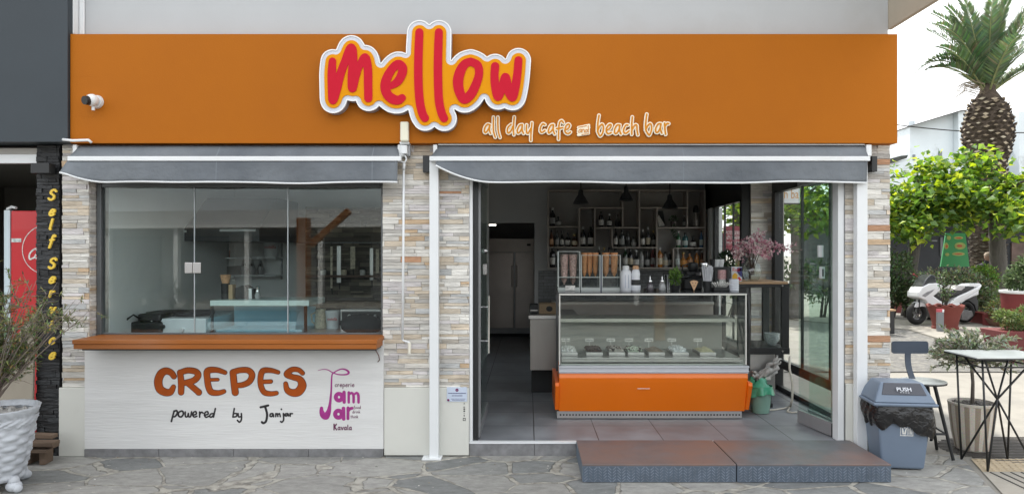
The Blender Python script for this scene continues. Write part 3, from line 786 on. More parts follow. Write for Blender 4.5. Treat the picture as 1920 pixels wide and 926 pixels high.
sg = thing("main_sign", "large raspberry and gold cut-out sign reading mellow on the ochre fascia", "sign", (X(800, -.2), -.11, 2.9))
YS = -0.19
fld = field(MEL, 1.1, 30)
cf = closed_field(*fld, 17)
cfl = (cf, fld[1], fld[2], fld[3])
b = B(); plate(b, cfl, 16.0, onplane(YS), YS + .012, YF - .004); b.build("sign_return", m_signedge, sg)
b = B(); plate(b, cfl, 16.3, onplane(YS), YS, YS + .011); b.build("white_border", m_signwhite, sg)
b = B(); plate(b, (np.abs(cf - 15.2) , fld[1], fld[2], fld[3]), 1.1, onplane(YS), YS - .006, YS - .0005); b.build("border_rim", M("white rim", (.84,.84,.84), .4, .02), sg)
b = B(); plate(b, cfl, 6.8, onplane(YS), YS - .008, YS - .0006); b.build("gold_face", m_sun, sg)
fl2 = field(MEL[:1], .7, 3)
for st in (MEL[0:1], MEL[1:2], MEL[2:3], MEL[3:4], MEL[4:5], MEL[5:6]):
    b = B(); plate(b, field(st, .7, 3 + 9), 0.3, onplane(YS), YS - .014, YS - .0082); b.build("letter", m_red, sg)
SUB = zz((890, 200), 10.105, [
 ([(290,350),(240,340),(190,410),(185,480),(215,490),(265,420),(290,350)], 15), ([(290,350),(280,440),(300,510)], 15),
 ([(355,205),(355,350),(360,480),(390,580)], 15), ([(440,205),(440,350),(450,480),(480,585)], 15)]), zz((890, 200), 10.105, [
 ([(690,340),(630,400),(620,480),(650,500),(700,440),(720,380)], 15), ([(750,200),(740,320),(735,450),(742,535)], 15),
 ([(900,345),(850,360),(810,440),(815,500),(850,490),(890,420),(905,350)], 15), ([(905,350),(900,440),(925,510)], 15),
 ([(985,350),(980,430),(990,500),(1020,500),(1060,420)], 15), ([(1085,310),(1075,430),(1065,550),(1065,640)], 15)]), zz((890, 200), 10.105, [
 ([(1330,345),(1290,330),(1250,390),(1245,470),(1280,490),(1330,455)], 15),
 ([(1490,345),(1440,360),(1400,440),(1400,500),(1440,480),(1480,420),(1495,350)], 15), ([(1495,350),(1490,440),(1515,520)], 15),
 ([(1680,310),(1650,270),(1610,300),(1595,400),(1590,520),(1590,620)], 15), ([(1550,420),(1620,410),(1670,400)], 15),
 ([(1710,440),(1770,420),(1800,360),(1770,335),(1730,370),(1710,440),(1720,490),(1770,515),(1815,485)], 15)]), zz((1070, 200), 9.6, [
 ([(510,160),(490,300),(485,450)], 15), ([(485,450),(530,530),(575,470),(590,370),(565,320),(520,360),(488,440)], 15),
 ([(640,430),(700,400),(730,340),(700,325),(655,370),(640,440),(670,490),(730,470)], 15),
 ([(880,335),(830,340),(790,420),(795,480),(830,480),(870,410),(885,335)], 15), ([(885,335),(880,420),(905,495)], 15),
 ([(1030,335),(990,340),(955,410),(960,470),(1000,480),(1050,440)], 15),
 ([(1110,190),(1100,330),(1100,500)], 15), ([(1105,420),(1150,340),(1190,340),(1195,420),(1210,510)], 15)]), zz((1070, 200), 9.6, [
 ([(1370,140),(1350,300),(1350,420)], 15), ([(1350,420),(1410,515),(1450,440),(1455,350),(1430,310),(1385,350),(1352,420)], 15),
 ([(1620,310),(1570,320),(1530,400),(1535,460),(1570,460),(1610,390),(1625,310)], 15), ([(1625,310),(1615,400),(1640,480)], 15),
 ([(1690,300),(1695,400),(1710,500)], 15), ([(1700,360),(1730,310),(1765,310)], 15)])
ss_ = thing("tagline_sign", "cream-edged golden lettering all day cafe and beach bar under the main sign", "sign", (X(1080, -.13), -.11, 2.55))
m_cream = M("cream acrylic", (0.86, 0.78, 0.60), 0.35, 0.02)
m_gold2 = M("gold lettering", lin(205, 130, 22), 0.6, 0.05, spec=.2)
YT = -0.13
for w in SUB:
    f = field(w, .45, 6)
    b = B(); plate(b, f, 2.0, onplane(YT), YT, YF - .003); wd = b.build("word", m_cream, ss_)
    b = B(); plate(b, f, -.1, onplane(YT), YT - .004, YT - .0004); b.build("word_face", m_gold2, wd)
AND = zz((1070, 200), 9.6, [([(190,410),(155,420),(145,460),(165,465),(190,430)], 5), ([(190,410),(190,465)], 5), ([(205,465),(210,410)], 5), ([(208,420),(240,410),(245,465)], 5),
 ([(300,415),(270,420),(262,460),(285,460),(305,430)], 5), ([(318,345),(318,470)], 5), ([(140,375),(290,345)], 5), ([(200,505),(325,490)], 5)])
BOX = zz((1070, 200), 9.6, [([(135,375),(330,335)], 22), ([(135,420),(330,380)], 24), ([(135,465),(325,430)], 24), ([(135,510),(325,485)], 22), ([(330,335),(325,485)], 20)])
b = B(); plate(b, field(BOX, .5, 5, False), 0, onplane(YT), YT, YF - .003); wd = b.build("word", m_cream, ss_)
b = B(); plate(b, field(AND, .3, 3), 0, onplane(YT), YT - .004, YT - .0004); b.build("word_face", m_gold2, wd)

# painted wall writing on the crepe counter front
YC = -0.034
m_brownpaint = M("burnt orange paint", lin(164, 76, 22), 0.7, 0.12, 12, spec=.2)
m_outline = M("dark brown paint", lin(74, 34, 22), 0.6, 0.1)
m_ink = M("black paint", (0.012, 0.010, 0.012), 0.5, 0.1)
m_magenta = M("magenta paint", lin(160, 44, 130), 0.6, 0.16, 20)
CREPES = zz((270, 670), 6.6125, [
 ([(372,232),(335,185),(272,165),(212,200),(177,290),(196,385),(262,428),(328,425),(366,362)], [34,38,42,48,50,50,46,40,28]),
 ([(448,185),(462,310),(460,430)], [36,38,36]), ([(448,185),(540,158),(640,172),(672,220),(620,282),(510,312)], [34,36,37,38,38,34]), ([(530,310),(610,370),(680,430)], [30,36,38]),
 ([(1005,185),(900,152),(790,165),(785,260),(800,360),(835,425),(920,437),(992,418)], [26,33,40,38,38,38,32,26]), ([(800,275),(915,272)], 20)])
CREPES2 = zz((420, 670), 6.612, [
 ([(112,185),(125,320),(140,430)], [40,40,42]), ([(112,180),(200,155),(300,158),(348,212),(320,290),(240,335),(150,345)], [36,34,36,38,36,34,30]),
 ([(672,182),(580,158),(482,165),(452,260),(462,360),(502,430),(580,447),(650,438)], [24,30,36,34,34,34,30,26]), ([(460,300),(580,295)], 25),
 ([(975,192),(920,150),(840,150),(782,205),(850,240),(938,268),(970,345),(925,420),(850,435),(785,400),(765,322)], [27,29,32,40,34,40,52,52,44,36,26])])
ws_ = thing("crepes_lettering", "hand-painted burnt orange CREPES lettering on the white counter front", "painted sign", (X(430, YC), YC, .7))
groups = [CREPES[0:1], CREPES[1:4], CREPES[4:6], CREPES2[0:2], CREPES2[2:4], CREPES2[4:5]]
for g in groups:
    f = field(g, .5, 4)
    b = B(); plate(b, f, .55, onplane(YC), YC - .0012, YC + .002); l_ = b.build("letter", m_outline, ws_)
    b = B(); plate(b, f, -.55, onplane(YC), YC - .0024, YC - .0014); b.build("letter_fill", m_brownpaint, l_)
POW = zz((270, 670), 6.6125, [([(375,660),(358,720),(340,790)], 10), ([(370,668),(405,655),(412,690),(385,728),(355,730)], 10),
 ([(465,660),(430,680),(430,720),(462,733),(488,700),(482,668),(465,660)], 10), ([(512,672),(515,728),(540,728),(550,690),(555,728),(578,728),(590,670)], 9),
 ([(610,712),(648,698),(642,668),(615,678),(605,712),(625,735),(655,725)], 9), ([(690,672),(690,735)], 9), ([(690,705),(712,675),(732,685)], 9),
 ([(752,712),(795,698),(788,668),(760,678),(750,712),(770,738),(802,725)], 9), ([(885,630),(872,690),(862,735)], 9), ([(860,692),(828,698),(815,728),(838,735),(865,705)], 9)])
BYJ = zz((420, 670), 6.612, [([(128,630),(110,735)], 9), ([(110,735),(150,728),(162,695),(125,692)], 9), ([(175,692),(182,732),(210,728)], 9), ([(216,692),(216,765),(192,798),(167,775)], 9)])
JJ = zz((420, 670), 6.612, [([(455,614),(548,592)], 13), ([(510,605),(534,700),(522,785),(490,810),(470,798)], 13),
 ([(605,692),(577,697),(572,724),(594,727),(610,702),(616,730)], 9), ([(642,692),(642,730)], 8), ([(642,708),(660,692),(668,728)], 8), ([(668,708),(688,692),(698,730)], 8),
 ([(711,637),(713,641)], 9), ([(736,692),(740,765),(720,797),(702,790)], 9), ([(790,692),(762,697),(758,717),(779,719),(794,697),(801,720)], 9), ([(820,690),(822,725)], 8), ([(822,707),(835,692),(850,693)], 8)])
wp = thing("powered_lettering", "hand-painted black words powered by Jamjar below the CREPES lettering", "painted sign", (X(430, YC), YC, .4))
for g in (POW, BYJ, JJ):
    b = B(); plate(b, field(g, .4, 3), 0.15, onplane(YC), YC - .0014, YC + .002); b.build("word", m_ink, wp)
jl = thing("jam_jar_logo", "magenta Jam Jar creperie emblem with a swirling J painted beside CREPES", "painted sign", (X(640, YC), YC, .5))
LG = lambda s: zz((590, 680), 7.12, s)
def ring(cx, cy, rx, ry, r): return ([(cx + rx*math.cos(a*math.pi/6), cy + ry*math.sin(a*math.pi/6)) for a in range(13)], r)
SW = LG([([(45,100),(110,86),(175,92),(240,128),(310,152),(380,157),(435,150),(455,125),(425,95),(370,80),(315,95),(255,130),(232,160),(225,250),(222,350),(215,450),(203,560),(186,650),(150,708),(110,690),(92,640),(92,600)],
   [3,5,6,7,8,9,11,14,12,9,8,8,9,10,11,14,18,32,48,40,28,20])])
b = B(); plate(b, field(SW, .4, 4), 0, onplane(YC), YC - .0014, YC + .002); b.build("letter", m_magenta, jl)
for g in ([ring(325, 455, 42, 44, 27), ([(392,390),(394,450),(394,522)], 22)], [([(455,392),(455,525)], 17), ([(458,425),(492,400),(518,430),(520,522)], [12,17,18,17]), ([(522,425),(560,400),(583,430),(586,525)], [12,17,18,17])],
          [ring(318, 682, 44, 46, 28), ([(385,605),(386,680),(388,745)], 24)], [([(445,598),(445,740)], 20), ([(448,640),(470,612),(500,602)], 20)]):
    b = B(); plate(b, field(LG(g), .35, 4), 0, onplane(YC), YC - .0014, YC + .002); b.build("letter", m_magenta, jl)
m_plum = M("plum paint", lin(96, 30, 72), 0.6, 0.1)
for s_, x, y, xh, r in (("creperie", 628, 724.5, 4.6, .55), ("food", 663.5, 765.5, 3.0, .36), ("drink", 661, 774, 3.0, .36), ("think", 657.5, 783, 3.0, .36), ("K", 625.5, 805, 5.8, 1.2), ("avala", 633.5, 805, 5.0, .85)):
    b = B(); plate(b, field(word(s_, x, y, xh, r, gap=.28), .25, 2), 0, onplane(YC), YC - .0014, YC + .002); b.build("word", m_plum, jl)
# notice plate and decal on the plinth
YN = -0.027
npl = thing("notice_plate", "small pale blue notice with purple emblem screwed to the cream plinth panel", "notice", (X(857, YN), YN, .45))
b = B(); b.box(X(838, YN), X(876, YN), YN - .006, YN, Z(752, YN), Z(725, YN)); b.build("plate", M("pale blue plastic", (.55, .62, .74), .4, .04), npl, bevel=.001)
b = B(); plate(b, field([ring(857, 730.5, 1.8, 1.8, 1.1), ([(840.5,749),(841,749.3)], 2)], .3, 2), 0, onplane(YN), YN - .0075, YN - .0062); b.build("emblem", M("purple print", lin(110, 20, 80), .5), npl)
rr = random.Random(3); b = B()
for y, x0, x1, h in ((736.5, 840.5, 874, 1.5), (741, 847.5, 867, 1.4), (747, 846, 873, .8), (749.5, 848, 871, .8)):
    x = x0
    while x < x1:
        w = rr.uniform(.6, 1.6); b.box(X(x, YN), X(min(x + w, x1), YN), YN - .0073, YN - .0062, Z(y + h*.5, YN), Z(y - h*.5, YN)); x += w + .45
b.build("print", M("navy print", lin(60, 60, 110), .5), npl)
dc = thing("decal", "tiny black stickers in a column on the cream plinth under the notice", "sticker", (X(870, YN), YN, .35)); b = B()
for x0, x1, y0, y1 in ((869.5,871.5,755.5,757),(868.6,872,762,763),(869,872,765,767.3),(869,872,769,771.3),(869.3,871.3,774,774.8),(869.5,871,777,780),(868,873,783,784),(868,873,787.2,788.2),(868,869,784,787.2),(872,873,784,787.2)):
    b.box(X(x0, YN), X(x1, YN), YN - .001, YN, Z(y1, YN), Z(y0, YN))
b.build("print", m_ink, dc)

# ---------------------------------------------------------------- awnings
def fabric(name):
    m, n, l = _nt(name)
    p = n["Principled BSDF"]; p.inputs["Roughness"].default_value = 0.8; p.inputs["Specular IOR Level"].default_value = .2
    tc = n.new("ShaderNodeTexCoord"); nz = n.new("ShaderNodeTexNoise"); nz.inputs["Scale"].default_value = 2.2; nz.inputs["Detail"].default_value = 7
    l.new(tc.outputs["Object"], nz.inputs["Vector"])
    cr = n.new("ShaderNodeValToRGB"); cr.color_ramp.elements[0].position = .3; cr.color_ramp.elements[0].color = (*lin(98, 103, 109, .98), 1); cr.color_ramp.elements[1].position = .72; cr.color_ramp.elements[1].color = (*lin(126, 131, 136, .98), 1)
    l.new(nz.outputs["Fac"], cr.inputs[0])
    sx = n.new("ShaderNodeSeparateXYZ"); l.new(tc.outputs["Object"], sx.inputs[0])
    # sewn panel seams every 1.2 m
    md = n.new("ShaderNodeMath"); md.operation = 'PINGPONG'; md.inputs[1].default_value = .6; l.new(sx.outputs[0], md.inputs[0])
    lt = n.new("ShaderNodeMath"); lt.operation = 'LESS_THAN'; lt.inputs[1].default_value = .004; l.new(md.outputs[0], lt.inputs[0])
    mx = n.new("ShaderNodeMix"); mx.data_type = 'RGBA'; l.new(lt.outputs[0], mx.inputs["Factor"]); l.new(cr.outputs[0], mx.inputs["A"]); mx.inputs["B"].default_value = (*lin(118, 124, 130), 1)
    l.new(mx.outputs["Result"], p.inputs["Base Color"])
    wv = n.new("ShaderNodeTexNoise"); wv.inputs["Scale"].default_value = 7; wv.inputs["Detail"].default_value = 4; l.new(tc.outputs["Object"], wv.inputs["Vector"])
    bp = n.new("ShaderNodeBump"); bp.inputs["Strength"].default_value = .8; bp.inputs["Distance"].default_value = .03; l.new(wv.outputs["Fac"], bp.inputs["Height"]); l.new(bp.outputs[0], p.inputs["Normal"])
    return m
m_fabric = fabric("grey awning cloth")
def awning(lab, xr0, xr1, xb0, xb1, xv0, xv1, sweep_l, sweep_r, seed):
    """roller px range, bar px range, valance px range"""
    Yb = -.155; Yr = -.05
    t = thing("awning", lab, "awning", ((X(xb0, Yb) + X(xb1, Yb)) / 2, 0, 2.35))
    xa0, xa1, xc0, xc1 = X(xr0, Yr), X(xr1, Yr), X(xb0, Yb), X(xb1, Yb)
    zt, zb, zl = Z(274, Yr), Z(293, Yb), Z(301.8, Yb)
    b = B(); b.cyl((xa0, Yr, zt - .028), (xa1, Yr, zt - .028), .03, n=16); b.build("roller", m_fabric, t, smooth=True)
    b = B()
    b.grid(lambda u, v: Vector(((xa0 + (xa1 - xa0)*u)*(1-v) + (xc0 + .012 + (xc1 - xc0 - .024)*u)*v, (Yr - .031)*(1-v) + (Yb + .006)*v, (zt - .008)*(1-v) + zb*v - .006*math.sin(v*math.pi))), 60, 6)
    b.build("cloth", m_fabric, t, smooth='all', solid=.003)
    b = B(); b.box(xc0, xc1, Yb, Yb + .05, zl, zb); b.build("front_bar", m_alu, t, bevel=.004)
    xv0_, xv1_ = X(xv0, Yb), X(xv1, Yb); zv = Z(341, Yb); rg = random.Random(seed); ph = [rg.uniform(0, 6) for _ in range(4)]
    Lw = xv1_ - xv0_
    def low(x):
        z = zv + .004*math.sin(3*x + ph[0]) + .003*math.sin(7*x + ph[1])
        d = (x - xv0_)
        if sweep_l and d < sweep_l[0]: z += sweep_l[1] * (1 - d / sweep_l[0])**1.9
        d = xv1_ - x
        if sweep_r and d < sweep_r[0]: z += sweep_r[1] * (1 - d / sweep_r[0])**1.9
        return z
    def val(u, v):
        x = xv0_ + Lw*u
        zz_ = zl*(1-v) + low(x)*v
        fl = 0
        if sweep_l and x - xv0_ < sweep_l[0]: fl = (1 - (x - xv0_)/sweep_l[0])**1.5
        if sweep_r and xv1_ - x < sweep_r[0]: fl = max(fl, (1 - (xv1_ - x)/sweep_r[0])**1.5)
        y = Yb + .012 - .05*fl*v + v*(.012*math.sin(5*x + ph[2]) + .006*math.sin(13*x + ph[3]))
        if u == 0: x -= sweep_l[2]*v if sweep_l else 0
        return Vector((x, y, zz_))
    b = B(); b.grid(val, 90, 6); b.build("valance", m_fabric, t, smooth='all', solid=.003)
    b = B(); b.tube([val(i/90, 1) + Vector((0, 0, -.003)) for i in range(91)], .0075, 6); b.build("valance_trim", m_alu, t, smooth='all')
    b = B(); b.box(xa0, xa1, -.085, -.004, zt + .001, zt + .012) if xr0 > 700 else b.box(xa0 + .1, xa1, -.09, -.06, zt + .020, zt + .026)
    if xr0 > 700: b.build("top_cover", m_alu, t, bevel=.003)
    for s, x in ((0, xa0), (1, xa1)):
        b = B(); b.box(x - .035 if s == 0 else x + .003, x - .003 if s == 0 else x + .045, -.10, -.003, zt - .085, zt + .004)
        b.tube([(x - .02 if s == 0 else x + .02, -.09, zt - .06), ((xc0 + .02) if s == 0 else (xc1 - .02), Yb + .02, zl + .02)], .012, 6)
        b.build("end_bracket", m_alu, t, bevel=.005)
    return t
awning("grey fabric awning with white front bar over the crepe window", 152, 747, 126, 752, 124, 745, (.30, .075, .02), None, 5)
awning("wide grey fabric awning with white front bar over the open doorway", 822, 1618, 805, 1632, 818, 1628, (.42, .125, 0), None, 8)
tag(B().tube([P(118, 262, -.14), P(136, 264, -.15), P(166, 263, -.15), P(172, 268, -.14)], .011, 8).build("awning_arm_cover", m_alu, smooth='all', origin=P(145, 264, -.14)), "short white arm cap at the left end of the crepe window awning", "awning cap")
for x0, x1, lab in ((805, 822, "white square awning post with a foot plate left of the doorway"), (1607, 1627, "white square awning post in front of the right stone pillar")):
    Yp = -.10
    t = thing("awning_post", lab, "post", ((X(x0, Yp) + X(x1, Yp))/2, Yp, 0), group="awning posts")
    b = B(); b.box(X(x0, Yp), X(x1, Yp), Yp - .0, Yp + .065, .008, Z(303, Yp)); b.build("shaft", m_alu, t, bevel=.004)
    b = B(); b.box(X(x0 - 13, Yp), X(x1 + 6, Yp), Yp - .035, Yp + .07, .005, .016)
    for dx in (-8, 22): b.cyl((X(x0 + dx, Yp), Yp - .015, .016), (X(x0 + dx, Yp), Yp - .015, .026), .010, n=6)
    b.build("foot_plate", m_alu, t, bevel=.002)
# crank gear, rod and hook
ck = thing("awning_crank", "white awning crank rod with hooked handle hanging on the middle stone pillar", "crank", (X(757, -.08), -.06, .9))
b = B(); b.box(X(751, -.13), X(767, -.13), -.155, -.112, Z(266, -.13), Z(229, -.13)); b.build("motor_cover", M("ivory plastic", (.80, .77, .62), .4, .03), ck, bevel=.012, seg=3)
b = B(); b.box(X(750, -.1), X(768, -.1), -.12, -.03, Z(271, -.1), Z(266.5, -.1)); b.box(X(753, -.1), X(764, -.1), -.125, -.03, Z(289, -.1), Z(273, -.1)); b.box(X(748, -.1), X(768, -.1), -.07, -.03, Z(292, -.1), Z(271, -.1), mi=1)
b.build("gearbox", [m_alu, m_grey_alu], ck, bevel=.004)
b = B(); q = P(756.5, 298, -.09); b.tube([q + Vector((.022*math.cos(a), 0, .028*math.sin(a))) for a in [i*math.pi/7 for i in range(15)]], .007, 8); b.tube([P(758, 305, -.08), P(757, 318, -.08)], .012, 8); b.build("crank_eye", m_alu, ck, smooth='all')
b = B(); b.tube([P(757, 316, -.075), P(756.3, 480, -.075), P(754.5, 636, -.075)], [.0095, .0095, .0095], 8); b.tube([P(754.5, 636, -.075), P(757, 638.5, -.08), P(767, 641, -.08), P(768, 643, -.08)], .007, 8); b.build("crank_rod", m_alu, ck, smooth='all')
b = B(); b.cyl(P(768, 642, -.08), P(767.5, 662, -.08), .0125, .011, 10); b.build("crank_handle", M("ivory plastic", (.80, .77, .66), .4, .03), ck, smooth=True)
for x0, x1, y0, y1, lab in ((794, 806, 293, 324, "black box wall lamp on the middle pillar beside the doorway awning"), (1631, 1641, 294, 323, "black box wall lamp on the right pillar at the awning end")):
    t = thing("wall_lamp", lab, "wall lamp", (X(x0 + 6, -.06), -.03, 2.33), group="black facade lamps")
    b = B(); b.box(X(x0, -.06), X(x1, -.06), -.095, -.024, Z(y1, -.06), Z(y0, -.06)); b.build("lamp_body", m_black, t, bevel=.003)
    b = B(); b.cyl((X(x0 + 6, -.06), -.06, Z(y1, -.06) - .004), (X(x0 + 6, -.06), -.06, Z(y1, -.06) + .004), .02, n=12); b.build("lamp_lens", m_glass_clear, t)
# camera
cc = thing("security_camera", "small white security camera with black face on the ochre fascia", "camera", (X(177, -.15), -.11, Z(190, -.15)))
q = P(178, 190, -.14)
b = B(); b.cyl((q.x, -.112, q.z), (q.x, -.135, q.z), .052, .048, 20); b.build("mount", m_alu, cc, smooth=True)
dq = Vector((-.35, -1, -.18)).normalized()
b = B(); b.sphere(q + Vector((0, -.035, 0)), .047, 16, 10); b.build("camera_body", m_alu, cc, smooth='all')
b = B(); b.cyl(q + Vector((-.006, -.04, -.004)) + dq*.02, q + Vector((-.006, -.04, -.004)) + dq*.055, .036, .032, 18); b.build("camera_face", m_black, cc, smooth=True)
b = B(); b.cyl(q + Vector((0, -.02, -.045)), q + Vector((0, -.02, -.075)), .012, n=10); b.build("cable_gland", m_alu, cc, smooth=True)
# ================================================================ inside the bar
def at(px, py, Y): return P(px, py, Y)
ORD = ["leftmost", "second", "third", "fourth", "fifth", "sixth", "seventh", "eighth", "ninth", "tenth", "eleventh", "twelfth", "thirteenth", "fourteenth"]
YB = 5.2
SB = F / (D0 + YB - .30)      # scale at the shelf front
YSH = YB - .30
m_shelf = M("grey-brown shelf board", (0.42, 0.37, 0.33), 0.55, 0.12, 6)
m_shelfback = M("dark shelf back", (0.36, 0.35, 0.335), 0.7, 0.08, 3)
sh = thing("bottle_shelf", "wide dark wall shelf of staggered compartments holding the bar bottles", "shelf", (X(1175, YSH), YB, 1.3))
b = B(); b.box(X(1028, YSH), X(1322, YSH), YB - .03, YB - .004, Z(503, YSH), Z(356, YSH)); b.build("back_panel", m_shelfback, sh)
HB = [(1028,1322,356.6),(1029,1086,425),(1088,1167,389.4),(1116,1199,426.7),(1200,1288,389.4),(1233,1321,426.7),(1029,1114.5,463.5),(1149,1232,464),(1264,1321,465),(1028,1322,502.3)]
VB = [(1028,356,503),(1086.5,389,463),(1115.7,389,463),(1148,427,464),(1168,357,427),(1199,357,464),(1232,389,502),(1263,465,502),(1289,357,427),(1322,356,503)]
for x0, x1, y in HB:
    b = B(); b.box(X(x0, YSH), X(x1, YSH), YSH + .001, YB - .031, Z(y + 1.3, YSH), Z(y - 1.0, YSH)); b.build("shelf_board", m_shelf, sh, bevel=.002)
for x, y0, y1 in VB:
    b = B(); b.box(X(x - 1.1, YSH), X(x + 1.1, YSH), YSH + .004, YB - .031, Z(y1 - 1.2, YSH), Z(y0 + 1.2, YSH)); b.build("upright", m_shelf, sh)
# ---- bottles
_bm = {}
def bmat(key):
    if key not in _bm:
        tab = {"black": (.010,.010,.011), "dark green": (.012,.045,.018), "green": (.03,.16,.06), "amber": (.42,.16,.03), "brown": (.10,.035,.012), "clear": (.34,.35,.34), "blue": (.06,.16,.32), "teal": (.03,.13,.14), "red": (.13,.02,.02), "smoky": (.07,.075,.075)}
        _bm[key] = M(key + " bottle glass", tab[key], .08, .05, 8, spec=.7, coat=.4)
    return _bm[key]
_lm = {}
def lmat(key):
    if key not in _lm:
        tab = {"white": (.72,.71,.68), "cream": (.66,.58,.44), "tan": (.55,.32,.18), "grey": (.38,.38,.37), "black": (.02,.02,.02), "orange": (.62,.28,.07), "pale": (.6,.68,.66), "gold": (.5,.36,.12), "silver": (.6,.6,.6)}
        _lm[key] = M(key + " paper label", tab[key], .55, .35, 45)
    return _lm[key]
SHP = {  # profile (fraction of width, fraction of height)
 "wine": [(.46,0),(.5,.02),(.5,.56),(.44,.66),(.2,.76),(.17,.8),(.17,.97),(.19,.975),(.19,1)],
 "spirit": [(.46,0),(.5,.02),(.5,.62),(.46,.70),(.2,.78),(.18,.86),(.2,.87),(.2,1)],
 "squat": [(.44,0),(.5,.04),(.5,.48),(.42,.62),(.16,.70),(.15,.84),(.2,.85),(.2,1)],
 "round": [(.34,0),(.46,.06),(.5,.25),(.46,.46),(.24,.60),(.15,.68),(.15,.84),(.2,.85),(.2,1)],
 "tall": [(.46,0),(.5,.02),(.48,.5),(.36,.68),(.2,.80),(.17,.97),(.19,.975),(.19,1)]}
_cache = {}
def bottle(px, base, h, w, shape, glassc, labc, capc, lab, Y=None, group="bar bottles on the wall shelf", lfrac=(.14,.46)):
    Y = YSH + .10 if Y is None else Y
    s = F / (D0 + Y); H, Wd = h / s, w * 1.14 / s
    loc = (X(px, Y), Y, Z(base, YSH) if Y > 4 else Z(base, Y))
    if Y > 4: loc = (loc[0], Y, Z(base - 1.0, YSH) + .001)
    t = thing("bottle", lab, "bottle", loc, rng.uniform(0, 6), group)
    key = (shape, glassc, labc, capc, h, w)
    if key not in _cache:
        pr = [(a*Wd, z*H) for a, z in SHP[shape]]
        b = B(); b.lathe(pr, n=14); g = b.build("glass", bmat(glassc), t, smooth=True)
        g.matrix_parent_inverse = Matrix(); parts = [g]
        if labc:
            z0, z1 = lfrac
            r = .5*Wd + .0012
            b = B(); b.lathe([(r*.985, z0*H), (r, z0*H + .001), (r, z1*H), (r*.985, z1*H + .001)], n=14, caps=False); q = b.build("label", lmat(labc), t, smooth=True); q.matrix_parent_inverse = Matrix(); parts.append(q)
        b = B(); b.lathe([(.205*Wd, .875*H), (.225*Wd, .88*H), (.225*Wd, 1.005*H), (.1*Wd, 1.01*H)], n=12); q = b.build("cap", lmat(capc), t, smooth=True); q.matrix_parent_inverse = Matrix(); parts.append(q)
        _cache[key] = parts
    else:
        for p in _cache[key]:
            c = p.copy(); COL.objects.link(c); c.parent = t; c.matrix_parent_inverse = Matrix()
    return t
ROWS = [
 ("the upper left compartment", 425, [(1036,35,9,"wine","black","grey","silver"),(1047,18,9,"squat","smoky","grey","black")]),
 ("the middle left compartment", 463.5, [(1034,31,6.5,"tall","brown","tan","black"),(1044.5,29,6,"wine","smoky","grey","black"),(1053.5,29,6,"tall","black","white","black"),(1064.5,26,8.5,"squat","black","white","black"),(1077,23,10,"squat","brown","cream","gold")]),
 ("the compartment of two", 463.5, [(1093,37,9,"wine","black","white","silver"),(1107.5,37,9,"wine","black","white","black")]),
 ("the upper middle compartment", 426.7, [(1127,29,8,"spirit","black","white","black"),(1142.5,25,8,"round","black","white","silver"),(1158,24,8,"round","smoky","black","black")]),
 ("the centre compartment", 464, [(1154.5,35,6.5,"tall","black","white","black"),(1166,32,9,"spirit","smoky","grey","black"),(1177,29,8,"spirit","smoky","black","black"),(1188,19,9,"squat","clear","white","black")]),
 ("the narrow centre compartment", 464, [(1205,33,6.5,"squat","black","white","silver"),(1215,37,7,"wine","black","cream","silver"),(1225,31,6.5,"wine","black","grey","red" if False else "gold")]),
 ("the right gin compartment", 465, [(1272,31,7,"wine","green","white","silver"),(1284.5,28,9,"spirit","teal","pale","black"),(1299,22,10,"round","black","white","black"),(1315,32,6.5,"tall","blue","blue" if False else "pale","black")]),
 ("the long bottom shelf", 502.3, [(1036,39,9,"spirit","black","white","black"),(1046,33,7,"wine","black",None,"black"),(1123,38,7,"wine","black","grey","silver"),(1133,37,7,"wine","dark green","cream","gold"),(1142,37,7,"wine","brown","grey","black"),(1154,36,8,"spirit","smoky","white","black"),(1172.5,38,8,"wine","dark green","white","silver"),(1182,37,8,"wine","black","cream","black"),(1192.5,32,10,"round","black","white","silver"),(1202.5,33,8,"spirit","clear","grey","black"),(1213,31,9,"round","smoky","grey","black"),(1224,38,7,"tall","red","grey","silver")]),
 ("the bottom right shelf", 502.3, [(1237,37,9,"spirit","amber","cream","silver"),(1247.5,29,8,"wine","clear","cream","black"),(1255.5,29,7,"tall","black","grey","silver")]),
 ("the bottom amber compartment", 502.3, [(1270.5,35,7.5,"wine","clear","pale","silver"),(1281,28,11,"round","amber","orange","brown" if False else "gold"),(1293,29,10.5,"squat","amber","tan","black"),(1306,31,7,"spirit","amber","orange","silver"),(1316,31,6.5,"tall","brown","tan","silver")]),
]
for where, base, row in ROWS:
    for i, (px, h, w, shp, g_, l_, c_) in enumerate(row):
        look = f"{g_} bottle with {l_} label" if l_ else f"{g_} bottle without label"
        bottle(px, base, h, w, shp, g_, l_, c_, f"{look}, {ORD[i]} from left in {where}")
bottle(1283, 426.7, 22, 5.5, "tall", "smoky", "grey", "silver", "slim smoky bottle beside the dark pot on the upper right shelf")
t = thing("decanter", "ornate pale bottle with a wide black stopper alone in the top right compartment", "decanter", (X(1305, 5), 5.0, Z(426, YSH)))
q = Z(425.6, YSH); b = B(); b.lathe([(.02,0),(.034,.02),(.038,.07),(.03,.13),(.014,.17),(.012,.22)], (X(1305, 5), 5.0, q), 14); b.build("glass", M("cut glass", (.35,.31,.28), .15, .5, 60, spec=.8), t, smooth=True)
b = B(); b.lathe([(.03,.222),(.045,.225),(.05,.24),(.04,.30),(.02,.33)], (X(1305, 5), 5.0, q), 12); b.build("stopper", m_blackmat, t, smooth=True)
t = thing("picture_card", "tilted black and white card leaning on the upper right shelf", "card", (X(1241, 5.05), 5.05, q))
T = Matrix.Translation((X(1241, 5.05), 5.05, Z(425.7, YSH))) @ Matrix.Rotation(R(-14), 4, 'X') @ Matrix.Rotation(R(-6), 4, 'Y')
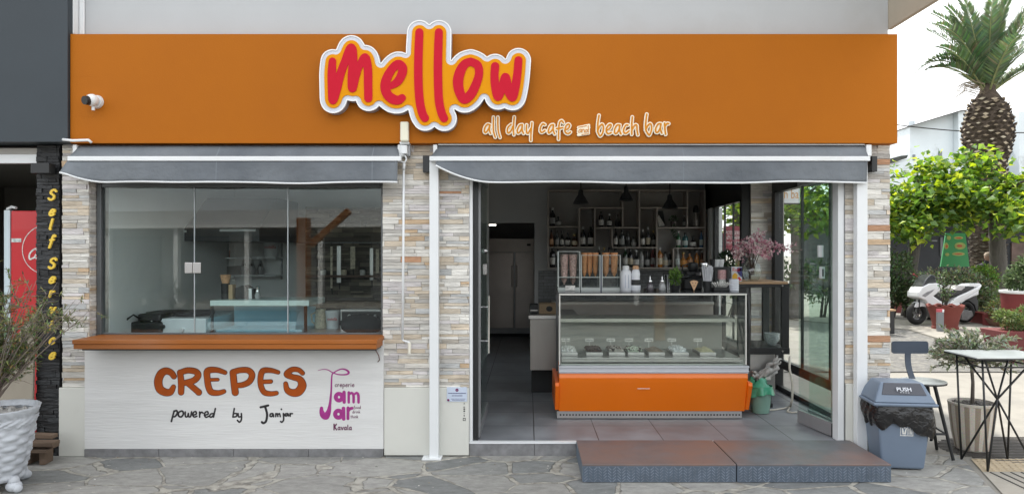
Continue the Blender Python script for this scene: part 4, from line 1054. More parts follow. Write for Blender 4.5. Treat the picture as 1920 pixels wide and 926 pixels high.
b = B(); b.box(-.055, .055, -.004, .004, 0.006, .26, mat=T); b.build("card", m_blackmat, t)
b = B(); b.add([T @ Vector(p) for p in ((-.045,-.005,.02),(.05,-.005,.02),(.03,-.005,.08),(-.02,-.005,.20),(-.04,-.005,.16))], [(0,1,2,3,4)]); b.build("print", lmat("white"), t)
# trailing plant on the shelf
lf_dark = leafmat("dark leaf", .25)
def leaves(b, n, blob, L, W, cols, rg, droop=0.0, shell=.45):
    tot = sum(w for *_, w in blob)
    for c, rad, w in blob:
        c = Vector(c)
        for _ in range(int(n * w / tot)):
            d = Vector((rg.gauss(0,1), rg.gauss(0,1), rg.gauss(0,1))).normalized()
            r = shell + (1 - shell) * rg.random()**.6
            p = c + Vector((d.x*rad[0], d.y*rad[1], d.z*rad[2])) * r * rg.uniform(.85, 1.08)
            dd = (d + Vector((rg.gauss(0,.6), rg.gauss(0,.6), rg.gauss(0,.6) - droop))).normalized()
            col = rg.choice(cols); v = rg.uniform(.75, 1.25)
            b.leaf(p, dd, (rg.gauss(0,.4), rg.gauss(0,.4), 1), L*rg.uniform(.65,1.25), W*rg.uniform(.65,1.25), 0, tuple(x*v for x in col))
DG = [(.02,.05,.02),(.03,.075,.025),(.015,.04,.02)]
MG = [(.05,.14,.03),(.08,.20,.04),(.035,.10,.025)]
def pot_plant(name, lab, px, base, Y, potr, poth, potmat, blob, n, L, W, cols, seed, potshape=None, droop=0, lm=None, z0=None, stems=6):
    x, z = X(px, Y), (Z(base, Y) if z0 is None else z0)
    t = thing(name, lab, "plant", (x, Y, z)); rg = random.Random(seed)
    b = B(); b.lathe(potshape or [(potr*.75, .0), (potr*.8, .004), (potr, poth*.95), (potr*1.06, poth*.96), (potr*1.06, poth), (potr*.9, poth), (potr*.86, poth*.9)], (x, Y, z), 20); b.build("pot", potmat, t, smooth=True)
    b = B(); b.lathe([(0.0001, poth*.9), (potr*.9, poth*.9)], (x, Y, z), 16, caps=False); b.build("soil", M("potting soil", (.03,.022,.016), .95, .3, 40), t)
    bl = [((x + c[0], Y + c[1], z + poth + c[2]), r, w) for c, r, w in blob]
    b = B(); leaves(b, n, bl, L, W, cols, rg, droop); b.build("foliage", lm or lf_dark, t)
    b = B()
    for i in range(stems):
        c, r, w = bl[i % len(bl)]
        tip = Vector(c) + Vector((rg.uniform(-.6,.6)*r[0], rg.uniform(-.6,.6)*r[1], rg.uniform(-.2,.7)*r[2]))
        b.tube([(x + rg.uniform(-.3,.3)*potr, Y + rg.uniform(-.3,.3)*potr, z + poth*.9), tip*.5 + Vector((x, Y, z + poth))*.5 + Vector((0,0,.1*r[2])), tip], [.004*max(1, potr*8), .003*max(1, potr*8), .001], 5)
    b.build("stem", M("green stem", (.06,.07,.03), .7, .2), t, smooth='all')
    return t
pot_plant("potted_plant", "small dark pot with trailing leaves on the upper right shelf", 1263, 426, 5.0, .05, .09, M("dark ceramic", (.09,.07,.07), .4), [((0,0,.03),(.06,.05,.05),1), ((-.01,-.08,-.16),(.03,.03,.14),1)], 130, .04, .02, [(.03,.07,.03),(.05,.11,.04)], 4, z0=Z(425.6, YSH))
# pendant lamps
for i, (px, py, Y, w, lab) in enumerate(((1089, 382, 3.2, 30, "black metal pendant lamp over the left end of the bar"), (1174, 376, 3.2, 27, "black metal pendant lamp over the middle of the bar"), (1256, 391, 3.2, 30, "black metal pendant lamp over the right of the bar"))):
    q = P(px, py, Y); r = w/2 * (D0 + Y) / F
    t = thing("pendant_lamp", lab, "lamp", q, group="black pendant lamps over the bar")
    b = B(); b.lathe([(r, 0), (r*.96, .012), (r*.62, .07), (r*.34, .11), (r*.30, .16), (r*.12, .18)], q, 20, caps=False); b.build("lamp_shade", m_blackmat, t, smooth='all', solid=.003)
    b = B(); b.cyl(q + Vector((0,0,.175)), (q.x, q.y, 2.748), .006, n=6); b.build("cord", m_black, t)
    b = B(); b.sphere(q + Vector((0, 0, .045)), r*.30, 12, 8); b.build("bulb", M("unlit bulb", (.6,.6,.58), .15), t, smooth='all')
# fridge in the back room, lit tube
t = thing("fridge", "tall dark steel double-door fridge in the back room doorway", "fridge", (X(957, 7), 7, .11))
b = B(); b.box(-1.05, .12, 7.03, 7.8, .16, 1.86); b.build("body", m_grey_alu, t)
m_fr = M("dim steel door", (.42,.38,.35), .35, .1, 3, .04, 30, metal=.75)
for x0, x1 in ((-1.04, X(963, 7)), (X(966, 7), .11)):
    b = B(); b.box(x0, x1, 7.0, 7.03, .26, Z(473, 7)); d = b.build("door", m_fr, t, bevel=.006)
    hx_ = x1 - .03 if x0 < -.5 else x0 + .03
    b = B(); b.tube([(hx_, 6.985, 1.0), (hx_, 6.96, 1.03), (hx_, 6.96, 1.35), (hx_, 6.985, 1.38)], .009, 6); b.build("handle", m_steel, d)
b = B(); b.box(-1.04, .11, 7.0, 7.03, Z(472, 7), 1.86); b.build("top_grille", m_fr, t); b = B(); b.box(X(988, 7), X(995, 7), 6.994, 6.9995, Z(461, 7), Z(457, 7)); b.build("display", m_black, t)
b = B(); b.box(-1.04, .11, 7.02, 7.7, .112, .16); b.build("plinth", m_blackmat, t)
m_tube = M("lit fluorescent tube", (1, .95, .85), .4, emit=2.2)
t = thing("ceiling_light", "short lit white tube light above the fridge in the back room", "light", (X(923, 5.9), 5.9, Z(422, 5.9)))
b = B(); b.cyl(P(917, 422, 5.9), P(930, 422, 5.9), .012, n=8); b.build("tube", m_tube, t); b = B(); q = P(923, 421, 5.9); b.box(q.x - .07, q.x + .07, 5.88, 5.92, q.z + .0125, q.z + .04); b.cyl((q.x, 5.9, q.z + .04), (q.x, 5.9, 2.75), .006, n=6); b.build("housing", m_alu, t)
# back counter with coffee gear (mostly hidden)
t = thing("bar_counter", "steel back counter under the bottle shelf", "counter", (1.5, 4.6, .11))
b = B(); b.box(.35, 2.69, 4.56, 5.18, .86, .90); b.build("top", m_steel, t, bevel=.004); b = B(); b.box(.37, 2.69, 4.6, 5.18, .115, .859); b.build("cabinet", m_fr, t)
# stainless side counter left of the display case
m_steel2 = M("warm brushed steel", (.36,.34,.32), .38, .12, 3, .05, 30, metal=.7, stretch=(1,1,.15))
t = thing("side_counter", "stainless steel side counter left of the ice cream display", "counter", (.2, 1.75, .11))
b = B(); b.box(X(991, 1.7), .52, 1.69, 2.5, Z(598, 1.7), Z(591, 1.7)); b.build("top", m_steel, t, bevel=.003)
b = B(); b.box(X(994, 1.7), .50, 1.71, 2.45, Z(694, 1.7), Z(598.5, 1.7)); b.build("cabinet", m_steel2, t, bevel=.003)
b = B(); b.box(X(997, 1.7), .50, 1.95, 2.4, .112, Z(694.5, 1.7)); b.build("plinth", m_blackmat, t)
z_ = Z(591, 1.7) + .001
t = thing("cardboard_box", "brown cardboard box with dark round print on the side counter", "box", (.22, 1.9, z_))
b = B(); b.box(X(1011, 1.85), X(1043, 1.85), 1.85, 2.1, z_, z_ + .105); b.build("carton", M("cardboard", (.34,.24,.15), .8, .1, 8), t, bevel=.003)
b = B(); b.prism([(.035*math.cos(a*.5236), .03*math.sin(a*.5236)) for a in range(12)], lambda u, w, d: Vector((X(1030, 1.85) + u, 1.85 - d, z_ + .055 + w)), .0003, .001); b.build("print", lmat("black"), t)
t = thing("card_terminal", "small black machine beside the cardboard box on the side counter", "machine", (.08, 1.9, z_))
b = B(); b.box(X(993, 1.9), X(1009, 1.9), 1.85, 2.05, z_, z_ + .10); b.build("body", m_blackmat, t, bevel=.008); b = B(); b.box(X(994, 1.9), X(1009, 1.9), 1.843, 1.849, z_ + .035, z_ + .042); b.build("trim", m_steel, t)

# ---------------------------------------------------------------- ice cream display case
YD = .66
Wl, Wr = X(1041, YD), X(1409, YD)
dcx = (Wl + Wr) / 2
t = dcase = thing("ice_cream_display", "glass-fronted ice cream display case with bright orange base", "display case", (dcx, YD, .11))
m_dorange = M("bright orange panel", lin(232, 114, 0), .3, .02, 2, coat=.2)
m_dorange2 = M("orange end panel", lin(236, 110, 10), .35, .02, 2)
zb, zo, zm, zg, zt = .185, Z(699, .66), Z(686, .66), Z(684, .66), 1.252
# base: front tapers inwards to the floor
yz = lambda x0, x1: (lambda u, w, d: Vector((d, u, w)))
b = B(); b.prism([(.74, zb), (1.40, zb), (1.40, zo), (.655, zo), (.645, .50), (.655, .46)], lambda u, w, d: Vector((d, u, w)), Wl + .035, Wr - .035); b.build("front_panel", m_dorange, t, bevel=.004)
for x0, x1 in ((Wl, Wl + .0345), (Wr - .0345, Wr)):
    b = B(); b.prism([(.73, zb + .015), (1.42, zb), (1.42, .46), (.635, .46), (.628, .43)], lambda u, w, d: Vector((d, u, w)), x0, x1); b.build("end_panel", m_dorange2, t, bevel=.004)
b = B(); b.box(Wl + .02, Wr - .055, .76, 1.38, .118, .182); kk = b.build("kick_plate", m_steel, t)
b = B()
for i in range(58):
    x = Wl + .045 + i * (Wr - Wl - .13) / 57
    b.box(x, x + .014, .7585, .7597, .142, .156)
b.build("vent_slots", m_black, t)
b = B(); b.box(Wl + .032, Wr - .030, .640, .70, zo + .001, zm); b.box(Wl + .030, Wr - .027, .634, .70, zo + .016, zo + .022); b.box(Wl + .030, Wr - .027, .630, .70, zm - .012, zm + .004); b.build("bumper", M("silver bumper", (.56,.58,.62), .3, .03, metal=.3), t, bevel=.004)
# glass box: tilted front sheet
gx0, gx1 = Wl + .04, Wr - .045
fg = lambda w: .668
b = B(); b.prism([(fg(zg), zg), (fg(zg) + .006, zg), (fg(zt - .02) + .006, zt - .02), (fg(zt - .02), zt - .02)], lambda u, w, d: Vector((d, u, w)), gx0 + .012, gx1 - .012); b.build("front_glass", glass("display glass", (.94,.965,.95), 1.33), t)
for x in (gx0, gx1 - .012):
    b = B(); b.prism([(fg(zg), zg), (1.38, zg), (1.38, zt - .02), (fg(zt - .02), zt - .02)], lambda u, w, d: Vector((d, u, w)), x + .002, x + .009); b.build("end_glass", m_glass_clear, t)
b = B()
for x in (gx0 - .006, gx1 - .006):
    b.prism([(fg(zg) - .003, zg), (fg(zg) + .016, zg), (fg(zt) + .016, zt - .02), (fg(zt) - .003, zt - .02)], lambda u, w, d: Vector((d, u, w)), x, x + .011)
b.box(gx0 - .006, gx1 + .006, fg(zt) - .006, fg(zt) + .02, zt - .022, zt - .008)
b.build("glass_frame", M("pale metal trim", (.70,.69,.64), .35, .04), t)
for s, x in ((-1, Wl + .008), (1, Wr - .030)):
    b = B(); b.prism([(fg(zg) - .01, .56), (fg(zg) + .05, .56), (fg(zt) + .04, zt - .012), (fg(zt) - .004, zt - .012), (fg(.9)-.03, .96)], lambda u, w, d: Vector((d, u, w)), x, x + .018); b.build("side_arm", m_black, t, bevel=.002)
b = B(); b.box(gx0 - .012, gx1 + .012, fg(zt) + .0, 1.40, zt - .007, zt); b.build("top", M("smoked top", (.05,.055,.06), .12, .03), t, bevel=.002)
m_inner = M("white liner", (.46,.47,.43), .45, .05, 4)
b = B(); b.box(gx0 + .014, gx1 - .014, 1.385, 1.40, zg, .96); b.box(gx0 + .014, gx1 - .014, .70, 1.384, zg - .02, zg + .005); b.build("liner", m_inner, t)
b = B(); b.box(gx0 + .016, gx1 - .016, .95, 1.38, .985, .993); b.box(gx0 + .016, gx1 - .016, .944, .950, .965, .995); b.build("glass_shelf", M("frosted shelf edge", (.58,.57,.50), .3, .05), t)
b = B(); b.box(gx0 + .02, gx1 - .02, .70, .75, zg + .02, zg + .045); b.box(gx0 + .02, gx1 - .02, .75, 1.37, zg + .04, zg + .05); b.build("pan_rail", m_steel, t)
text("la vetrina", .02, "maker_mark", m_grey_alu, lambda x, y, z: Vector((Wr - .17 + x, .6535 - z, zo - .045 + y)), t, .0006)
b = B(); b.box(X(1195, .65), X(1218, .65), .648, .651, Z(728.5, .65), Z(727.6, .65)); b.build("scratch", m_white, t)
# pans
PAN = [("white", (.75,.75,.72), "white crumbled topping"), ("chocolate", (.05,.025,.018), "dark chocolate pieces"), ("cookie", (.45,.42,.38), "black and white cookie pieces"), ("mint", (.50,.56,.46), "pale green and dark topping"), ("hazelnut", (.33,.27,.21), "brown hazelnut ice cream"), ("coconut", (.72,.74,.74), "white coconut flakes"), ("vanilla", (.60,.56,.36), "pale yellow ice cream")]
pxs = [1066, 1112, 1153, 1188, 1226, 1270, 1320]
for i, ((nm, c, desc), px) in enumerate(zip(PAN, pxs)):
    Yp = 1.02; x = X(px, Yp); zp = zg + .052; w = .075
    p_ = thing("ice_cream_pan", f"steel pan of {desc} inside the display case", "food pan", (x, Yp, zp), group="pans inside the ice cream display")
    b = B(); b.box(x - w, x + w, Yp - .15, Yp + .15, zp, zp + .03); b.build("pan", m_steel, p_, bevel=.004)
    rg = random.Random(40 + i)
    b = B(); b.grid(lambda u, v: Vector((x - w*.92 + 1.84*w*u, Yp - .14 + .28*v, zp + .0312 + (.03*math.sin(math.pi*u)*math.sin(math.pi*v)) * rg.uniform(.6, 1.25))), 9, 12)
    if nm in ("white", "chocolate", "cookie", "mint", "coconut"):
        for _ in range(70):
            a, e = rg.uniform(-.85, .85), rg.uniform(-.9, .9); s_ = rg.uniform(.006, .013)
            b.box(-s_, s_, -s_, s_, -s_, s_*.6, mat=Matrix.Translation((x + a*w, Yp + e*.14, zp + .036 + .026*math.cos(a*1.5)*math.cos(e*1.5))) @ Matrix.Rotation(rg.uniform(0, 3), 4, (rg.random(), rg.random(), 1)), mi=1 if rg.random() < .35 else 0)
    b.build("food", [M(nm + " food", c, .6, .3, 30), M(nm + " bits", (.05,.035,.03) if nm in ("cookie", "mint") else tuple(min(.8, q*1.2) for q in c), .6, .2)], p_, smooth='all')
    q = Vector((x - .02, Yp + .16, zp + .105))
    b = B(); b.box(q.x - .04, q.x + .04, q.y - .002, q.y + .002, q.z - .016, q.z + .016); b.box(q.x - .003, q.x + .003, q.y - .002, q.y + .002, zp + .01, q.z - .0162); lb = b.build("label_card", lmat("white"), p_)
    b = B(); b.box(q.x - .032, q.x + .030, q.y - .0032, q.y - .0022, q.z - .002, q.z + .003); b.build("print", lmat("grey"), lb)

# ---- things on top of the display case
ZT = zt + .001
def cone_stack(parent_lab, x, y, z0, h, r0, r1, mat, n=7, wrap=None):
    o = thing("cone_stack", parent_lab, "ice cream cones", (x, y, z0), group="ice cream cones in clear holders")
    b = B(); pr = []
    for k in range(n):
        za, zb2 = h*k/n, h*(k + .93)/n
        ra = r0 + (r1 - r0)*k/n
        pr += [(ra*.93, za), (ra*1.02, zb2)]
    b.lathe(pr, (x, y, z0), 14); b.build("cones", mat, o, smooth=True)
    b = B(); b.lathe([(r0*.95, 0), (.004, -h*.22)], (x, y, z0), 14); b.build("cone_tip", mat, o, smooth=True)
    return o
m_waffle = M("waffle cone", (.66,.31,.14), .7, .2, 60, .4, 120); m_wafer = M("speckled pink cone wrap", (.60,.40,.36), .6, .55, 70)
m_edge = M("acrylic edge", (.52,.56,.54), .25, .05)
def acrylic_box(lab, px0, px1, top, Y0, depth):
    x0, x1 = X(px0, Y0), X(px1, Y0); z1 = Z(top, Y0)
    o = thing("cone_holder", lab, "cone holder", ((x0 + x1)/2, Y0 + depth/2, ZT), group="clear acrylic cone holders")
    b = B()
    for a in ((x0, x0 + .004, Y0, Y0 + depth), (x1 - .004, x1, Y0, Y0 + depth), (x0 + .005, x1 - .005, Y0 + depth - .004, Y0 + depth), (x0 + .005, x1 - .005, Y0, Y0 + .004)):
        b.box(a[0], a[1], a[2], a[3], ZT + .032, z1)
    b.build("panels", m_acrylic, o)
    b = B()
    for xx in (x0, x1):
        for yy in (Y0, Y0 + depth): b.box(xx - .004, xx + .004, yy - .004, yy + .004, ZT + .03, z1)
    for zq in (z1, ZT + .13): b.box(x0, x1, Y0 - .003, Y0 - .0005, zq - .005, zq)
    b.box(x0 - .004, x1 + .004, Y0 - .004, Y0 + depth + .004, ZT, ZT + .03); b.box(x0 + .005, x1 - .005, Y0 + .005, Y0 + depth - .005, ZT + .12, ZT + .124)
    b.build("frame", m_edge, o)
    return x0, x1, z1
Y1 = .95
x0, x1, z1 = acrylic_box("clear acrylic cone holder with pink speckled wrapped cones and a white tag", 1047, 1087, 471, Y1, .20)
for i, u in enumerate((.30, .72)): cone_stack(f"stack of pink speckled wrapped cones, {('left','right')[i]} one in the tallest holder", x0 + (x1-x0)*u, Y1 + .1, ZT + .105, .235, .030, .040, m_wafer, 6)
b = B(); b.box(X(1060, Y1), X(1078, Y1), Y1 - .012, Y1 - .006, Z(544, Y1), Z(535, Y1)); tag(b.build("price_tag", lmat("white"), origin=P(1069, 540, Y1)), "small white tag at the foot of the pink cone holder", "tag")
x0, x1, z1 = acrylic_box("clear acrylic cone holder with three stacks of waffle cones", 1090, 1125, 478, Y1, .20)
for i, u in enumerate((.20, .50, .81)): cone_stack(f"stack of orange waffle cones, {('left','middle','right')[i]} of three in the holder", x0 + (x1-x0)*u, Y1 + (.08, .10, .09)[i], ZT + .17, .185, .022, .030, m_waffle, 7)
x0, x1, z1 = acrylic_box("clear acrylic cone holder with two thick stacks of waffle cones", 1129, 1163, 478, Y1, .20)
for i, u in enumerate((.26, .74)): cone_stack(f"thick stack of orange waffle cones, {('left','right')[i]} of two in the holder", x0 + (x1-x0)*u, Y1 + .1, ZT + .17, .185, .029, .037, m_waffle, 8)
b = B(); b.box(X(1126, Y1), X(1128.3, Y1), Y1 - .0, Y1 + .18, ZT, Z(480, Y1)); tag(b.build("divider_card", M("navy card", (.03,.035,.09), .4), origin=(X(1127, Y1), Y1, ZT)), "narrow navy blue card between two waffle cone holders", "card")
def lathe_thing(name, lab, cat, px, Y, parts, n=16, z0=None, base=None):
    z0 = ZT if z0 is None else z0
    o = thing(name, lab, cat, (X(px, Y), Y, z0))
    for pn, prof, mt in parts:
        b = B(); b.lathe(prof, (X(px, Y), Y, z0), n); b.build(pn, mt, o, smooth=True)
    return o
m_milk = M("white plastic bottle", (.78,.80,.84), .35, .03)
hB = .235
t = lathe_thing("sauce_bottle", "plain white plastic bottle with white cap on the display case", "bottle", 1173.5, .92, [("body", [(.048,0),(.052,.006),(.052,.155),(.046,.182),(.028,.200)], m_milk), ("cap", [(.030,.201),(.032,.206),(.030,.232),(.015,.236)], m_alu)])
b = B(); x = X(1173.5, .92)
for dx in (-.012, .018): b.box(x + dx - .001, x + dx + .001, .92 - .0535, .92 - .0525 + .004, .03 + ZT, .15 + ZT)
b.build("print", M("blue print", (.2,.26,.4), .5), t)
t = lathe_thing("sauce_bottle", "white plastic bottle with tan cap and dark label on the display case", "bottle", 1192, .92, [("body", [(.040,0),(.044,.006),(.046,.05),(.038,.13),(.041,.155),(.036,.185),(.026,.2)], m_milk), ("cap", [(.028,.201),(.030,.206),(.027,.232),(.012,.236)], lmat("tan")), ("label", [(.0462,.055),(.0448,.105)], lmat("black"))])
for i, (px, lab) in enumerate(((1219, "steel-topped glass syrup dispenser with dark label, nearest the white bottles"), (1241.5, "steel-topped glass syrup dispenser beside the potted herb"))):
    lathe_thing("syrup_dispenser", lab, "dispenser", px, .96, [("glass_body", [(.030,0),(.033,.005),(.036,.03),(.028,.065),(.018,.078)], M("dark syrup glass", (.10,.09,.10) if i == 0 else (.35,.36,.36), .1, .3, 40, spec=.8)), ("lid", [(.02,.079),(.022,.085),(.019,.098),(.006,.104),(.003,.135)], m_chrome)])
t = lathe_thing("steel_shaker", "tall steel shaker cup behind the potted herb on the display case", "cup", 1252, 1.12, [("cup", [(.026,0),(.034,.14),(.036,.145),(.032,.145)], m_chrome)])
pot_plant("potted_herb", "bright green herb in a black pot on the display case", 1266, 549, .98, .044, .05, m_blackmat, [((0,0,.075),(.055,.05,.085),1)], 240, .032, .016, [(.16,.30,.05),(.10,.22,.04),(.22,.36,.08)], 9, z0=ZT, lm=leafmat("fresh leaf", .4), droop=-.5)
# coffee grinder, cone sign, straws, spoons, cups
t = thing("coffee_machine", "black coffee machine with portafilter handles behind the cone-shaped sign", "coffee machine", (X(1305, 1.28), 1.28, ZT))
x = X(1305, 1.26); b = B(); b.box(x - .125, x + .10, 1.20, 1.39, ZT, ZT + .11); b.box(x - .10, x + .09, 1.22, 1.38, ZT + .13, ZT + .17); b.build("body", m_blackmat, t, bevel=.012)
b = B(); b.lathe([(.035,.171),(.055,.20),(.05,.25),(.02,.262)], (x - .02, 1.3, ZT), 14); b.build("hopper", m_black, t, smooth=True)
b = B(); b.tube([(x - .1, 1.22, ZT + .15), (x - .15, 1.2, ZT + .18), (x - .14, 1.2, ZT + .23), (x - .09, 1.22, ZT + .245)], .008, 6); b.build("handle", m_blackmat, t, smooth='all')
b = B(); b.tube([(x - .06, 1.2, ZT + .125), (x - .18, 1.1, ZT + .12)], .014, 8); b.build("portafilter", m_black, t, smooth='all')
b = B(); b.box(x - .02, x + .03, 1.195, 1.1995, ZT + .135, ZT + .165); b.build("gauge", m_chrome, t)
t = thing("cone_sign", "small paper cone sign with a dotted face standing on the display case edge", "sign", (X(1301.5, .86), .86, ZT))
def fp(u, w, d): return Vector((X(1301.5, .86) + u, .86 + d, ZT + w))
b = B(); b.prism([(0,.0),(.038,.088),(.022,.098),(0,.102),(-.022,.098),(-.038,.088)], fp, 0, .012); b.build("cone", M("biscuit board", (.62,.38,.22), .7, .15, 40), t, bevel=.002)
b = B()
for u, w in ((-.012,.075),(.012,.075)): b.prism([(u + .004*math.cos(a), w + .004*math.sin(a)) for a in [i*.785 for i in range(8)]], fp, -.001, -.0002)
b.prism([(-.009,.058),(0,.053),(.009,.058),(.006,.052),(0,.049),(-.006,.052)], fp, -.001, -.0002); b.build("face_print", lmat("black"), t)
t = thing("straw_holder", "clear holder full of white wrapped straws on the display case", "straws", (X(1326, .98), .98, ZT))
b = B(); b.lathe([(.036,0),(.042,.09),(.040,.09),(.034,.004)], (X(1326, .98), .98, ZT), 14); b.build("cup", m_blackmat, t, smooth=True)
b = B(); rg = random.Random(2)
for _ in range(34):
    a, r = rg.uniform(0, 6.28), rg.uniform(0, .026); x, y = X(1326, .98) + r*math.cos(a), .98 + r*math.sin(a)
    b.cyl((x, y, ZT + .02), (x + math.cos(a)*r*1.0, y + math.sin(a)*r, ZT + rg.uniform(.19, .245)), .0055, n=6)
b.build("straws", M("white straw wrap", (.62,.63,.66), .5, .1, 20), t)
t = thing("spoon_holder", "black holder with white plastic spoons fanned out on the display case", "spoons", (X(1352, .92), .92, ZT))
b = B(); b.box(X(1338, .92), X(1366, .92), .90, 1.0, ZT, ZT + .03); b.build("tray", m_blackmat, t, bevel=.004)
b = B()
for i in range(8):
    u = (i - 3.5) / 3.5; x = X(1352, .92) + u*.045
    b.tube([(x, .93, ZT + .032), (x + u*.035, .915, ZT + .075), (x + u*.045, .91, ZT + .098 - abs(u)*.025)], [.005, .008, .004], 6)
b.build("spoons", lmat("white"), t, smooth='all')
t = lathe_thing("paper_cups", "stack of pink and white paper cups on the display case", "paper cups", 1355, 1.08, [("cups", sum([[(.046 - .0*k, .105 + .0145*k), (.049, .118 + .0145*k)] for k in range(6)], []), M("pink cup print", (.66,.42,.42), .5, .3, 60)), ("cup_base", [(.036,0),(.038,.104)], lmat("white"))])
t = lathe_thing("lid_stack", "stack of white plastic lids at the right end of the display case", "lids", 1376, .93, [("lids", sum([[(.041 + .004*(k % 2), .0105*k), (.045, .0105*k + .006)] for k in range(11)], []), M("white lid plastic", (.72,.74,.80), .4, .03))])
t = thing("cup_rack", "black rack shelf carrying steel and white cups behind the straws", "rack", (X(1346, 1.25), 1.25, ZT))
b = B(); b.box(X(1329, 1.25), X(1367, 1.25), 1.2, 1.36, ZT + .185, ZT + .215)
for xx in (1331, 1365): b.box(X(xx - 1, 1.25), X(xx + 1, 1.25), 1.3, 1.32, ZT, ZT + .184)
b.build("frame", m_blackmat, t)
for px, m_, lab in ((1336, m_blackmat, "small black cup on the rack behind the straws"), (1343.5, m_alu, "white paper cup on the rack, left of two"), (1352.5, m_alu, "white paper cup on the rack, right of two")):
    lathe_thing("cup", lab, "cup", px, 1.27, [("cup", [(.020,0),(.028,.07),(.029,.073),(.026,.073)], m_)], z0=ZT + .216)
lathe_thing("steel_shaker", "stack of steel shakers left of the cup rack", "cup", 1320, 1.2, [("cup", [(.03,0),(.034,.20),(.036,.205),(.030,.21),(.036,.25),(.034,.255)], m_chrome)])
b = B(); b.box(X(1364, 1.0), X(1368.5, 1.0), 1.0, 1.08, ZT, Z(506, 1.0)); tag(b.build("menu_stand", m_black, bevel=.002, origin=(X(1366, 1), 1.0, ZT)), "narrow black stand between paper cups and the lids", "stand")

# ---------------------------------------------------------------- glazed bar cabinet on the right
YK = 1.14
kx0, kx1 = X(1384, YK), X(1481, YK)
t = thing("glazed_cabinet", "tall black-framed glazed cabinet with light wood top and steel base", "cabinet", ((kx0 + kx1)/2, YK, .11))
kt = Z(528, YK)
b = B(); b.box(kx0, kx1 - .02, YK - .01, YK + .62, kt - .022, kt); b.build("top", m_wood, t, bevel=.003)
b = B(); zk = [Z(531.5, YK), Z(539, YK), Z(652, YK), Z(664, YK)]
b.box(kx0, kx1, YK, YK + .6, zk[1], zk[0]); b.box(kx0, kx1, YK, YK + .6, zk[3], zk[2])
for xx in (kx0, kx1 - .075):
    b.box(xx, xx + .07, YK + .001, YK + .04, zk[2] + .001, zk[1] - .001)
b.box(kx1 - .07, kx1, YK + .56, YK + .599, zk[2] + .001, zk[1] - .001); b.box(kx0, kx0 + .04, YK + .56, YK + .599, zk[2] + .001, zk[1] - .001)
b.build("frame", m_black, t, bevel=.003)
b = B(); b.box(kx0 + .07, kx1 - .076, YK + .01, YK + .016, zk[2], zk[1]); b.build("front_pane", m_glass_clear, t)
b = B(); b.box(kx0 + .02, kx1 - .13, YK + .03, YK + .55, Z(742, YK), zk[3] - .001); b.build("steel_base", m_steel, t, bevel=.004)
for xx in (kx0 + .06, kx1 - .16):
    b = B(); b.cyl((xx, YK + .1, .112), (xx, YK + .1, Z(742, YK)), .018, n=10); b.box(xx - .025, xx + .025, YK + .08, YK + .12, .112, .15); b.build("caster", m_blackmat, t)
b = B(); b.cyl((kx1 - .07, YK - .005, (zk[0]+zk[1])/2), (kx1 - .07, YK + .0, (zk[0]+zk[1])/2), .010, n=10); b.cyl((kx1 - .07, YK - .005, (zk[2]+zk[3])/2), (kx1 - .07, YK + .0, (zk[2]+zk[3])/2), .010, n=10); b.build("screw", m_chrome, t)
t = thing("plastic_bag", "crumpled clear plastic bag hanging on the cabinet's steel base", "bag", (X(1432, YK - .05), YK - .05, .5)); rg = random.Random(5)
def crumple(c, rx, ry, rz, amp, seed, nu=20, nv=14):
    rg = random.Random(seed); ph = [rg.uniform(0, 6.28) for _ in range(12)]
    def f(u, v):
        a, e = 2*math.pi*u, math.pi*(v - .5)
        k = 1 + amp*(math.sin(5*a + ph[0] + 3*e) + math.sin(9*a - 5*e + ph[1])*.6 + math.sin(13*e + 4*a + ph[2])*.5)
        return Vector((c[0] + rx*k*math.cos(a)*math.cos(e), c[1] + ry*k*math.sin(a)*math.cos(e), c[2] + rz*k*math.sin(e)))
    b = B(); b.grid(f, nu, nv); return b
m_film = M("crumpled clear film", (.40,.39,.37), .12, .3, 12, .8, 20, spec=.8)
b = B(); pth = [P(1413, 702, YK - .06), P(1425, 707, YK - .08), P(1440, 700, YK - .09), P(1455, 684, YK - .08), P(1462, 672, YK - .05)]
for off_, k_ in ((Vector((0,0,0)), 1), (Vector((-.01,.03,.022)), .8), (Vector((.012,.02,-.03)), .7)):
    sp_ = [pth[0].lerp(pth[1], i/4) for i in range(4)] + [pth[1].lerp(pth[2], i/4) for i in range(4)] + [pth[2].lerp(pth[3], i/4) for i in range(4)] + [pth[3].lerp(pth[4], i/4) for i in range(5)]
    b.tube([p + off_ + Vector((rg.gauss(0,.008), rg.gauss(0,.01), rg.gauss(0,.010))) for p in sp_], [.008 + .024*k_*math.sin(math.pi*(i + .5)/17)*rg.uniform(.5, 1.3) for i in range(17)], 8)
b.build("film", m_film, t, smooth='all')
t = thing("glass_bowls", "stack of clear glass bowls inside the glazed cabinet", "bowls", (X(1447, YK + .2), YK + .2, zk[2]))
b = B()
for k in range(3): b.lathe([(.03,.0+.018*k),(.07,.05+.02*k),(.078,.075+.022*k),(.074,.075+.022*k)], (X(1447, YK + .2), YK + .2, zk[2] + .001), 12)
b.build("glass", M("pressed glass", (.45,.5,.5), .08, .4, 50, spec=.8), t, smooth=True)
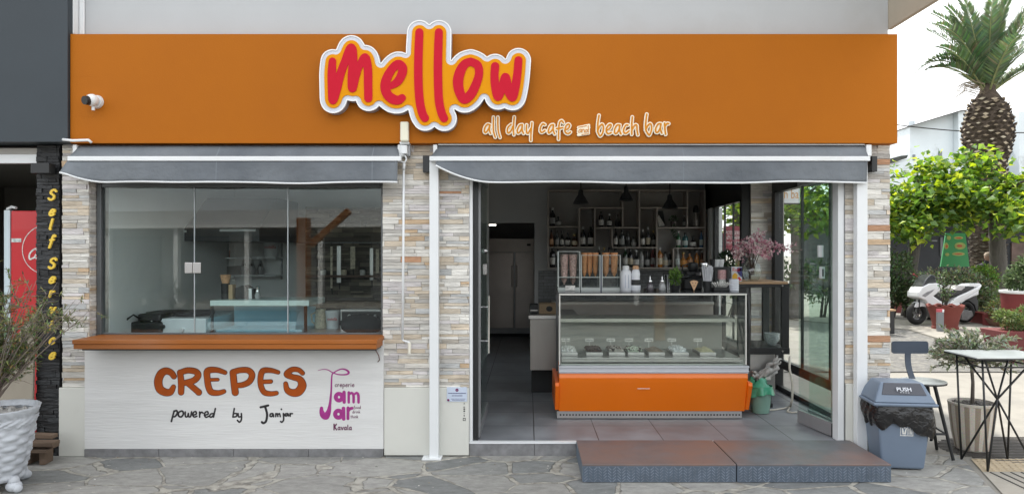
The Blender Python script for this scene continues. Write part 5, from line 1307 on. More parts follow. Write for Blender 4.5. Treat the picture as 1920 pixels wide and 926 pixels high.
# bin, bag and hose
m_gbag = glass("green bag film", (.10,.62,.40), 1.45)
t = thing("waste_bin", "small green-grey waste bin lined with a green bag beside the display case", "bin", (X(1428, 1.0), 1.02, .11))
bx = X(1427, 1.0)
b = B(); b.lathe([(.075,.002),(.080,.006),(.105,.24),(.10,.24),(.076,.01)], (bx, 1.02, .11), 16); b.build("bucket", M("translucent bucket", (.22,.38,.31), .4, .1), t, smooth=True)
b = B()
b.grid(lambda u, v: Vector((bx + (.108 + .018*math.sin(9*u*6.283)*v + .012*v)*math.cos(u*6.283), 1.02 + (.108 + .018*math.sin(7*u*6.283 + 1)*v + .012*v)*math.sin(u*6.283), .11 + .255 - .085*v - .02*math.sin(u*12.566 + 1)*v)), 40, 5)
b.grid(lambda u, v: Vector((bx - .02 + (.105 - .05*v + .02*math.sin(5*u*6.283)*v)*math.cos(u*6.283), 1.02 + (.105 - .05*v)*math.sin(u*6.283), .11 + .25 + .06*v + .025*math.sin(u*18)*v)), 30, 4)
b.build("bag", M("green bag plastic", (.07,.36,.22), .25, .2, 10, .5, 30), t, smooth='all')
t = thing("hose", "white hose lying on the floor by the glazed cabinet", "hose", (X(1450, .9), .95, .12))
gp = lambda px, py: Vector((*G(px, py, .122), .122))
b = B(); b.tube([gp(1402, 767), gp(1425, 769), gp(1450, 768), gp(1470, 765), gp(1482, 762), gp(1478, 768), gp(1476, 771), gp(1485, 773), gp(1505, 771)], .008, 6); b.tube([P(1481, 668, YK + .02), P(1480, 690, YK), P(1486, 720, YK - .02), P(1485, 750, YK - .05), gp(1482, 762)], .011, 6); b.build("tube", M("cream hose", (.62,.58,.50), .5, .1), t, smooth='all')
# vase of blossom and other things on the cabinet top
ZK = kt + .001
t = thing("blossom_vase", "clear glass vase of pink blossom branches on the light wood top", "vase", (X(1410, 1.3), 1.3, ZK))
vx = X(1410, 1.3)
b = B(); b.lathe([(.055,0),(.075,.03),(.09,.09),(.075,.15),(.04,.20),(.038,.23),(.062,.27)], (vx, 1.3, ZK), 20, caps=False); b.build("glass", glass("vase glass", (.86,.90,.88), 1.6), t, smooth='all')
rg = random.Random(21); bt = B(); fl = B()
PK = [(.74,.50,.55),(.80,.62,.65),(.62,.33,.40),(.82,.74,.72),(.48,.20,.26)]
tips = [(1372,470),(1382,455),(1395,462),(1405,448),(1418,440),(1428,436),(1432,455),(1440,462),(1450,458),(1466,465),(1430,475),(1385,480),(1400,476),(1420,470),(1376,482),(1445,480),(1410,458)]
for tx, ty in tips:
    e = P(tx, ty, 1.3 + rg.uniform(-.16, .16)); s = Vector((vx + rg.uniform(-.02, .02), 1.3 + rg.uniform(-.02, .02), ZK + .06))
    mid = Vector((vx + (e.x - vx)*.25, 1.3 + (e.y - 1.3)*.3, ZK + .27)); m2 = mid*.45 + e*.55 + Vector((rg.uniform(-.02, .02), 0, .03))
    bt.tube([s, mid, m2, e], [.004, .0035, .003, .002], 5)
    for k in range(30):
        u = rg.uniform(.25, 1.05); p = (mid*(1-u) + e*u) if rg.random() < .4 else m2*(1-u) + e*u
        p = p + Vector((rg.gauss(0, .022), rg.gauss(0, .022), rg.gauss(0, .02)))
        c = rg.choice(PK)
        for q in range(3):
            fl.leaf(p, (rg.gauss(0,1), rg.gauss(0,1), rg.gauss(0,1)), (rg.gauss(0,1), rg.gauss(0,1), 1), .021, .018, 0, c)
tips2 = [(1480,462),(1492,458),(1505,470)]
for tx, ty in tips2:
    e = P(tx, ty, 1.25); s = P(1450, 468, 1.28)
    bt.tube([s, s*.5 + e*.5 + Vector((0,0,.01)), e], [.003, .002, .0015], 5)
    for k in range(9):
        u = rg.uniform(.4, 1.05); p = s*(1-u) + e*u + Vector((rg.gauss(0,.012), rg.gauss(0,.012), rg.gauss(0,.012)))
        for q in range(3): fl.leaf(p, (rg.gauss(0,1), rg.gauss(0,1), rg.gauss(0,1)), (0,.3,1), .02, .016, 0, rg.choice(PK))
bt.build("branch", M("twig bark", (.10,.06,.05), .8), t, smooth='all'); fl.build("blossom", leafmat("blossom petal", .35), t)
pot_plant("potted_plant", "dark leafy plant in a grey bucket pot beside the pink blossom", 1362, 500, 1.5, .07, .13, M("grey zinc pot", (.16,.155,.15), .5, .1), [((0,0,.06),(.08,.07,.10),1)], 220, .05, .022, DG, 12, z0=ZK, droop=-.3)
b_ = X(1381.5, 1.2); t = thing("drink_box", "colourful drink carton in silver, navy, yellow and red beside the vase", "carton", (b_, 1.22, ZK))
b = B(); b.box(X(1371.5, 1.2), X(1391.5, 1.2), 1.2, 1.28, Z(527, 1.2), Z(500, 1.2)); b.build("carton", M("silver carton", (.62,.64,.66), .35, .03), t, bevel=.001)
tri = lambda pts, m_, nm: (lambda b: (b.prism([(X(px, 1.2), Z(py, 1.2)) for px, py in pts], lambda u, w, d: Vector((u, 1.2 - d, w)), .0004, .0012), b.build(nm, m_, t)))(B())
tri([(1382,502),(1391.3,501),(1391.3,520),(1386,516),(1382,510)], M("navy print", (.03,.03,.16), .4), "navy_patch")
tri([(1383,504),(1390.5,503),(1390.5,508),(1383,508.5)], M("plum print", (.25,.03,.22), .4), "plum_patch")
tri([(1373,516),(1378,511),(1383,515),(1382,525),(1373,526)], M("yellow print", (.80,.46,.03), .4), "yellow_patch")
tri([(1383,521),(1386,518.5),(1391,525),(1383,526.5)], M("red print", (.62,.05,.05), .4), "red_patch")
text("Red", .055, "lettering", M("red print", (.6,.05,.06), .4), lambda x, y, z: Vector((X(1373, 1.2) + x*.8, 1.1985 - z, Z(509, 1.2) + y)), t, .0003)

# ---------------------------------------------------------------- crepe kitchen behind the window
t = thing("kitchen_counter", "steel kitchen counter running behind the crepe window", "counter", (-2.3, .9, .11))
b = B(); b.box(-3.44, -.78, .45, 1.3, .86, .90); b.build("top", m_steel, t, bevel=.003); b = B(); b.box(-3.42, -.80, .5, 1.28, .115, .859); b.build("cabinet", m_fr, t)
ZC = .901
t = thing("crepe_machine", "white crepe machine with two dark hotplates inside the window", "crepe machine", (X(335, .75), .75, ZC))
b = B(); b.box(X(301, .6), X(386, .6), .60, 1.15, ZC, Z(597, .6)); b.build("body", M("white enamel", (.78,.84,.86), .3, .03), t, bevel=.006)
for px, nm in ((303, 0), (352, 0)):
    c = P(px + 12, 590, .9); b = B(); b.cyl((c.x, .9, Z(596, .6) + .001), (c.x, .9, Z(596, .6) + .035), .17, .18, 28); b.build("hotplate", m_blackmat, t, smooth=True)
b = B(); q = P(342, 618, .6); b.cyl((q.x, .6, q.z), (q.x, .575, q.z), .02, .017, 12); b.build("knob", m_alu, t, smooth=True)
b = B(); q = P(306, 612, .6); b.cyl((q.x, .6, q.z), (q.x, .575, q.z), .02, .017, 12); b.build("knob", m_black, t, smooth=True)
t = thing("waffle_iron", "black waffle iron with a lever handle at the left end of the window", "waffle iron", (X(262, .6), .6, ZC))
b = B(); b.box(X(226, .55), X(300, .55), .56, .95, ZC, ZC + .10); b.box(X(255, .55), X(298, .55), .57, .95, ZC + .104, ZC + .17); b.build("body", m_blackmat, t, bevel=.015)
b = B(); b.tube([P(262, 597, .56), P(250, 590, .5), P(240, 597, .5), P(232, 604, .5)], .008, 6); b.box(X(222, .5), X(230, .5), .5, .53, Z(606, .5), Z(590, .5)); b.build("handle", m_black, t)
b = B()
for py in (602, 607, 612): q = P(284, py, .566); b.cyl((q.x, .5655, q.z), (q.x, .569, q.z), .006, n=8)
b.build("light", m_alu, t)
t = thing("topping_display", "small curved-glass topping display on the kitchen counter", "display case", (X(470, .6), .6, ZC))
xq0, xq1 = X(390, .55), X(556, .55)
cv = [(.52 + .16*(1 - math.cos(a)), ZC + .19*math.sin(a)) for a in [i*math.pi/2/8 for i in range(9)]]
b = B()
for i in range(8):
    (y0_, z0_), (y1_, z1_) = cv[i], cv[i+1]
    b.add([(xq0, y0_, z0_), (xq1, y0_, z0_), (xq1, y1_, z1_), (xq0, y1_, z1_)], [(0,1,2,3)])
b.build("curved_glass", glass("blue curved glass", (.70,.86,.90), 1.6), t, smooth='all')
b = B(); b.box(xq0, xq1 - .001, .70, 1.1, ZC, ZC + .02); b.box(xq0, xq1, 1.09, 1.1, ZC, ZC + .2); b.build("liner", M("pale blue liner", (.55,.74,.82), .4, .05), t)
b = B(); b.box(X(392, .6), X(578, .6), .62, 1.1, Z(573, .62), Z(563, .62)); b.build("top_shelf", M("frosted glass shelf", (.62,.78,.76), .2, .05), t)
b = B()
for px in (396, 572): b.box(X(px - 2, .7), X(px + 2, .7), .7, .73, ZC, Z(574, .7))
b.build("post", m_black, t)
ZS = Z(563, .62) + .001
lathe_thing("cone_tub", "black tub of paper crepe cones on the topping display", "tub", 423, .8, [("tub", [(.036,0),(.038,.14),(.034,.14)], m_blackmat), ("paper_cones", [(.03,.141),(.048,.215),(.040,.22),(.02,.15)], lmat("tan"))], z0=ZS)
b = B(); b.box(X(430, .8), X(437.5, .8), .78, .86, ZS, ZS + .13); tag(b.build("wooden_block", M("tan block", (.45,.32,.18), .6, .15), bevel=.002, origin=(X(434, .8), .8, ZS)), "narrow tan box between the cone tub and the napkins", "box")
b = B(); b.prism([(0,0),(.125,0),(.125,.09),(.07,.125),(0,.10)], lambda u, w, d: Vector((X(441, .8) + u, d, ZS + w)), .8, .93); tag(b.build("napkin_box", m_blackmat, bevel=.003, origin=(X(450, .8), .85, ZS)), "black napkin box on the topping display", "napkin box")
t = thing("cup_dispenser", "white and black dispenser on the topping display", "dispenser", (X(469, .8), .8, ZS)); b = B(); b.box(X(463, .8), X(472, .8), .80, .86, ZS, ZS + .095); b.build("front", m_alu, t, bevel=.004); b = B(); b.box(X(472.3, .8), X(476, .8), .80, .86, ZS, ZS + .09); b.build("side", m_black, t)
lathe_thing("sugar_pourer", "small steel-topped glass pourer on the topping display", "pourer", 483, .8, [("glass_body", [(.022,0),(.026,.03),(.018,.065)], M("grey glass", (.35,.36,.36), .1)), ("lid", [(.019,.066),(.014,.09),(.02,.11),(.008,.118)], m_chrome)], z0=ZS)
# wall shelf with plates
YH = 2.45
t = thing("kitchen_shelf", "two-tier steel wall shelf on the pale kitchen wall", "shelf", (X(440, YH), 2.6, 1.5))
for py in (484, 517):
    b = B(); b.box(X(362, YH), X(517, YH), YH, 2.698, Z(py + 1.5, YH), Z(py - 1.5, YH)); b.build("board", m_alu, t)
b = B()
for px in (364, 515): b.box(X(px - 1, YH), X(px + 1, YH), 2.66, 2.698, Z(525, YH), Z(440, YH))
b.build("bracket", m_grey_alu, t)
zs1, zs2 = Z(482.4, YH) + .001, Z(515.4, YH) + .001
def stack_of(name, lab, cat, px, z, r, h, n, mt):
    o = thing(name, lab, cat, (X(px, 2.58), 2.58, z)); b = B(); pr = []
    for k in range(n): pr += [(r*.8, h*k/n), (r, h*(k+.85)/n)]
    b.lathe(pr, (X(px, 2.58), 2.58, z), 18); b.build("plates", mt, o, smooth=True); return o
stack_of("plate_stack", "left stack of grey plates on the lower kitchen shelf", "plates", 396, zs2, .12, .11, 9, M("grey plate glaze", (.30,.30,.30), .3)); stack_of("plate_stack", "right stack of pale plates on the lower kitchen shelf", "plates", 436, zs2, .11, .10, 9, M("pale plate", (.42,.42,.41), .3))
for i, px in enumerate((457, 473, 489)):
    lathe_thing("sugar_pourer", f"glass sugar pourer on the lower kitchen shelf, {ORD[i]} of three from left" if i else "glass sugar pourer on the lower kitchen shelf, nearest the plates", "pourer", px, 2.55, [("glass_body", [(.03,0),(.042,.06),(.03,.10)], M("smoked glass", (.30,.30,.30), .12)), ("lid", [(.031,.101),(.02,.13),(.012,.16)], m_chrome)], z0=zs2)
for i, px in enumerate((384, 398, 412, 425)):
    lathe_thing("jar", f"dark red jar on the upper kitchen shelf, {ORD[i]} from left", "jar", px, 2.56, [("jar", [(.038,0),(.040,.08),(.034,.09)], M("dark red jar", (.34,.12,.11), .3)), ("lid", [(.038,.091),(.038,.112)], lmat("silver"))], z0=zs1)
t = lathe_thing("spread_bucket", "white bucket with red lettering on the upper kitchen shelf", "bucket", 508, 2.56, [("bucket", [(.075,0),(.088,.18),(.092,.185),(.092,.20),(.02,.205)], m_alu)], z0=zs1)
text("nutella", .055, "lettering", M("red print", (.6,.03,.03), .4), lambda x, y, z: Vector((X(508, 2.47) - .075 + x*.9, 2.472 - z, zs1 + .10 + y)), t, .0004)
t = lathe_thing("spread_bucket", "white bucket with red lettering on the counter by the stove", "bucket", 624, 1.0, [("bucket", [(.055,0),(.068,.145),(.071,.15),(.071,.165),(.02,.17)], m_alu)], z0=ZC)
text("nutella", .04, "lettering", M("red print", (.6,.03,.03), .4), lambda x, y, z: Vector((X(624, .93) - .052 + x*.85, .932 - z, ZC + .08 + y)), t, .0004)
t = lathe_thing("batter_jug", "beige batter jug with handle on the counter by the stove", "jug", 601, 1.0, [("jug", [(.05,0),(.056,.01),(.044,.16),(.05,.18),(.046,.18)], lmat("cream"))], z0=ZC)
q = P(601, 590, 1.0); b = B(); b.tube([(q.x - .045, 1.0, ZC + .15), (q.x - .085, 1.0, ZC + .13), (q.x - .08, 1.0, ZC + .06), (q.x - .048, 1.0, ZC + .04)], .009, 6); b.build("handle", lmat("cream"), t, smooth='all')
t = thing("stove", "steel cooker with black knobs under the hanging spoons", "stove", (X(676, 1.0), 1.0, ZC))
b = B(); b.box(X(638, .95), X(714, .95), .95, 1.28, ZC, Z(580, .95)); b.build("body", m_steel, t, bevel=.004); b = B(); b.box(X(641, .95), X(713, .95), .944, .949, Z(602, .95), Z(584, .95)); b.build("panel", m_black, t)
for px in (655, 671, 690, 704):
    b = B(); q = P(px, 592, .944); b.cyl((q.x, .943, q.z), (q.x, .92, q.z), .016, .013, 10); b.build("knob", m_steel, t, smooth=True)
b = crumple((X(677, .6), .62, ZC + .07), .19, .11, .09, .05, 3); tag(b.build("cloth", M("black cloth", (.012,.014,.016), .85, .2, 10, .5, 30), smooth='all', origin=(X(677, .6), .62, ZC)), "crumpled black cloth lying in front of the stove", "cloth")
t = thing("utensil_rail", "dark rail with hooks on the stone kitchen wall", "rail", (X(650, 2.2), 2.2, 1.7))
b = B(); b.cyl(P(560, 455, 2.22), P(722, 455, 2.22), .008, n=8); b.build("rail", m_grey_alu, t)
for i, (px, y0, y1, w) in enumerate(((622, 462, 548, 4), (636, 461, 538, 8), (662, 462, 512, 9), (697, 465, 533, 7), (708, 467, 520, 6))):
    o = thing("spatula", f"long pale crepe spatula hanging on the stone wall, {ORD[i]} from left" if i else "thinnest long crepe spatula hanging on the stone wall", "spatula", P(px, y0, 2.19), group="spatulas on the rail")
    b = B(); b.box(X(px - w/2, 2.2), X(px + w/2, 2.2), 2.185, 2.193, Z(y1 - 8, 2.2), Z(y0, 2.2)); b.build("blade", m_steel if i % 2 else lmat("cream"), o, bevel=.003)
    b = B(); b.cyl(P(px, y1 - 8, 2.189), P(px + 1, y1 + 4, 2.189), .007, n=6); b.cyl(P(px, y0, 2.189), P(px, 455, 2.21), .003, n=5); b.build("handle", m_blackmat, o)
t = thing("ledge_shelf", "dark shelf board with small jars on the stone kitchen wall", "shelf", (X(640, 2.1), 2.2, 1.2))
b = B(); b.box(X(573, 2.1), X(716, 2.1), 2.1, 2.28, Z(520, 2.1), Z(516, 2.1)); b.build("board", M("brown board", (.10,.05,.03), .6), t)
for i, (px, m_) in enumerate(((606, "white"), (645, "cream"), (680, "white"))):
    lathe_thing("small_jar", f"small {m_} jar on the stone wall shelf, {ORD[i]} from left", "jar", px, 2.18, [("jar", [(.03,0),(.032,.05),(.02,.06)], lmat(m_)), ("lid", [(.028,.061),(.028,.075)], lmat("black"))], z0=Z(516, 2.1) + .001)
for i, (px, py) in enumerate(((204, 502), (306, 506), (331, 511), (397, 530), (437, 527))):
    o = thing("hanging_cup", f"small white cup hanging on the pale kitchen wall, {ORD[i]} from left", "cup", P(px, py, 2.6), group="cups hanging on the kitchen wall")
    c_ = P(px, py, 2.62); b = B(); b.lathe([(.020, -.05), (.032, -.03), (.036, .02), (.031, .02)], c_, 14); b.build("cup", lmat("white"), o, smooth=True)
    b = B(); b.tube([c_ + Vector((0, .0, .02)), c_ + Vector((.01, .03, .06)), c_ + Vector((0, .078, .05))], .005, 6); b.build("hook", m_chrome, o, smooth='all')
t = thing("range_hood", "dark kitchen hood with a white light strip above the crepe machine", "hood", (X(380, 1.6), 1.9, 1.8))
b = B(); b.prism([(1.5, Z(452, 1.5)), (1.5, Z(429, 1.5)), (2.0, Z(429, 1.5) + .35), (2.69, Z(429, 1.5) + .35), (2.69, Z(452, 1.5))], lambda u, w, d: Vector((d, u, w)), X(278, 1.5), X(486, 1.5)); b.build("canopy", M("dark hood steel", (.06,.065,.07), .4, .1), t)
b = B(); b.box(X(283, 1.5), X(350, 1.5), 1.485, 1.499, Z(436, 1.5), Z(431.5, 1.5)); b.build("strip", m_alu, t); b = B(); b.box(X(413, 1.5), X(480, 1.5), 1.485, 1.499, Z(434, 1.5), Z(429.5, 1.5)); b.build("strip", m_alu, t)
# ================================================================ street furniture by the door
m_plate = M("grey step plate", (0.125, 0.13, 0.14), 0.45, 0.2, 6, 0.15, 60, dirt=(0.21, 0.125, 0.10), dscale=1.1, dlo=0.44, dhi=0.68)
m_plateface = M("slate blue ribbed plate", (0.105, 0.135, 0.175), 0.5, 0.12, 8, dirt=(0.16, 0.19, 0.23), dscale=5, dlo=.55, dhi=.8)
m_rib = M("worn rib paint", (0.165, 0.20, 0.25), 0.45, 0.35, 14)
for i, (x0, x1, lab) in enumerate(((0.380, 1.452, "left grey step platform module with rusty top and ribbed blue front"), (1.460, 2.534, "right grey step platform module with scuffed top beside the bin"))):
    t = thing("step_platform", lab, "step", ((x0 + x1)/2, -.34, 0), group="step platform modules")
    b = B(); b.box(x0, x1, -.650, -.022, .006, .118); b.build("body", m_plateface, t, bevel=.003)
    b = B(); b.box(x0, x1, -.652, -.022, .1185, .131); b.build("top", m_plate, t, bevel=.003)
    b = B(); rg = random.Random(i)
    nx, nz = 32, 5
    for c in range(nx):
        for r_ in range(nz):
            x = x0 + .025 + c * (x1 - x0 - .05)/(nx - 1); z = .020 + r_*.0205
            a = R(45) if c % 2 else R(-45)
            b.box(-.0155, .0155, -.004, .0, -.0032, .0032, mat=Matrix.Translation((x, -.6505, z)) @ Matrix.Rotation(a, 4, 'Y'))
    b.build("rib_pattern", m_rib, t)
# litter bin
bx_, by_ = X(1683, -.27), -.25
t = thing("litter_bin", "grey-blue swing-lid litter bin marked PUSH with a black bag over its rim", "bin", (bx_, by_, 0), R(-6))
T = Matrix.Translation((bx_, by_, 0)) @ Matrix.Rotation(R(-7), 4, 'Z')
m_bin = M("grey-blue bin plastic", lin(110, 124, 142), .42, .05, 4, .05, 60)
m_bin2 = M("dark grey flap", lin(74, 76, 84), .45, .05, 4)
def frustum(b, w0, d0, z0, w1, d1, z1, mi=0, dy=0):
    vs_ = [(-w0,-d0,z0),(w0,-d0,z0),(w0,d0,z0),(-w0,d0,z0),(-w1,-d1+dy,z1),(w1,-d1+dy,z1),(w1,d1+dy,z1),(-w1,d1+dy,z1)]
    b.add([T @ Vector(v) for v in vs_], [(0,3,2,1),(4,5,6,7),(0,1,5,4),(1,2,6,5),(2,3,7,6),(3,0,4,7)], mi)
b = B(); frustum(b, .150, .125, .012, .195, .165, .50); b.build("bucket", m_bin, t, bevel=.018, seg=3)
b = B(); frustum(b, .225, .185, .480, .228, .188, .505); frustum(b, .215, .175, .506, .150, .10, .645); b.build("lid", m_bin, t, bevel=.016, seg=3)
b = B(); frustum(b, .158, .151, .560, .128, .102, .642, dy=-.006); b.build("flap", m_bin2, t, bevel=.006)
text("PUSH", .042, "lettering", M("pale print", (.6,.62,.66), .5), lambda x, y, z: T @ Vector((-.055 + x*1.05, -.158 + .5*y + .004 - z, .592 + y*.8)), t, .0006, bold=.001)
b = B()
for i in range(4): b.box(-.032 + i*.018, -.02 + i*.018, -.1525, -.1515, .578, .583, mat=T)
b.build("print", M("pale print", (.6,.62,.66), .5), t)
rg = random.Random(17); N = 88
b = B(); ph = [rg.uniform(0, 6) for _ in range(8)]
def bagf(u, v):
    a = u * 2 * math.pi
    # rounded rectangle ring
    ca, sa = math.cos(a), math.sin(a); k = 1 / max((abs(ca)**5 + abs(sa)**5)**.2, 1e-6)
    da = (a + R(42) + math.pi) % (2*math.pi) - math.pi
    drop = .15 + .105*math.exp(-(da/R(30))**2) + .012*math.sin(a*2.0 + 1.0) + .010*math.sin(a*7 + ph[1]) + .007*math.sin(a*12 + ph[6])
    w = 1 + .07*math.sin(v*3.14) + .024*v*math.sin(a*8 + ph[2] + 4*v + math.sin(3*a)) + .022*math.sin(a*17 + ph[3] + 6*v)*(v > .05) + .014*math.sin(a*29 + 11*v + ph[4])*(v > .05)
    w -= .05*v*v - .03*v*math.exp(-(da/R(40))**2)
    return T @ Vector((.212*k*ca*w, .178*k*sa*w, .482 - drop*v + .012*math.sin(a*11 + ph[5])*v))
b.grid(bagf, N, 12); b.build("bag", M("black bin bag", (.009,.009,.010), .25, .2, 10, 1.0, 16, spec=.6, bdist=.03), t, smooth='all')
b = B(); zz1, zz0 = .345, .262
yf = lambda z: -(.125 + (.165-.125)*(z-.012)/.488) - .0012
pt = lambda x, z, o=0: T @ Vector((x, yf(z) - o, z))
b.add([pt(-.028, zz0), pt(.062, zz0), pt(.062, zz1), pt(-.028, zz1)], [(0,1,2,3)]); b.build("sticker", lmat("white"), t)
b = B()
for x0, x1, z0, z1 in ((-.024,.020,.268,.339),(.024,.058,.268,.339)):
    b.add([pt(x0, z0, .0006), pt(x1, z0, .0006), pt(x1, z1, .0006), pt(x0, z1, .0006)], [(0,1,2,3)])
b.build("sticker_field", m_bin, t)
b = B()
for q in ([(-.018,.322),(-.010,.322),(-.004,.285),(-.014,.275)], [(.016,.322),(.008,.322),(-.001,.285),(.010,.275)], [(-.014,.275),(.010,.275),(.004,.287),(-.006,.287)], [(-.004,.318),(.005,.318),(.003,.332),(-.006,.334)], [(.028,.274),(.034,.274),(.034,.318),(.028,.318)], [(.038,.274),(.044,.274),(.044,.330),(.038,.330)], [(.048,.274),(.054,.274),(.054,.310),(.048,.310)]):
    b.add([pt(x, z, .0012) for x, z in q], [(0,1,2,3)])
b.build("pictogram", lmat("white"), t)
# bar stool
sx, sy, sz = X(1731, -.02), -.02, .60
t = thing("bar_stool", "dark stool with round pale seat, T-shaped backrest and splayed legs by the bin", "stool", (sx, sy, 0))
m_sl = M("slate blue metal", lin(62, 72, 86), .4, .05, 4); m_seat = M("pale mottled laminate", (.55,.57,.55), .35, .25, 12)
b = B(); b.cyl((sx, sy, sz - .018), (sx, sy, sz - .006), .165, n=36); b.build("seat_rim", m_black, t, smooth=True)
b = B(); b.cyl((sx, sy, sz - .0055), (sx, sy, sz), .163, n=36); b.build("seat", m_seat, t, smooth=True)
for fx, fy in ((X(1786, -.12), -.13), (X(1734, .15), .16), (X(1690, -.1), -.12), (X(1758, .16), .17)):
    d = Vector((fx - sx, fy - sy, 0)).normalized()
    b = B(); b.cyl(Vector((sx, sy, sz - .019)) + d*.075, (fx, fy, .006), .014, .012, 10); b.build("leg", m_black, t, smooth=True)
zt_ = .20; cs_ = [Vector((sx + (fx - sx)*.78, sy + (fy - sy)*.78, zt_ - .0)) for fx, fy in ((X(1786, -.12), -.13), (X(1758, .16), .17), (X(1734, .15), .16), (X(1690, -.1), -.12))]
b = B()
for i in range(4): b.cyl(cs_[i], cs_[(i+1) % 4], .009, n=8)
b.build("stretcher", m_black, t, smooth=True)
bc = P(1707, 651, .12); ss = .236
rr_ = []
w_, h_, r_ = .148, .050, .02
for cx, cz, a0 in ((w_-r_, h_-r_, 0), (-w_+r_, h_-r_, 90), (-w_+r_, -h_+r_, 180), (w_-r_, -h_+r_, 270)):
    for k in range(5): a = R(a0 + k*22.5); rr_.append((cx + r_*math.cos(a), cz + r_*math.sin(a)))
b = B(); b.prism(rr_, lambda u, w, d: Vector((bc.x + u, bc.y + d + .15*u*u, bc.z + w)), 0, .010); b.build("backrest", m_sl, t)
b = B(); b.grid(lambda u, v: Vector((bc.x - .036 + .046*u + (.010 if v > .5 else 0)*0 - .008*math.sin(v*3), .131 - .075*v*v, (bc.z - .03)*(1-v) + (sz - .012)*v)), 1, 8); b.build("back_support", m_sl, t, solid=.008)
# high table with crossed rods
tz = .845; x0, x1, y0, y1 = 3.262, 3.83, -.45, -.045
t = thing("bistro_table", "square pale marble-topped table on crossed black rod legs", "table", ((x0+x1)/2, (y0+y1)/2, 0))
b = B(); b.box(x0, x1, y0, y1, tz - .010, tz); b.build("tabletop", M("pale marble laminate", (.62,.65,.63), .3, .12, 4, dirt=(.48,.52,.50), dscale=3, dlo=.5, dhi=.7), t, bevel=.002)
b = B(); b.box(x0 + .002, x1 - .002, y0 + .002, y1 - .002, tz - .020, tz - .0105); b.build("edge_frame", m_black, t)
cx, cy, hub = (x0+x1)/2, (y0+y1)/2, .50
fx0, fx1, fy0, fy1 = 3.366, 3.725, -.41, -.10
for sx_, sy_ in ((0,0),(0,1),(1,0),(1,1)):
    ft = Vector((fx1 if sx_ else fx0, fy1 if sy_ else fy0, .004)); tp = Vector((x1-.07 if sx_ else x0+.07, y1-.05 if sy_ else y0+.05, tz - .021)); hb = Vector((cx, cy, hub))
    b = B(); b.cyl(ft, tp, .0075, n=8); b.tube([ft + Vector((0,0,.002)), hb + (ft - hb).normalized()*.01, hb + (tp - hb)*.0 + Vector((0,0,.0)), Vector((x1-.10 if not sx_ else x0+.10, y1-.07 if not sy_ else y0+.07, tz - .021))], .0075, 8); b.build("leg", m_black, t, smooth='all')
b = B(); b.box(x0+.06, x1-.06, y0+.045, y0+.055, tz - .085, tz - .075); b.box(x0+.06, x1-.06, y1-.055, y1-.045, tz - .085, tz - .075); b.box(x0+.06, x0+.07, y0+.056, y1-.056, tz - .085, tz - .075); b.box(x1-.07, x1-.06, y0+.056, y1-.056, tz - .085, tz - .075); b.build("stretcher", m_black, t)
bt_root = t
st_root = [o for o in bpy.data.objects if o.name == "bar_stool"][0]
for dx, dy, rz, lab in ((-3.0, -6.6, 12, "second bistro table across the terrace, reflected in the display case"), (-1.7, -8.0, -8, "third bistro table farther across the terrace, reflected in the display case")):
    dup(bt_root, (bt_root.location.x + dx, bt_root.location.y + dy, 0), R(rz), lab)
for dx, dy, rz, lab in ((-2.2, -6.2, 40, "stool at the second bistro table across the terrace"), (-.6, -7.2, 200, "stool left of the third bistro table across the terrace"), (-2.9, -7.6, 100, "stool behind the second bistro table across the terrace")):
    dup(st_root, (st_root.location.x + dx, st_root.location.y + dy, 0), R(rz), lab)
# tree grate and tactile paving, flat on the ground
gx, gy = X(1895, .12) - .05, .17
t = thing("tree_grate", "round dark slotted grate set in the ground under the table", "grate", (gx + .1, gy, 0))
b = B(); rg_ = .62
for k in range(-8, 9):
    yy = k*.045; hw = math.sqrt(max(0, rg_**2 - (yy*1.5)**2))
    if hw > .05: b.box(gx + .15 - hw, gx + .15 + hw, gy + yy - .007, gy + yy + .007, .004, .010)
b.build("bars", M("rusty dark iron", (.07,.063,.057), .7, .3, 10), t)
tp_ = thing("tactile_paving", "cream tactile paving with blister dots and guiding bars leading past the table", "paving", (3.5, -.5, 0))
m_tac = M("cream tactile tile", (.46,.37,.25), .8, .12, 8, .2, 40); m_tac2 = M("pale tactile tile", (.36,.33,.28), .8, .12, 8, .2, 40)
ed = lambda y: 3.42 + (.28/.76)*(y + .10)
b = B(); b.add([(ed(-.10)+.02, -.10, .008), (4.4, -.10, .008), (4.4, -.42, .008), (ed(-.42)+.02, -.42, .008)][::-1], [(0,1,2,3)])
for r_ in range(6):
    for c in range(20):
        y = -.125 - r_*.052; x = ed(y) + .06 + c*.052
        if x < 4.38: b.lathe([(.016,0),(.012,.005),(.0001,.006)], (x, y, .0081), 8)
b.build("blister_tiles", m_tac, tp_)
b = B(); b.add([(ed(-.43)+.02, -.425, .008), (4.4, -.425, .008), (4.4, -2.4, .008), (ed(-2.4)+.02, -2.4, .008)][::-1], [(0,1,2,3)])
b.build("guide_tiles", m_tac2, tp_)
b = B()
for c in range(14):
    x = 3.36 + c*.075
    yy = max(-2.4, -.10 - (3.42 - x + .04)*.76/.28) if x < 3.4 else -.43
    ytop = -.44 if x > 3.32 else -.44
    b.box(x, x + .012, -2.38, min(ytop, (x - .06 - 3.42)*.76/.28 - .10), .0085, .012)
b.build("guide_bars", M("dark groove", (.07,.065,.06), .8), tp_)
b = B(); b.add([(2.885, -.0, .0085)], []) if False else None
# kerb edge beside the road
b = B()
for (xa, ya), (xb, yb) in (((2.9, kx[0][1] + .0), (9.5, kx[1][1] + .0)),):
    b.add([(xa, ya - .06, .0085), (xb, yb - .06, .0085), (xb, yb, .0085), (xa, ya, .0085)], [(0,1,2,3)])
tag(b.build("kerb_strip", M("dark joint", (.05,.048,.045), .9, .3, 6)), kind="structure")

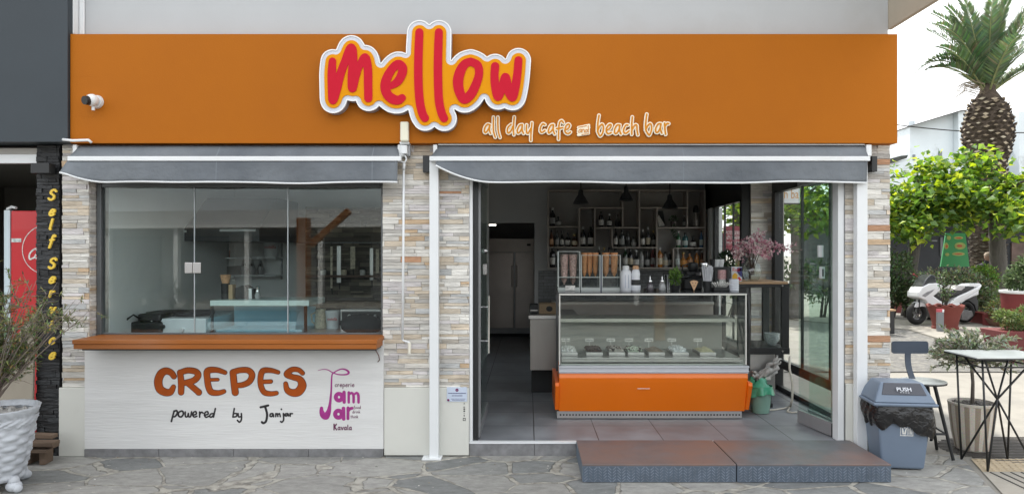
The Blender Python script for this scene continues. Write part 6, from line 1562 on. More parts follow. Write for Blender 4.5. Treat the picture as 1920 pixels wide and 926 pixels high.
# striped pot with silvery shrub standing behind the table
m_pot = M("striped stone pot", (.40,.36,.30), .8, .1, 6, .3, 40)
def striped():
    m, n, l = _nt("fluted concrete pot"); p = n["Principled BSDF"]; p.inputs["Roughness"].default_value = .8
    a = n.new("ShaderNodeAttribute"); a.attribute_name = "Col"; nz = n.new("ShaderNodeTexNoise"); nz.inputs["Scale"].default_value = 40
    mx = n.new("ShaderNodeMix"); mx.data_type = 'RGBA'; mx.blend_type = 'MULTIPLY'; mx.inputs["Factor"].default_value = .5
    l.new(a.outputs["Color"], mx.inputs["A"]); l.new(nz.outputs["Color"], mx.inputs["B"]); l.new(mx.outputs["Result"], p.inputs["Base Color"]); return m
px_, py_ = X(1823, .17), .17
t = thing("striped_planter", "fluted striped stone planter with a silver-green shrub behind the bistro table", "plant", (px_, py_, 0))
b = B(); n_ = 56; pr = [(.115,.01),(.125,.02),(.150,.16),(.166,.30),(.172,.372),(.176,.378),(.176,.392),(.160,.394),(.155,.36)]
for i in range(len(pr) - 1):
    for j in range(n_):
        a0, a1 = 2*math.pi*j/n_, 2*math.pi*(j+1)/n_
        q = lambda rz, a: (px_ + rz[0]*math.cos(a)*(1 + (.012*math.cos(a*14) if .02 < rz[1] < .375 else 0)), py_ + rz[0]*math.sin(a)*(1 + (.012*math.cos(a*14) if .02 < rz[1] < .375 else 0)), rz[1])
        light = (j // 2) % 2 == 0
        b.add([q(pr[i], a0), q(pr[i], a1), q(pr[i+1], a1), q(pr[i+1], a0)], [(0,1,2,3)], 0, (.80,.74,.65) if light or i in (0, 4, 5, 6, 7) else (.47,.39,.31))
b.build("pot", striped(), t)
b = B(); rg = random.Random(8)
b.lathe([(.0001,.365),(.156,.362)], (px_, py_, 0), 20, caps=False)
for _ in range(120):
    a, r = rg.uniform(0, 6.28), .145*math.sqrt(rg.random()); b.sphere((px_ + r*math.cos(a), py_ + r*math.sin(a), .368 + rg.uniform(0,.008)), rg.uniform(.007,.014), 6, 4, col=None)
b.build("gravel", M("gravel", (.16,.15,.14), .9, .6, 30), t)
b = B(); b.tube([(px_, py_, .36), (px_ + .005, py_, .55), (px_ - .01, py_, .72), (px_ - .012, py_, .83)], [.016,.013,.012,.008], 8)
rg = random.Random(31); fo = B()
SG = [(.27,.31,.20),(.38,.40,.30),(.18,.22,.12),(.46,.47,.38)]
for k in range(120):
    a = rg.uniform(0, 6.28); e = rg.uniform(-.25, 1.1); L = rg.uniform(.16, .33)
    d = Vector((math.cos(a)*math.cos(e)*1.25, math.sin(a)*math.cos(e), math.sin(e)*.8))
    s0 = Vector((px_ - .01, py_, .74 + rg.uniform(-.05, .05))); tip = s0 + d*L; mid = s0 + d*L*.5 + Vector((0,0,.03))
    b.tube([s0, mid, tip], [.004,.003,.0015], 4)
    for q in range(26):
        u = rg.uniform(.3, 1.05); p = (s0*(1-u)*(1-u) + mid*2*u*(1-u) + tip*u*u)
        dd = d + Vector((rg.gauss(0,.7), rg.gauss(0,.7), rg.gauss(0,.7)))
        fo.leaf(p, dd, (rg.gauss(0,.5), rg.gauss(0,.5), 1), rg.uniform(.034,.058), rg.uniform(.015,.024), 0, tuple(x*rg.uniform(.8,1.15) for x in rg.choice(SG)))
b.build("trunk", M("grey bark", (.16,.14,.12), .9, .2, 20, .4, 60), t, smooth='all'); fo.build("foliage", leafmat("silver leaf", .4), t)

# ================================================================ left end of the picture
t = thing("drinks_fridge", "tall red drinks fridge with white script emblem inside the neighbouring shop", "fridge", (X(60, .35), .4, 0))
fx0_, fx1_ = X(20, .35), X(118, .35)
b = B(); b.box(fx0_, fx1_, .35, .95, .08, Z(395, .35)); b.build("body", M("red fridge panel", lin(200, 36, 44), .3, .04, 2, coat=.3), t, bevel=.01)
b = B(); b.box(X(8, .35), X(19.5, .35), .345, .93, .06, Z(394, .35)); b.build("door_edge", M("pale aluminium edge", (.60,.70,.74), .3, .04), t, bevel=.004)
fy = .349; fpn = lambda x, y, d: Vector((X(x, fy), fy - d, Z(y, fy)))
cir = [([(88 + 46*math.cos(a*math.pi/18), 468 + 46*math.sin(a*math.pi/18)) for a in range(37)], .7)]
b = B(); plate(b, field(cir, .4, 3, False), 0, fpn, .0016, .0002); b.build("emblem_ring", lmat("white"), t)
ltr = word("C", 51, 486, 11, 1.5, slant=.35, gap=0) + word("oca", 64, 484, 9.5, 1.4, slant=.35, gap=.05)
b = B(); plate(b, field(ltr, .35, 3), 0, fpn, .0018, .0002); b.build("lettering", lmat("white"), t)
b = B(); b.box(X(22, fy), X(40, fy), fy - .002, fy - .0003, Z(454, fy), Z(447, fy)); b.build("sticker", lmat("pale"), t)
b = B(); b.tube([P(14, 392, .4), P(22, 388, .38), P(30, 390, .36)], .012, 6); b.build("top_hinge", m_alu, t)
b = B(); b.prism([(X(71, -.02), Z(590, -.02)), (X(64, -.02), 0.006), (X(-60, -.02), 0.006), (X(-60, -.02), Z(825, -.02)), (X(18, -.02), Z(700, -.02)), (X(46, -.02), Z(612, -.02))], lambda u, w, d: Vector((u, d, w)), -.055, -.035)
tag(b.build("leaning_board", M("beige board", (.34,.30,.24), .6, .1, 2, dirt=(.20,.17,.14), dscale=1.6, dlo=.5, dhi=.8), origin=(X(30, -.04), -.045, 0)), "beige board with a slanted edge standing in front of the red fridge", "board")
t = thing("pallet_boards", "small stack of weathered brown boards at the foot of the black pilaster", "boards", (X(85, -.2), -.2, 0))
rg = random.Random(6)
for i, (x0, x1, y0_, y1_, z0, z1, a) in enumerate(((28,112,-.30,-.20,.155,.185,3),(40,93,-.17,-.10,.182,.212,-2),(20,104,-.29,-.22,.105,.130,-3),(30,98,-.20,-.12,.11,.14,2),(50,62,-.28,-.10,.006,.10,0),(82,92,-.26,-.14,.006,.10,8))):
    xa, xb = X(x0, -.2), X(x1, -.2); c = Vector(((xa+xb)/2, (y0_+y1_)/2, (z0+z1)/2))
    b = B(); b.box(-(xb-xa)/2, (xb-xa)/2, -(y1_-y0_)/2, (y1_-y0_)/2, -(z1-z0)/2, (z1-z0)/2, mat=Matrix.Translation(c) @ Matrix.Rotation(R(a), 4, 'Z') @ Matrix.Rotation(R(rg.uniform(-2,2)), 4, 'Y')); b.build("board", m_oldwood, t, bevel=.004)
# white basket-weave planter with twiggy shrub
wx, wy = X(-14, -.78), -.78
t = thing("basket_planter", "white basket-weave planter with moulded garland and ball feet holding a twiggy shrub", "plant", (wx, wy, 0))
m_wp = M("white painted cast stone", (.52,.545,.58), .6, .12, 10, .2, 60, dirt=(.34,.35,.38), dscale=7, dlo=.52, dhi=.75)
def wall_r(z):
    u = (z - .07)/.48
    return .160 + .083*u + .012*math.sin(u*3)
def wpt(a, z):
    r = wall_r(z); w = 0
    lobes = .022*abs(math.cos(a*2 + .5))**.7
    if .08 < z < .42:
        k = int((z - .08)/.034); s_ = math.sin((z - .08)/.034*math.pi)
        w = .012*abs(s_)**.5*(math.sin(a*9 + (k % 2)*math.pi)*.75 + .5)
    elif .43 < z < .50: w = .012*abs(math.sin(a*11 + 2*math.sin(z*60)))*abs(math.sin((z-.43)/.07*math.pi)) + .006*math.sin(a*31)*math.sin(z*260)
    elif z >= .50: w = .018*math.sin((z - .50)/.05*math.pi*.5) + .004*math.sin(a*26 + z*80)
    return Vector((wx + (r + w + lobes)*math.cos(a), wy + (r + w + lobes)*math.sin(a), z))
b = B(); b.grid(lambda u, v: wpt(u*2*math.pi, .075 + v*.475), 170, 66)
b.grid(lambda u, v: (lambda p, c: c + (p - c)*(1 - .16*v) + Vector((0,0,.012*math.sin(v*3.14) - .03*v*v)))(wpt(u*2*math.pi, .55), Vector((wx, wy, .55))), 100, 4)
b.build("pot", m_wp, t, smooth='all')
b = B(); b.lathe([(.0001,.50),(.26,.50)], (wx, wy, 0), 24, caps=False)
rg = random.Random(12)
for _ in range(60):
    a, r = rg.uniform(0,6.28), .24*math.sqrt(rg.random()); b.sphere((wx + r*math.cos(a), wy + r*math.sin(a), .503), rg.uniform(.010,.022), 6, 4)
b.build("pebbles", M("white pebbles", (.45,.44,.42), .7, .5, 20), t)
for k in range(4):
    a = R(-18 + k*90); b = B(); c = Vector((wx + .20*math.cos(a), wy + .20*math.sin(a), .045)); b.sphere(c, .044, 14, 8, sx=1.15, sz=.9); b.sphere(c + Vector((.035*math.cos(a), .035*math.sin(a), -.012)), .030, 12, 7); b.sphere(c + Vector((0,0,.035)), .035, 12, 7)
    b.build("foot", m_wp, t, smooth='all')
tw = B(); fo = B(); rg = random.Random(77)
OL = [(.13,.19,.07),(.19,.25,.10),(.09,.14,.055),(.24,.28,.12),(.28,.24,.08)]
base = Vector((wx, wy, .50))
tw.tube([base, base + Vector((.01,0,.12)), base + Vector((.0,.01,.25))], [.016,.014,.012], 8)
for k in range(74):
    a = rg.uniform(0, 6.28); ex = rg.uniform(.12, .62) if math.cos(a) > -.2 else rg.uniform(.05, .35)
    hz = rg.uniform(.45, .98) if ex < .45 else rg.uniform(.40, .78)
    s0 = base + Vector((0, 0, rg.uniform(.05, .28)))
    if math.cos(a)*ex > .16: hz = max(hz, .62)
    tip = Vector((wx + math.cos(a)*ex, wy + math.sin(a)*ex*.75, .5 + hz)); mid = s0*.5 + tip*.5 + Vector((-.05*math.cos(a), -.04*math.sin(a), -.04))
    N_ = 10; pts_ = [s0*(1-u)**2 + mid*2*u*(1-u) + tip*u*u for u in [i/N_ for i in range(N_+1)]]
    tw.tube(pts_, [.006*(1 - .8*i/N_) for i in range(N_+1)], 5)
    for q in range(rg.randint(7, 12)):
        i0 = rg.randint(3, N_); p = pts_[i0]
        if p.x > -3.44 and p.z < 1.04: continue
        d = Vector((rg.gauss(0,1), rg.gauss(0,1), rg.gauss(.3,.6))).normalized(); L = rg.uniform(.05, .17)
        e = p + d*L; tw.tube([p, (p+e)/2 + Vector((0,0,.012)), e], [.0025,.002,.001], 4)
        if p.z + L*.3 < .80: continue
        for r_ in range(rg.randint(8, 15)):
            u = rg.uniform(.15, 1.0); w = p*(1-u) + e*u
            fo.leaf(w, d + Vector((rg.gauss(0,.7), rg.gauss(0,.7), rg.gauss(0,.6))), (0,0,1), rg.uniform(.028,.050), rg.uniform(.008,.013), 0, tuple(x*rg.uniform(.8,1.3) for x in rg.choice(OL)))
tw.build("branch", M("pale twig bark", (.22,.18,.15), .85, .2, 20), t, smooth='all'); fo.build("foliage", leafmat("olive leaf", .3), t)
# ================================================================ plaza, trees and buildings beyond
def gz(px, py): 
    x, y = G(px, py, ZP); return Vector((x, y, ZP))
lf_tree = leafmat("mulberry leaf", .5); lf_shrub = leafmat("shrub leaf", .3)
m_bark = M("grey bark", (.105,.095,.085), .9, .25, 6, .7, 24, stretch=(1,1,.25), bdist=.03)
YG = [(.30,.42,.045),(.22,.36,.045),(.40,.49,.07),(.13,.25,.04),(.075,.16,.03),(.10,.20,.035),(.06,.13,.03)]
def tree(name, lab, base, trunk_pts, r0, r1, blobs, n, L, cols, seed, limbs, group=None):
    t = thing(name, lab, "tree", base, 0, group); rg = random.Random(seed)
    b = B(); k = len(trunk_pts)
    pts, _ = spline([tuple(p) for p in [(p[0], p[2]) for p in trunk_pts]], [1]*k)
    b.tube([Vector((p[0], trunk_pts[0][1], p[1])) for p in pts], [r0*(1.15 if i == 0 else 1) + (r1 - r0)*i/(len(pts)-1) for i in range(len(pts))], 14)
    top = Vector(trunk_pts[-1])
    for i in range(limbs):
        c, r, w = blobs[i % len(blobs)]
        e = Vector(c) + Vector((rg.uniform(-.7,.7)*r[0], rg.uniform(-.7,.7)*r[1], rg.uniform(-.5,.5)*r[2]))
        s0 = top - Vector((0,0,rg.uniform(0,.5)))
        b.tube([s0, s0*.6 + e*.4 + Vector((0,0,.25)), e], [r1*.7, r1*.4, .02], 7)
    b.build("trunk", m_bark, t, smooth='all')
    b = B(); tot = sum(w for *_, w in blobs)
    for c, rad, w in blobs:
        c = Vector(c)
        m = int(n*w/tot)
        # clumps inside the blob
        for _ in range(max(3, m // 26)):
            d = Vector((rg.gauss(0,1), rg.gauss(0,1), rg.gauss(0,1))).normalized(); rr_ = rg.uniform(.45, 1.0)
            cc_ = c + Vector((d.x*rad[0], d.y*rad[1], d.z*rad[2]))*rr_
            for _ in range(26):
                p = cc_ + Vector((rg.gauss(0,.20), rg.gauss(0,.20), rg.gauss(0,.13)))
                dd = Vector((rg.gauss(0,1), rg.gauss(0,1), -.55 + rg.gauss(0,.4)))
                v = rg.uniform(.75, 1.3); ll = L*rg.uniform(.6, 1.25)
                b.leaf(p, dd, (rg.gauss(0,.5), rg.gauss(0,.5), 1), ll, ll*.85, 0, tuple(x*v for x in rg.choice(cols)), fold=.15)
    b.build("crown", lf_tree, t)
    return t
q = gz(1703, 592)
Yt = q.y; xt = q.x
tree("plaza_tree", "leafy plaza tree with a slim leaning grey trunk behind the scooter's front", q,
     [(xt, Yt, ZP), (xt + .06, Yt, 1.0), (xt + .18, Yt, 1.9), (xt + .25, Yt, 2.7)], .155, .11,
     [((X(1690, Yt), Yt, 3.0), (1.0, 1.1, .75), 1.1), ((X(1760, Yt), Yt - .3, 3.2), (.9, 1.0, .75), 1.2), ((X(1740, Yt), Yt, 2.6), (1.1, .9, .45), .9), ((X(1660, Yt), Yt + .3, 2.6), (.8, 1.0, .6), .8), ((X(1690, Yt), Yt - .5, 2.25), (.55, .5, .35), .45), ((X(1812, Yt), Yt - .2, 3.75), (.5, .6, .35), .4), ((X(1735, Yt), Yt, 3.75), (.4, .6, .25), .25)], 3300, .185, YG, 51, 7, "trees on the plaza")
q = gz(1874, 594); Yt = q.y; xt = q.x
tree("plaza_tree", "leafy plaza tree with the thick straight trunk right of the scooter", q,
     [(xt, Yt, ZP), (xt - .01, Yt, 1.0), (xt - .06, Yt, 1.9), (xt - .10, Yt, 2.9)], .205, .16,
     [((X(1830, Yt), Yt - .2, 3.15), (.85, 1.1, .65), 1.0), ((X(1905, Yt), Yt - .6, 2.95), (.9, .9, .6), 1.2), ((X(1900, Yt - 1.2), Yt - 1.3, 2.3), (.30, .3, .48), .5), ((X(1810, Yt), Yt, 2.65), (.8, .8, .35), .6), ((X(1980, Yt), Yt - .3, 3.0), (1.0, 1.2, .8), 1.0)], 2800, .185, YG, 52, 7, "trees on the plaza")
for i, (px, py, lab) in enumerate(((1490, 596, "leafy tree seen through the glazed side near the folded door"), (1385, 590, "leafy tree seen through the far side window above the red poster"), (1580, 588, "leafy tree hidden mostly behind the right stone pillar"))):
    q = gz(px, py); xt, Yt = q.x, q.y
    tree("plaza_tree", lab, q, [(xt, Yt, ZP), (xt + .05, Yt, 1.2), (xt + .0, Yt, 2.8)], .16, .11,
         [((xt - .6, Yt, 3.1), (1.1, 1.1, .8), 1), ((xt + .7, Yt, 3.0), (1.1, 1.1, .9), 1), ((xt, Yt - .5, 2.5), (1.2, .9, .6), .9), ((xt, Yt, 3.8), (1.2, 1.0, .6), .6)], 1900, .16, YG, 60 + i, 6, "trees on the plaza")
# palm
pz = gz(1860, 570); xp, Yp = X(1852, 14.2), 14.2
t = thing("palm_tree", "tall date palm with a bulging diamond-scaled trunk and upright fronds", "tree", (xp, Yp, ZP))
z = lambda py: Z(py, Yp); w = lambda px: px*(D0 + Yp)/F
prof = [(w(33), ZP), (w(30), 1.0), (w(29), 2.2), (w(31), z(335)), (w(30), z(308)), (w(36), z(288)), (w(41), z(262)), (w(42), z(240)), (w(38), z(218)), (w(31), z(198)), (w(22), z(184)), (w(14), z(172)), (w(12), z(158))]
m_palm = M("palm trunk fibre", (.075,.055,.040), .95, .45, 9, .9, 20, bdist=.03)
b = B(); b.lathe([(r*.96, zz_) for r, zz_ in prof], (xp, Yp, 0), 26); b.build("trunk", m_palm, t, smooth='all')
def prof_r(h):
    for (ra, za), (rb, zb_) in zip(prof, prof[1:]):
        if za <= h <= zb_: return ra + (rb - ra)*(h - za)/(zb_ - za)
    return prof[-1][0]
b = B(); rg = random.Random(4); h = ZP + .3; row = 0
while h < z(186):
    r = prof_r(h); big = h > z(330); hh = .115 if big else .085
    nn = max(9, int(2*math.pi*r/(.27 if big else .30)))
    for j in range(nn):
        a = 2*math.pi*(j + .5*(row % 2))/nn + rg.uniform(-.03, .03)
        a += rg.uniform(-.05, .05); o_ = Vector((math.cos(a), math.sin(a), 0)); tg = Vector((-o_.y, o_.x, 0)); c = Vector((xp, Yp, h + rg.uniform(-.03, .03))) + o_*r*.97
        wd, ht = math.pi*r/nn*.92, hh*.62; out = (.06 if big else .035)*rg.uniform(.4, 1.3)
        tip = c + o_*out + Vector((0,0,ht*.55)); dull = (.055,.040,.030)
        cut = rg.choice([(.40,.33,.24),(.30,.24,.17),(.46,.40,.31),(.22,.17,.12)]) if big else (.10,.085,.065)
        v0, v1, v2, v3 = c - tg*wd, c - Vector((0,0,ht*.8)), c + tg*wd, c + Vector((0,0,ht*.7))
        sq = rg.uniform(.45, .78); f = [tip + (v - c)*sq + Vector((rg.gauss(0,.008), rg.gauss(0,.008), rg.gauss(0,.008))) for v in (v0, v1, v2, v3)]
        b.add([v0, v1, v2, v3], [], 0)
        o2 = len(b.v) - 4
        b.add([v0, v1, v2, v3] + f, [(4,5,6,7)], 0, cut)
        b.add([v0, v1, v2, v3] + f, [(0,1,5,4),(1,2,6,5),(2,3,7,6),(3,0,4,7)], 0, dull)
    h += hh; row += 1
b.build("scales", M("cut frond stubs", (1,1,1), .9, .35, 14, .5, 40, attr=True), t)
PG = [(.075,.125,.055),(.10,.16,.07),(.055,.10,.045),(.13,.18,.085)]
m_rach = M("frond rib", (.22,.24,.10), .6, .2, 6)
def frond(b, br, az, el, L, curl, rg, dens=46, dead=False):
    p = Vector((xp + .12*math.cos(az), Yp + .12*math.sin(az), z(168) + rg.uniform(-.1,.1))); e = el; pts = [p.copy()]; n = 22
    for i in range(n):
        d = Vector((math.cos(az)*math.cos(e), math.sin(az)*math.cos(e), math.sin(e)))
        p = p + d*(L/n); e -= curl/n*(.4 + 1.2*i/n); pts.append(p.copy())
    br.tube(pts, [.030*(1 - .85*i/n) for i in range(n+1)], 6)
    for i in range(dens):
        u = .10 + .90*i/dens; f_ = u*n; k = min(int(f_), n-1); q_ = pts[k].lerp(pts[k+1], f_ - k)
        dr = (pts[k+1] - pts[k]).normalized(); sd = dr.cross(Vector((0,0,1)))
        if sd.length < .05: sd = Vector((-math.sin(az), math.cos(az), 0))
        sd.normalize(); up = sd.cross(dr)
        ll = .50*math.sin(min(1, u*2.6 + .18)*math.pi*.5)*(1 - .62*u**3)
        for s_ in (-1, 1):
            dd = dr*(.55 + .5*u) + sd*s_*.85 + up*(.35 + rg.gauss(0,.10)) - Vector((0,0,.10)); col = rg.choice(PG) if not dead else (.16,.12,.06)
            b.leaf(q_, dd, up, ll*rg.uniform(.85,1.1), .052, 0, tuple(x*rg.uniform(.75,1.3) for x in col), fold=.1)
b = B(); br = B(); rg = random.Random(33)
FR = [(R(180), R(58), 2.35, R(122)), (R(184), R(60), 2.2, R(118)), (R(178), R(76), 2.6, R(56)), (R(0), R(56), 2.6, R(62)), (R(8), R(38), 2.5, R(30)), (R(186), R(44), 2.0, R(78)), (R(-6), R(64), 2.5, R(46)), (R(200), R(66), 2.6, R(70)), (R(190), R(82), 2.9, R(30)), (R(-10), R(76), 2.9, R(34)), (R(0), R(48), 2.1, R(100))]
for i in range(20): FR.append((R(i*137.5), R(rg.uniform(66, 88)), rg.uniform(2.3, 3.0), R(rg.uniform(12, 45))))
for i in range(3): FR.append((R(200 + i*55 + rg.uniform(-10,10)), R(rg.uniform(38, 55)), rg.uniform(2.0, 2.5), R(rg.uniform(50, 95))))
for a_, e_, l_, c_ in FR: frond(b, br, a_, e_, l_, c_, rg)
b.build("crown", leafmat("palm leaf", .3), t); br.build("frond_ribs", m_rach, t, smooth='all')
b = B(); rg = random.Random(9)
for i in range(60):
    a = R(rg.uniform(150, 230)); p0 = Vector((xp + .3*math.cos(a), Yp + .3*math.sin(a), z(rg.uniform(160, 180)))); b.tube([p0, p0 + Vector((-.25 - rg.random()*.25, 0, .12)), p0 + Vector((-.5 - rg.random()*.3, rg.uniform(-.2,.2), -.05 - rg.random()*.25))], [.006,.004,.002], 4)
b.build("dry_strands", M("dry strands", (.25,.20,.14), .9), t)
# overhead cable
b = B(); pa, pb = P(1640, 229, 17), P(1960, 249, 17); b.tube([pa.lerp(pb, i/16) + Vector((0,0,-.12*math.sin(math.pi*i/16))) for i in range(17)], .018, 5)
tag(b.build("overhead_cable", m_black, origin=(pa + pb)/2), "thin black cable strung across the sky in front of the palm", "cable")
# white building behind
YBG = 36
t = thing("white_building", "pale blue-white building with a sloping parapet behind the palm", "building", (X(1780, YBG), YBG, 0))
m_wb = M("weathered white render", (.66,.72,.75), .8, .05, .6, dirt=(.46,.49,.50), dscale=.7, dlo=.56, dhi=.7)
fnb = lambda u, w, d: Vector((u, d, w))
b = B(); b.prism([(X(px, YBG), Z(py, YBG)) for px, py in ((1706,237),(1787,212),(1787,470),(1706,470))], fnb, YBG, YBG + 6); b.build("wall", m_wb, t)
b = B(); b.prism([(X(px, YBG), Z(py, YBG)) for px, py in ((1787.4,211),(1803,211),(1803,470),(1787.4,470))], fnb, YBG - .5, YBG + 6); b.build("corner_pier", m_wb, t)
b = B(); b.prism([(X(px, YBG), Z(py, YBG)) for px, py in ((1704,238.5),(1787,213),(1803,210.8),(1803,209.6),(1787,211.5),(1704,236.8))], fnb, YBG - .7, YBG + 6); b.build("parapet_cap", M("dark parapet cap", (.10,.10,.10), .7), t)
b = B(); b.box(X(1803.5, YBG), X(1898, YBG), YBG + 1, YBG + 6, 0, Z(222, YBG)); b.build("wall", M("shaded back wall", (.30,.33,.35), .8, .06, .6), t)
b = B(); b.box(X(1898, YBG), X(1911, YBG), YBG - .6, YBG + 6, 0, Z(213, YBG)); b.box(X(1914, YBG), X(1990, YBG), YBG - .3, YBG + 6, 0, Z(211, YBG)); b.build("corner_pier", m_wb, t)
for px0, px1, py0, py1 in ((1886,1897,222,238),(1888,1897,262,280),(1760,1766,284,296),(1712,1716,290,300),(1918,1930,232,262)):
    b = B(); Yw = YBG + .95 if 1803 < px0 < 1898 else (YBG - .35 if px0 > 1912 else YBG - .05); b.box(X(px0, Yw), X(px1, Yw), Yw - .02, Yw + .3, Z(py1, Yw), Z(py0, Yw)); wdw = b.build("window", M("dim window", (.16,.18,.20), .3), t)
b = B(); b.cyl(P(1709, 236, YBG + 2), P(1709, 250, YBG + 2), .12, n=8); b.cyl(P(1709, 228, YBG + 2), P(1709, 236, YBG + 2), .2, n=8); b.build("chimney", m_wb, t)
t = thing("low_roof", "dark tiled roof edge just visible above the leaves by the pillar", "roof", (X(1680, 30), 30, 6))
b = B(); b.prism([(X(px, 30), Z(py, 30)) for px, py in ((1640,300),(1668,298),(1690,292),(1703,291),(1700,297),(1672,306),(1640,312))], fnb, 30, 34); b.build("tiles", M("dark roof tiles", (.06,.065,.06), .9, .3, 4), t)
b = B(); b.prism([(X(px, 30), Z(py, 30)) for px, py in ((1640,312),(1672,306),(1708,296),(1708,470),(1640,470))], fnb, 30.1, 34); b.build("wall", m_wb, t)
# dark shop under the trees
YS_ = 19.5
t = thing("dark_kiosk", "dark shaded kiosk front under the plaza trees", "kiosk", (X(1800, YS_), YS_, 0))
b = B(); b.box(X(1560, YS_), X(2000, YS_), YS_, YS_ + 3, ZP, 3.0); b.build("wall", M("painted dark interior", (.022,.024,.028), .7, .3, 3), t)  # near-black flat wall: the shop interior's darkness is put into its colour
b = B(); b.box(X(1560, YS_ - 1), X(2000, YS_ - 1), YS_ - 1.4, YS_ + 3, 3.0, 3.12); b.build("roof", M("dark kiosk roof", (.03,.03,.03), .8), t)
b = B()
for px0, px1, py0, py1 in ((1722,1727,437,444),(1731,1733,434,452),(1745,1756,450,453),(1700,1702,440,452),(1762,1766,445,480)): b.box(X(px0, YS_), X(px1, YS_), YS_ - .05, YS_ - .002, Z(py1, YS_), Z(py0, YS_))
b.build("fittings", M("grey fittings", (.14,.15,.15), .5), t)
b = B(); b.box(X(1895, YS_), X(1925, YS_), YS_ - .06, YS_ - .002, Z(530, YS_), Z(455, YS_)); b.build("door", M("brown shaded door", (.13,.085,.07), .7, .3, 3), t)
# green poster board
YPo = 13.2
t = thing("poster_board", "bright green tapered advertising board with yellow ovals under the trees", "poster", (X(1791, YPo), YPo, ZP))
fpo = lambda px, py, d: Vector((X(px, YPo), YPo - d, Z(py, YPo)))
b = B(); b.prism([(1764,500),(1818,500),(1810,437),(1774,437)], fpo, 0, -.05); b.build("board", M("green print", (.03,.26,.08), .5, .05), t)
b = B()
for cx_, cy_, rx, ry in ((1797,446,9,3),(1800,461,10.5,6.5),(1774,461,4.5,6),(1797,476,12,3.5),(1779,446,4,4),(1776,477,4,3)):
    b.prism([(cx_ + rx*math.cos(a), cy_ + ry*math.sin(a)) for a in [i*math.pi/8 for i in range(16)]], fpo, .004, .001)
b.build("yellow_ovals", M("yellow print", (.34,.38,.10), .5, .2, 6), t)
b = B()
for cx_, cy_, rx, ry in ((1797,446,6,1.4),(1799,461,5.5,2.6),(1775,462,2,3.4),(1797,476,8,1.4)):
    b.prism([(cx_ + rx*math.cos(a), cy_ + ry*math.sin(a)) for a in [i*math.pi/5 for i in range(10)]], fpo, .008, .0045)
b.build("red_print", M("red print", (.45,.09,.03), .5, .2, 6), t)
b = B()
for px in (1772, 1810): b.cyl(fpo(px, 500, -.03), (X(px, YPo), YPo + .03, ZP), .02, n=8)
b.build("stand", m_black, t)
# red poster seen through the far side window
YR = 8.0
t = thing("red_poster", "dark red poster with white block lettering outside the far side window", "poster", (X(1376, YR), YR, 1.8))
b = B(); b.box(X(1357, YR), X(1400, YR), YR, YR + .03, Z(470, YR), Z(424, YR)); b.build("board", M("dark red print", (.26,.04,.06), .5, .05), t)
for s_, py, h_ in (("POTISSERIE", 440, .075), ("NTI MARKET", 449, .075), ("GRILL AND MORE", 456.5, .045)):
    text(s_, h_*1.35, "lettering", lmat("white"), lambda x, y, z_: Vector((X(1360, YR) + x*.62, YR - .001 - z_, Z(py, YR) + y)), t, .0008)
b = B(); b.cyl((X(1358, YR), YR + .05, ZP), (X(1358, YR), YR + .05, 2.0), .03, n=8); b.cyl((X(1399, YR), YR + .05, ZP), (X(1399, YR), YR + .05, 2.0), .03, n=8); b.build("stand", m_black, t)
YR = 3.2
t = thing("hanging_sign", "white hanging sign with orange letters outside the glazed side", "sign", (X(1478, YR), YR, 2.3))
b = B(); b.box(X(1455, YR), X(1500, YR), YR, YR + .04, Z(381, YR), Z(344, YR)); b.build("board", m_alu, t); b = B(); b.box(X(1455, YR), X(1500, YR), YR - .01, YR + .05, Z(383, YR), Z(381, YR)); b.cyl((X(1470, YR), YR + .02, Z(344, YR)), (X(1470, YR), YR + .02, 3.4), .015, n=6); b.build("frame", m_black, t)
text("ch ba", .16, "lettering", M("orange print", (.62,.30,.06), .5), lambda x, y, z_: Vector((X(1462, YR) + x*.7, YR - .001 - z_, Z(372, YR) + y)), t, .001)
# kerb walls of the planting beds, shrubs
def red_wall(lab, pts, h, th=.25):
    b = B()
    for (xa, ya), (xb, yb) in zip(pts, pts[1:]):
        d = Vector((xb - xa, yb - ya, 0)).normalized(); nrm = Vector((-d.y, d.x, 0))*th
        vs_ = [Vector((xa, ya, ZP)), Vector((xb, yb, ZP)), Vector((xb, yb, ZP)) + nrm, Vector((xa, ya, ZP)) + nrm]
        b.add(vs_ + [v + Vector((0,0,h)) for v in vs_], [(0,3,2,1),(4,5,6,7),(0,1,5,4),(1,2,6,5),(2,3,7,6),(3,0,4,7)])
    tag(b.build("planter_wall", m_red_paint, origin=(pts[0][0], pts[0][1], ZP)), lab, "low wall")
red_wall("low dark red planter wall behind the scooter's front wheel", [tuple(gz(1640, 583).xy), tuple(gz(1700, 588).xy), tuple(gz(1760, 588).xy)], .27)
red_wall("low dark red planter wall behind the scooter's rear wheel", [tuple(gz(1815, 603).xy), tuple(gz(1866, 611).xy), tuple(gz(1905, 606).xy)], .24)
b = B(); c = [gz(1818, 601), gz(1864, 608), gz(1885, 590), gz(1825, 588)]
b.add([v + Vector((0,0,.2)) for v in c], [(0,1,2,3)]); rg = random.Random(3)
for _ in range(260):
    u, v = rg.random(), rg.random(); p = (c[0]*(1-u) + c[1]*u)*(1-v) + (c[3]*(1-u) + c[2]*u)*v; s_ = rg.uniform(.02,.05); b.sphere(p + Vector((0,0,.2)), s_, 6, 4, sz=.6)
tag(b.build("gravel", M("bed gravel", (.20,.18,.16), .9, .5, 12)), "grey gravel in the planting bed behind the scooter", "gravel", kind="stuff")
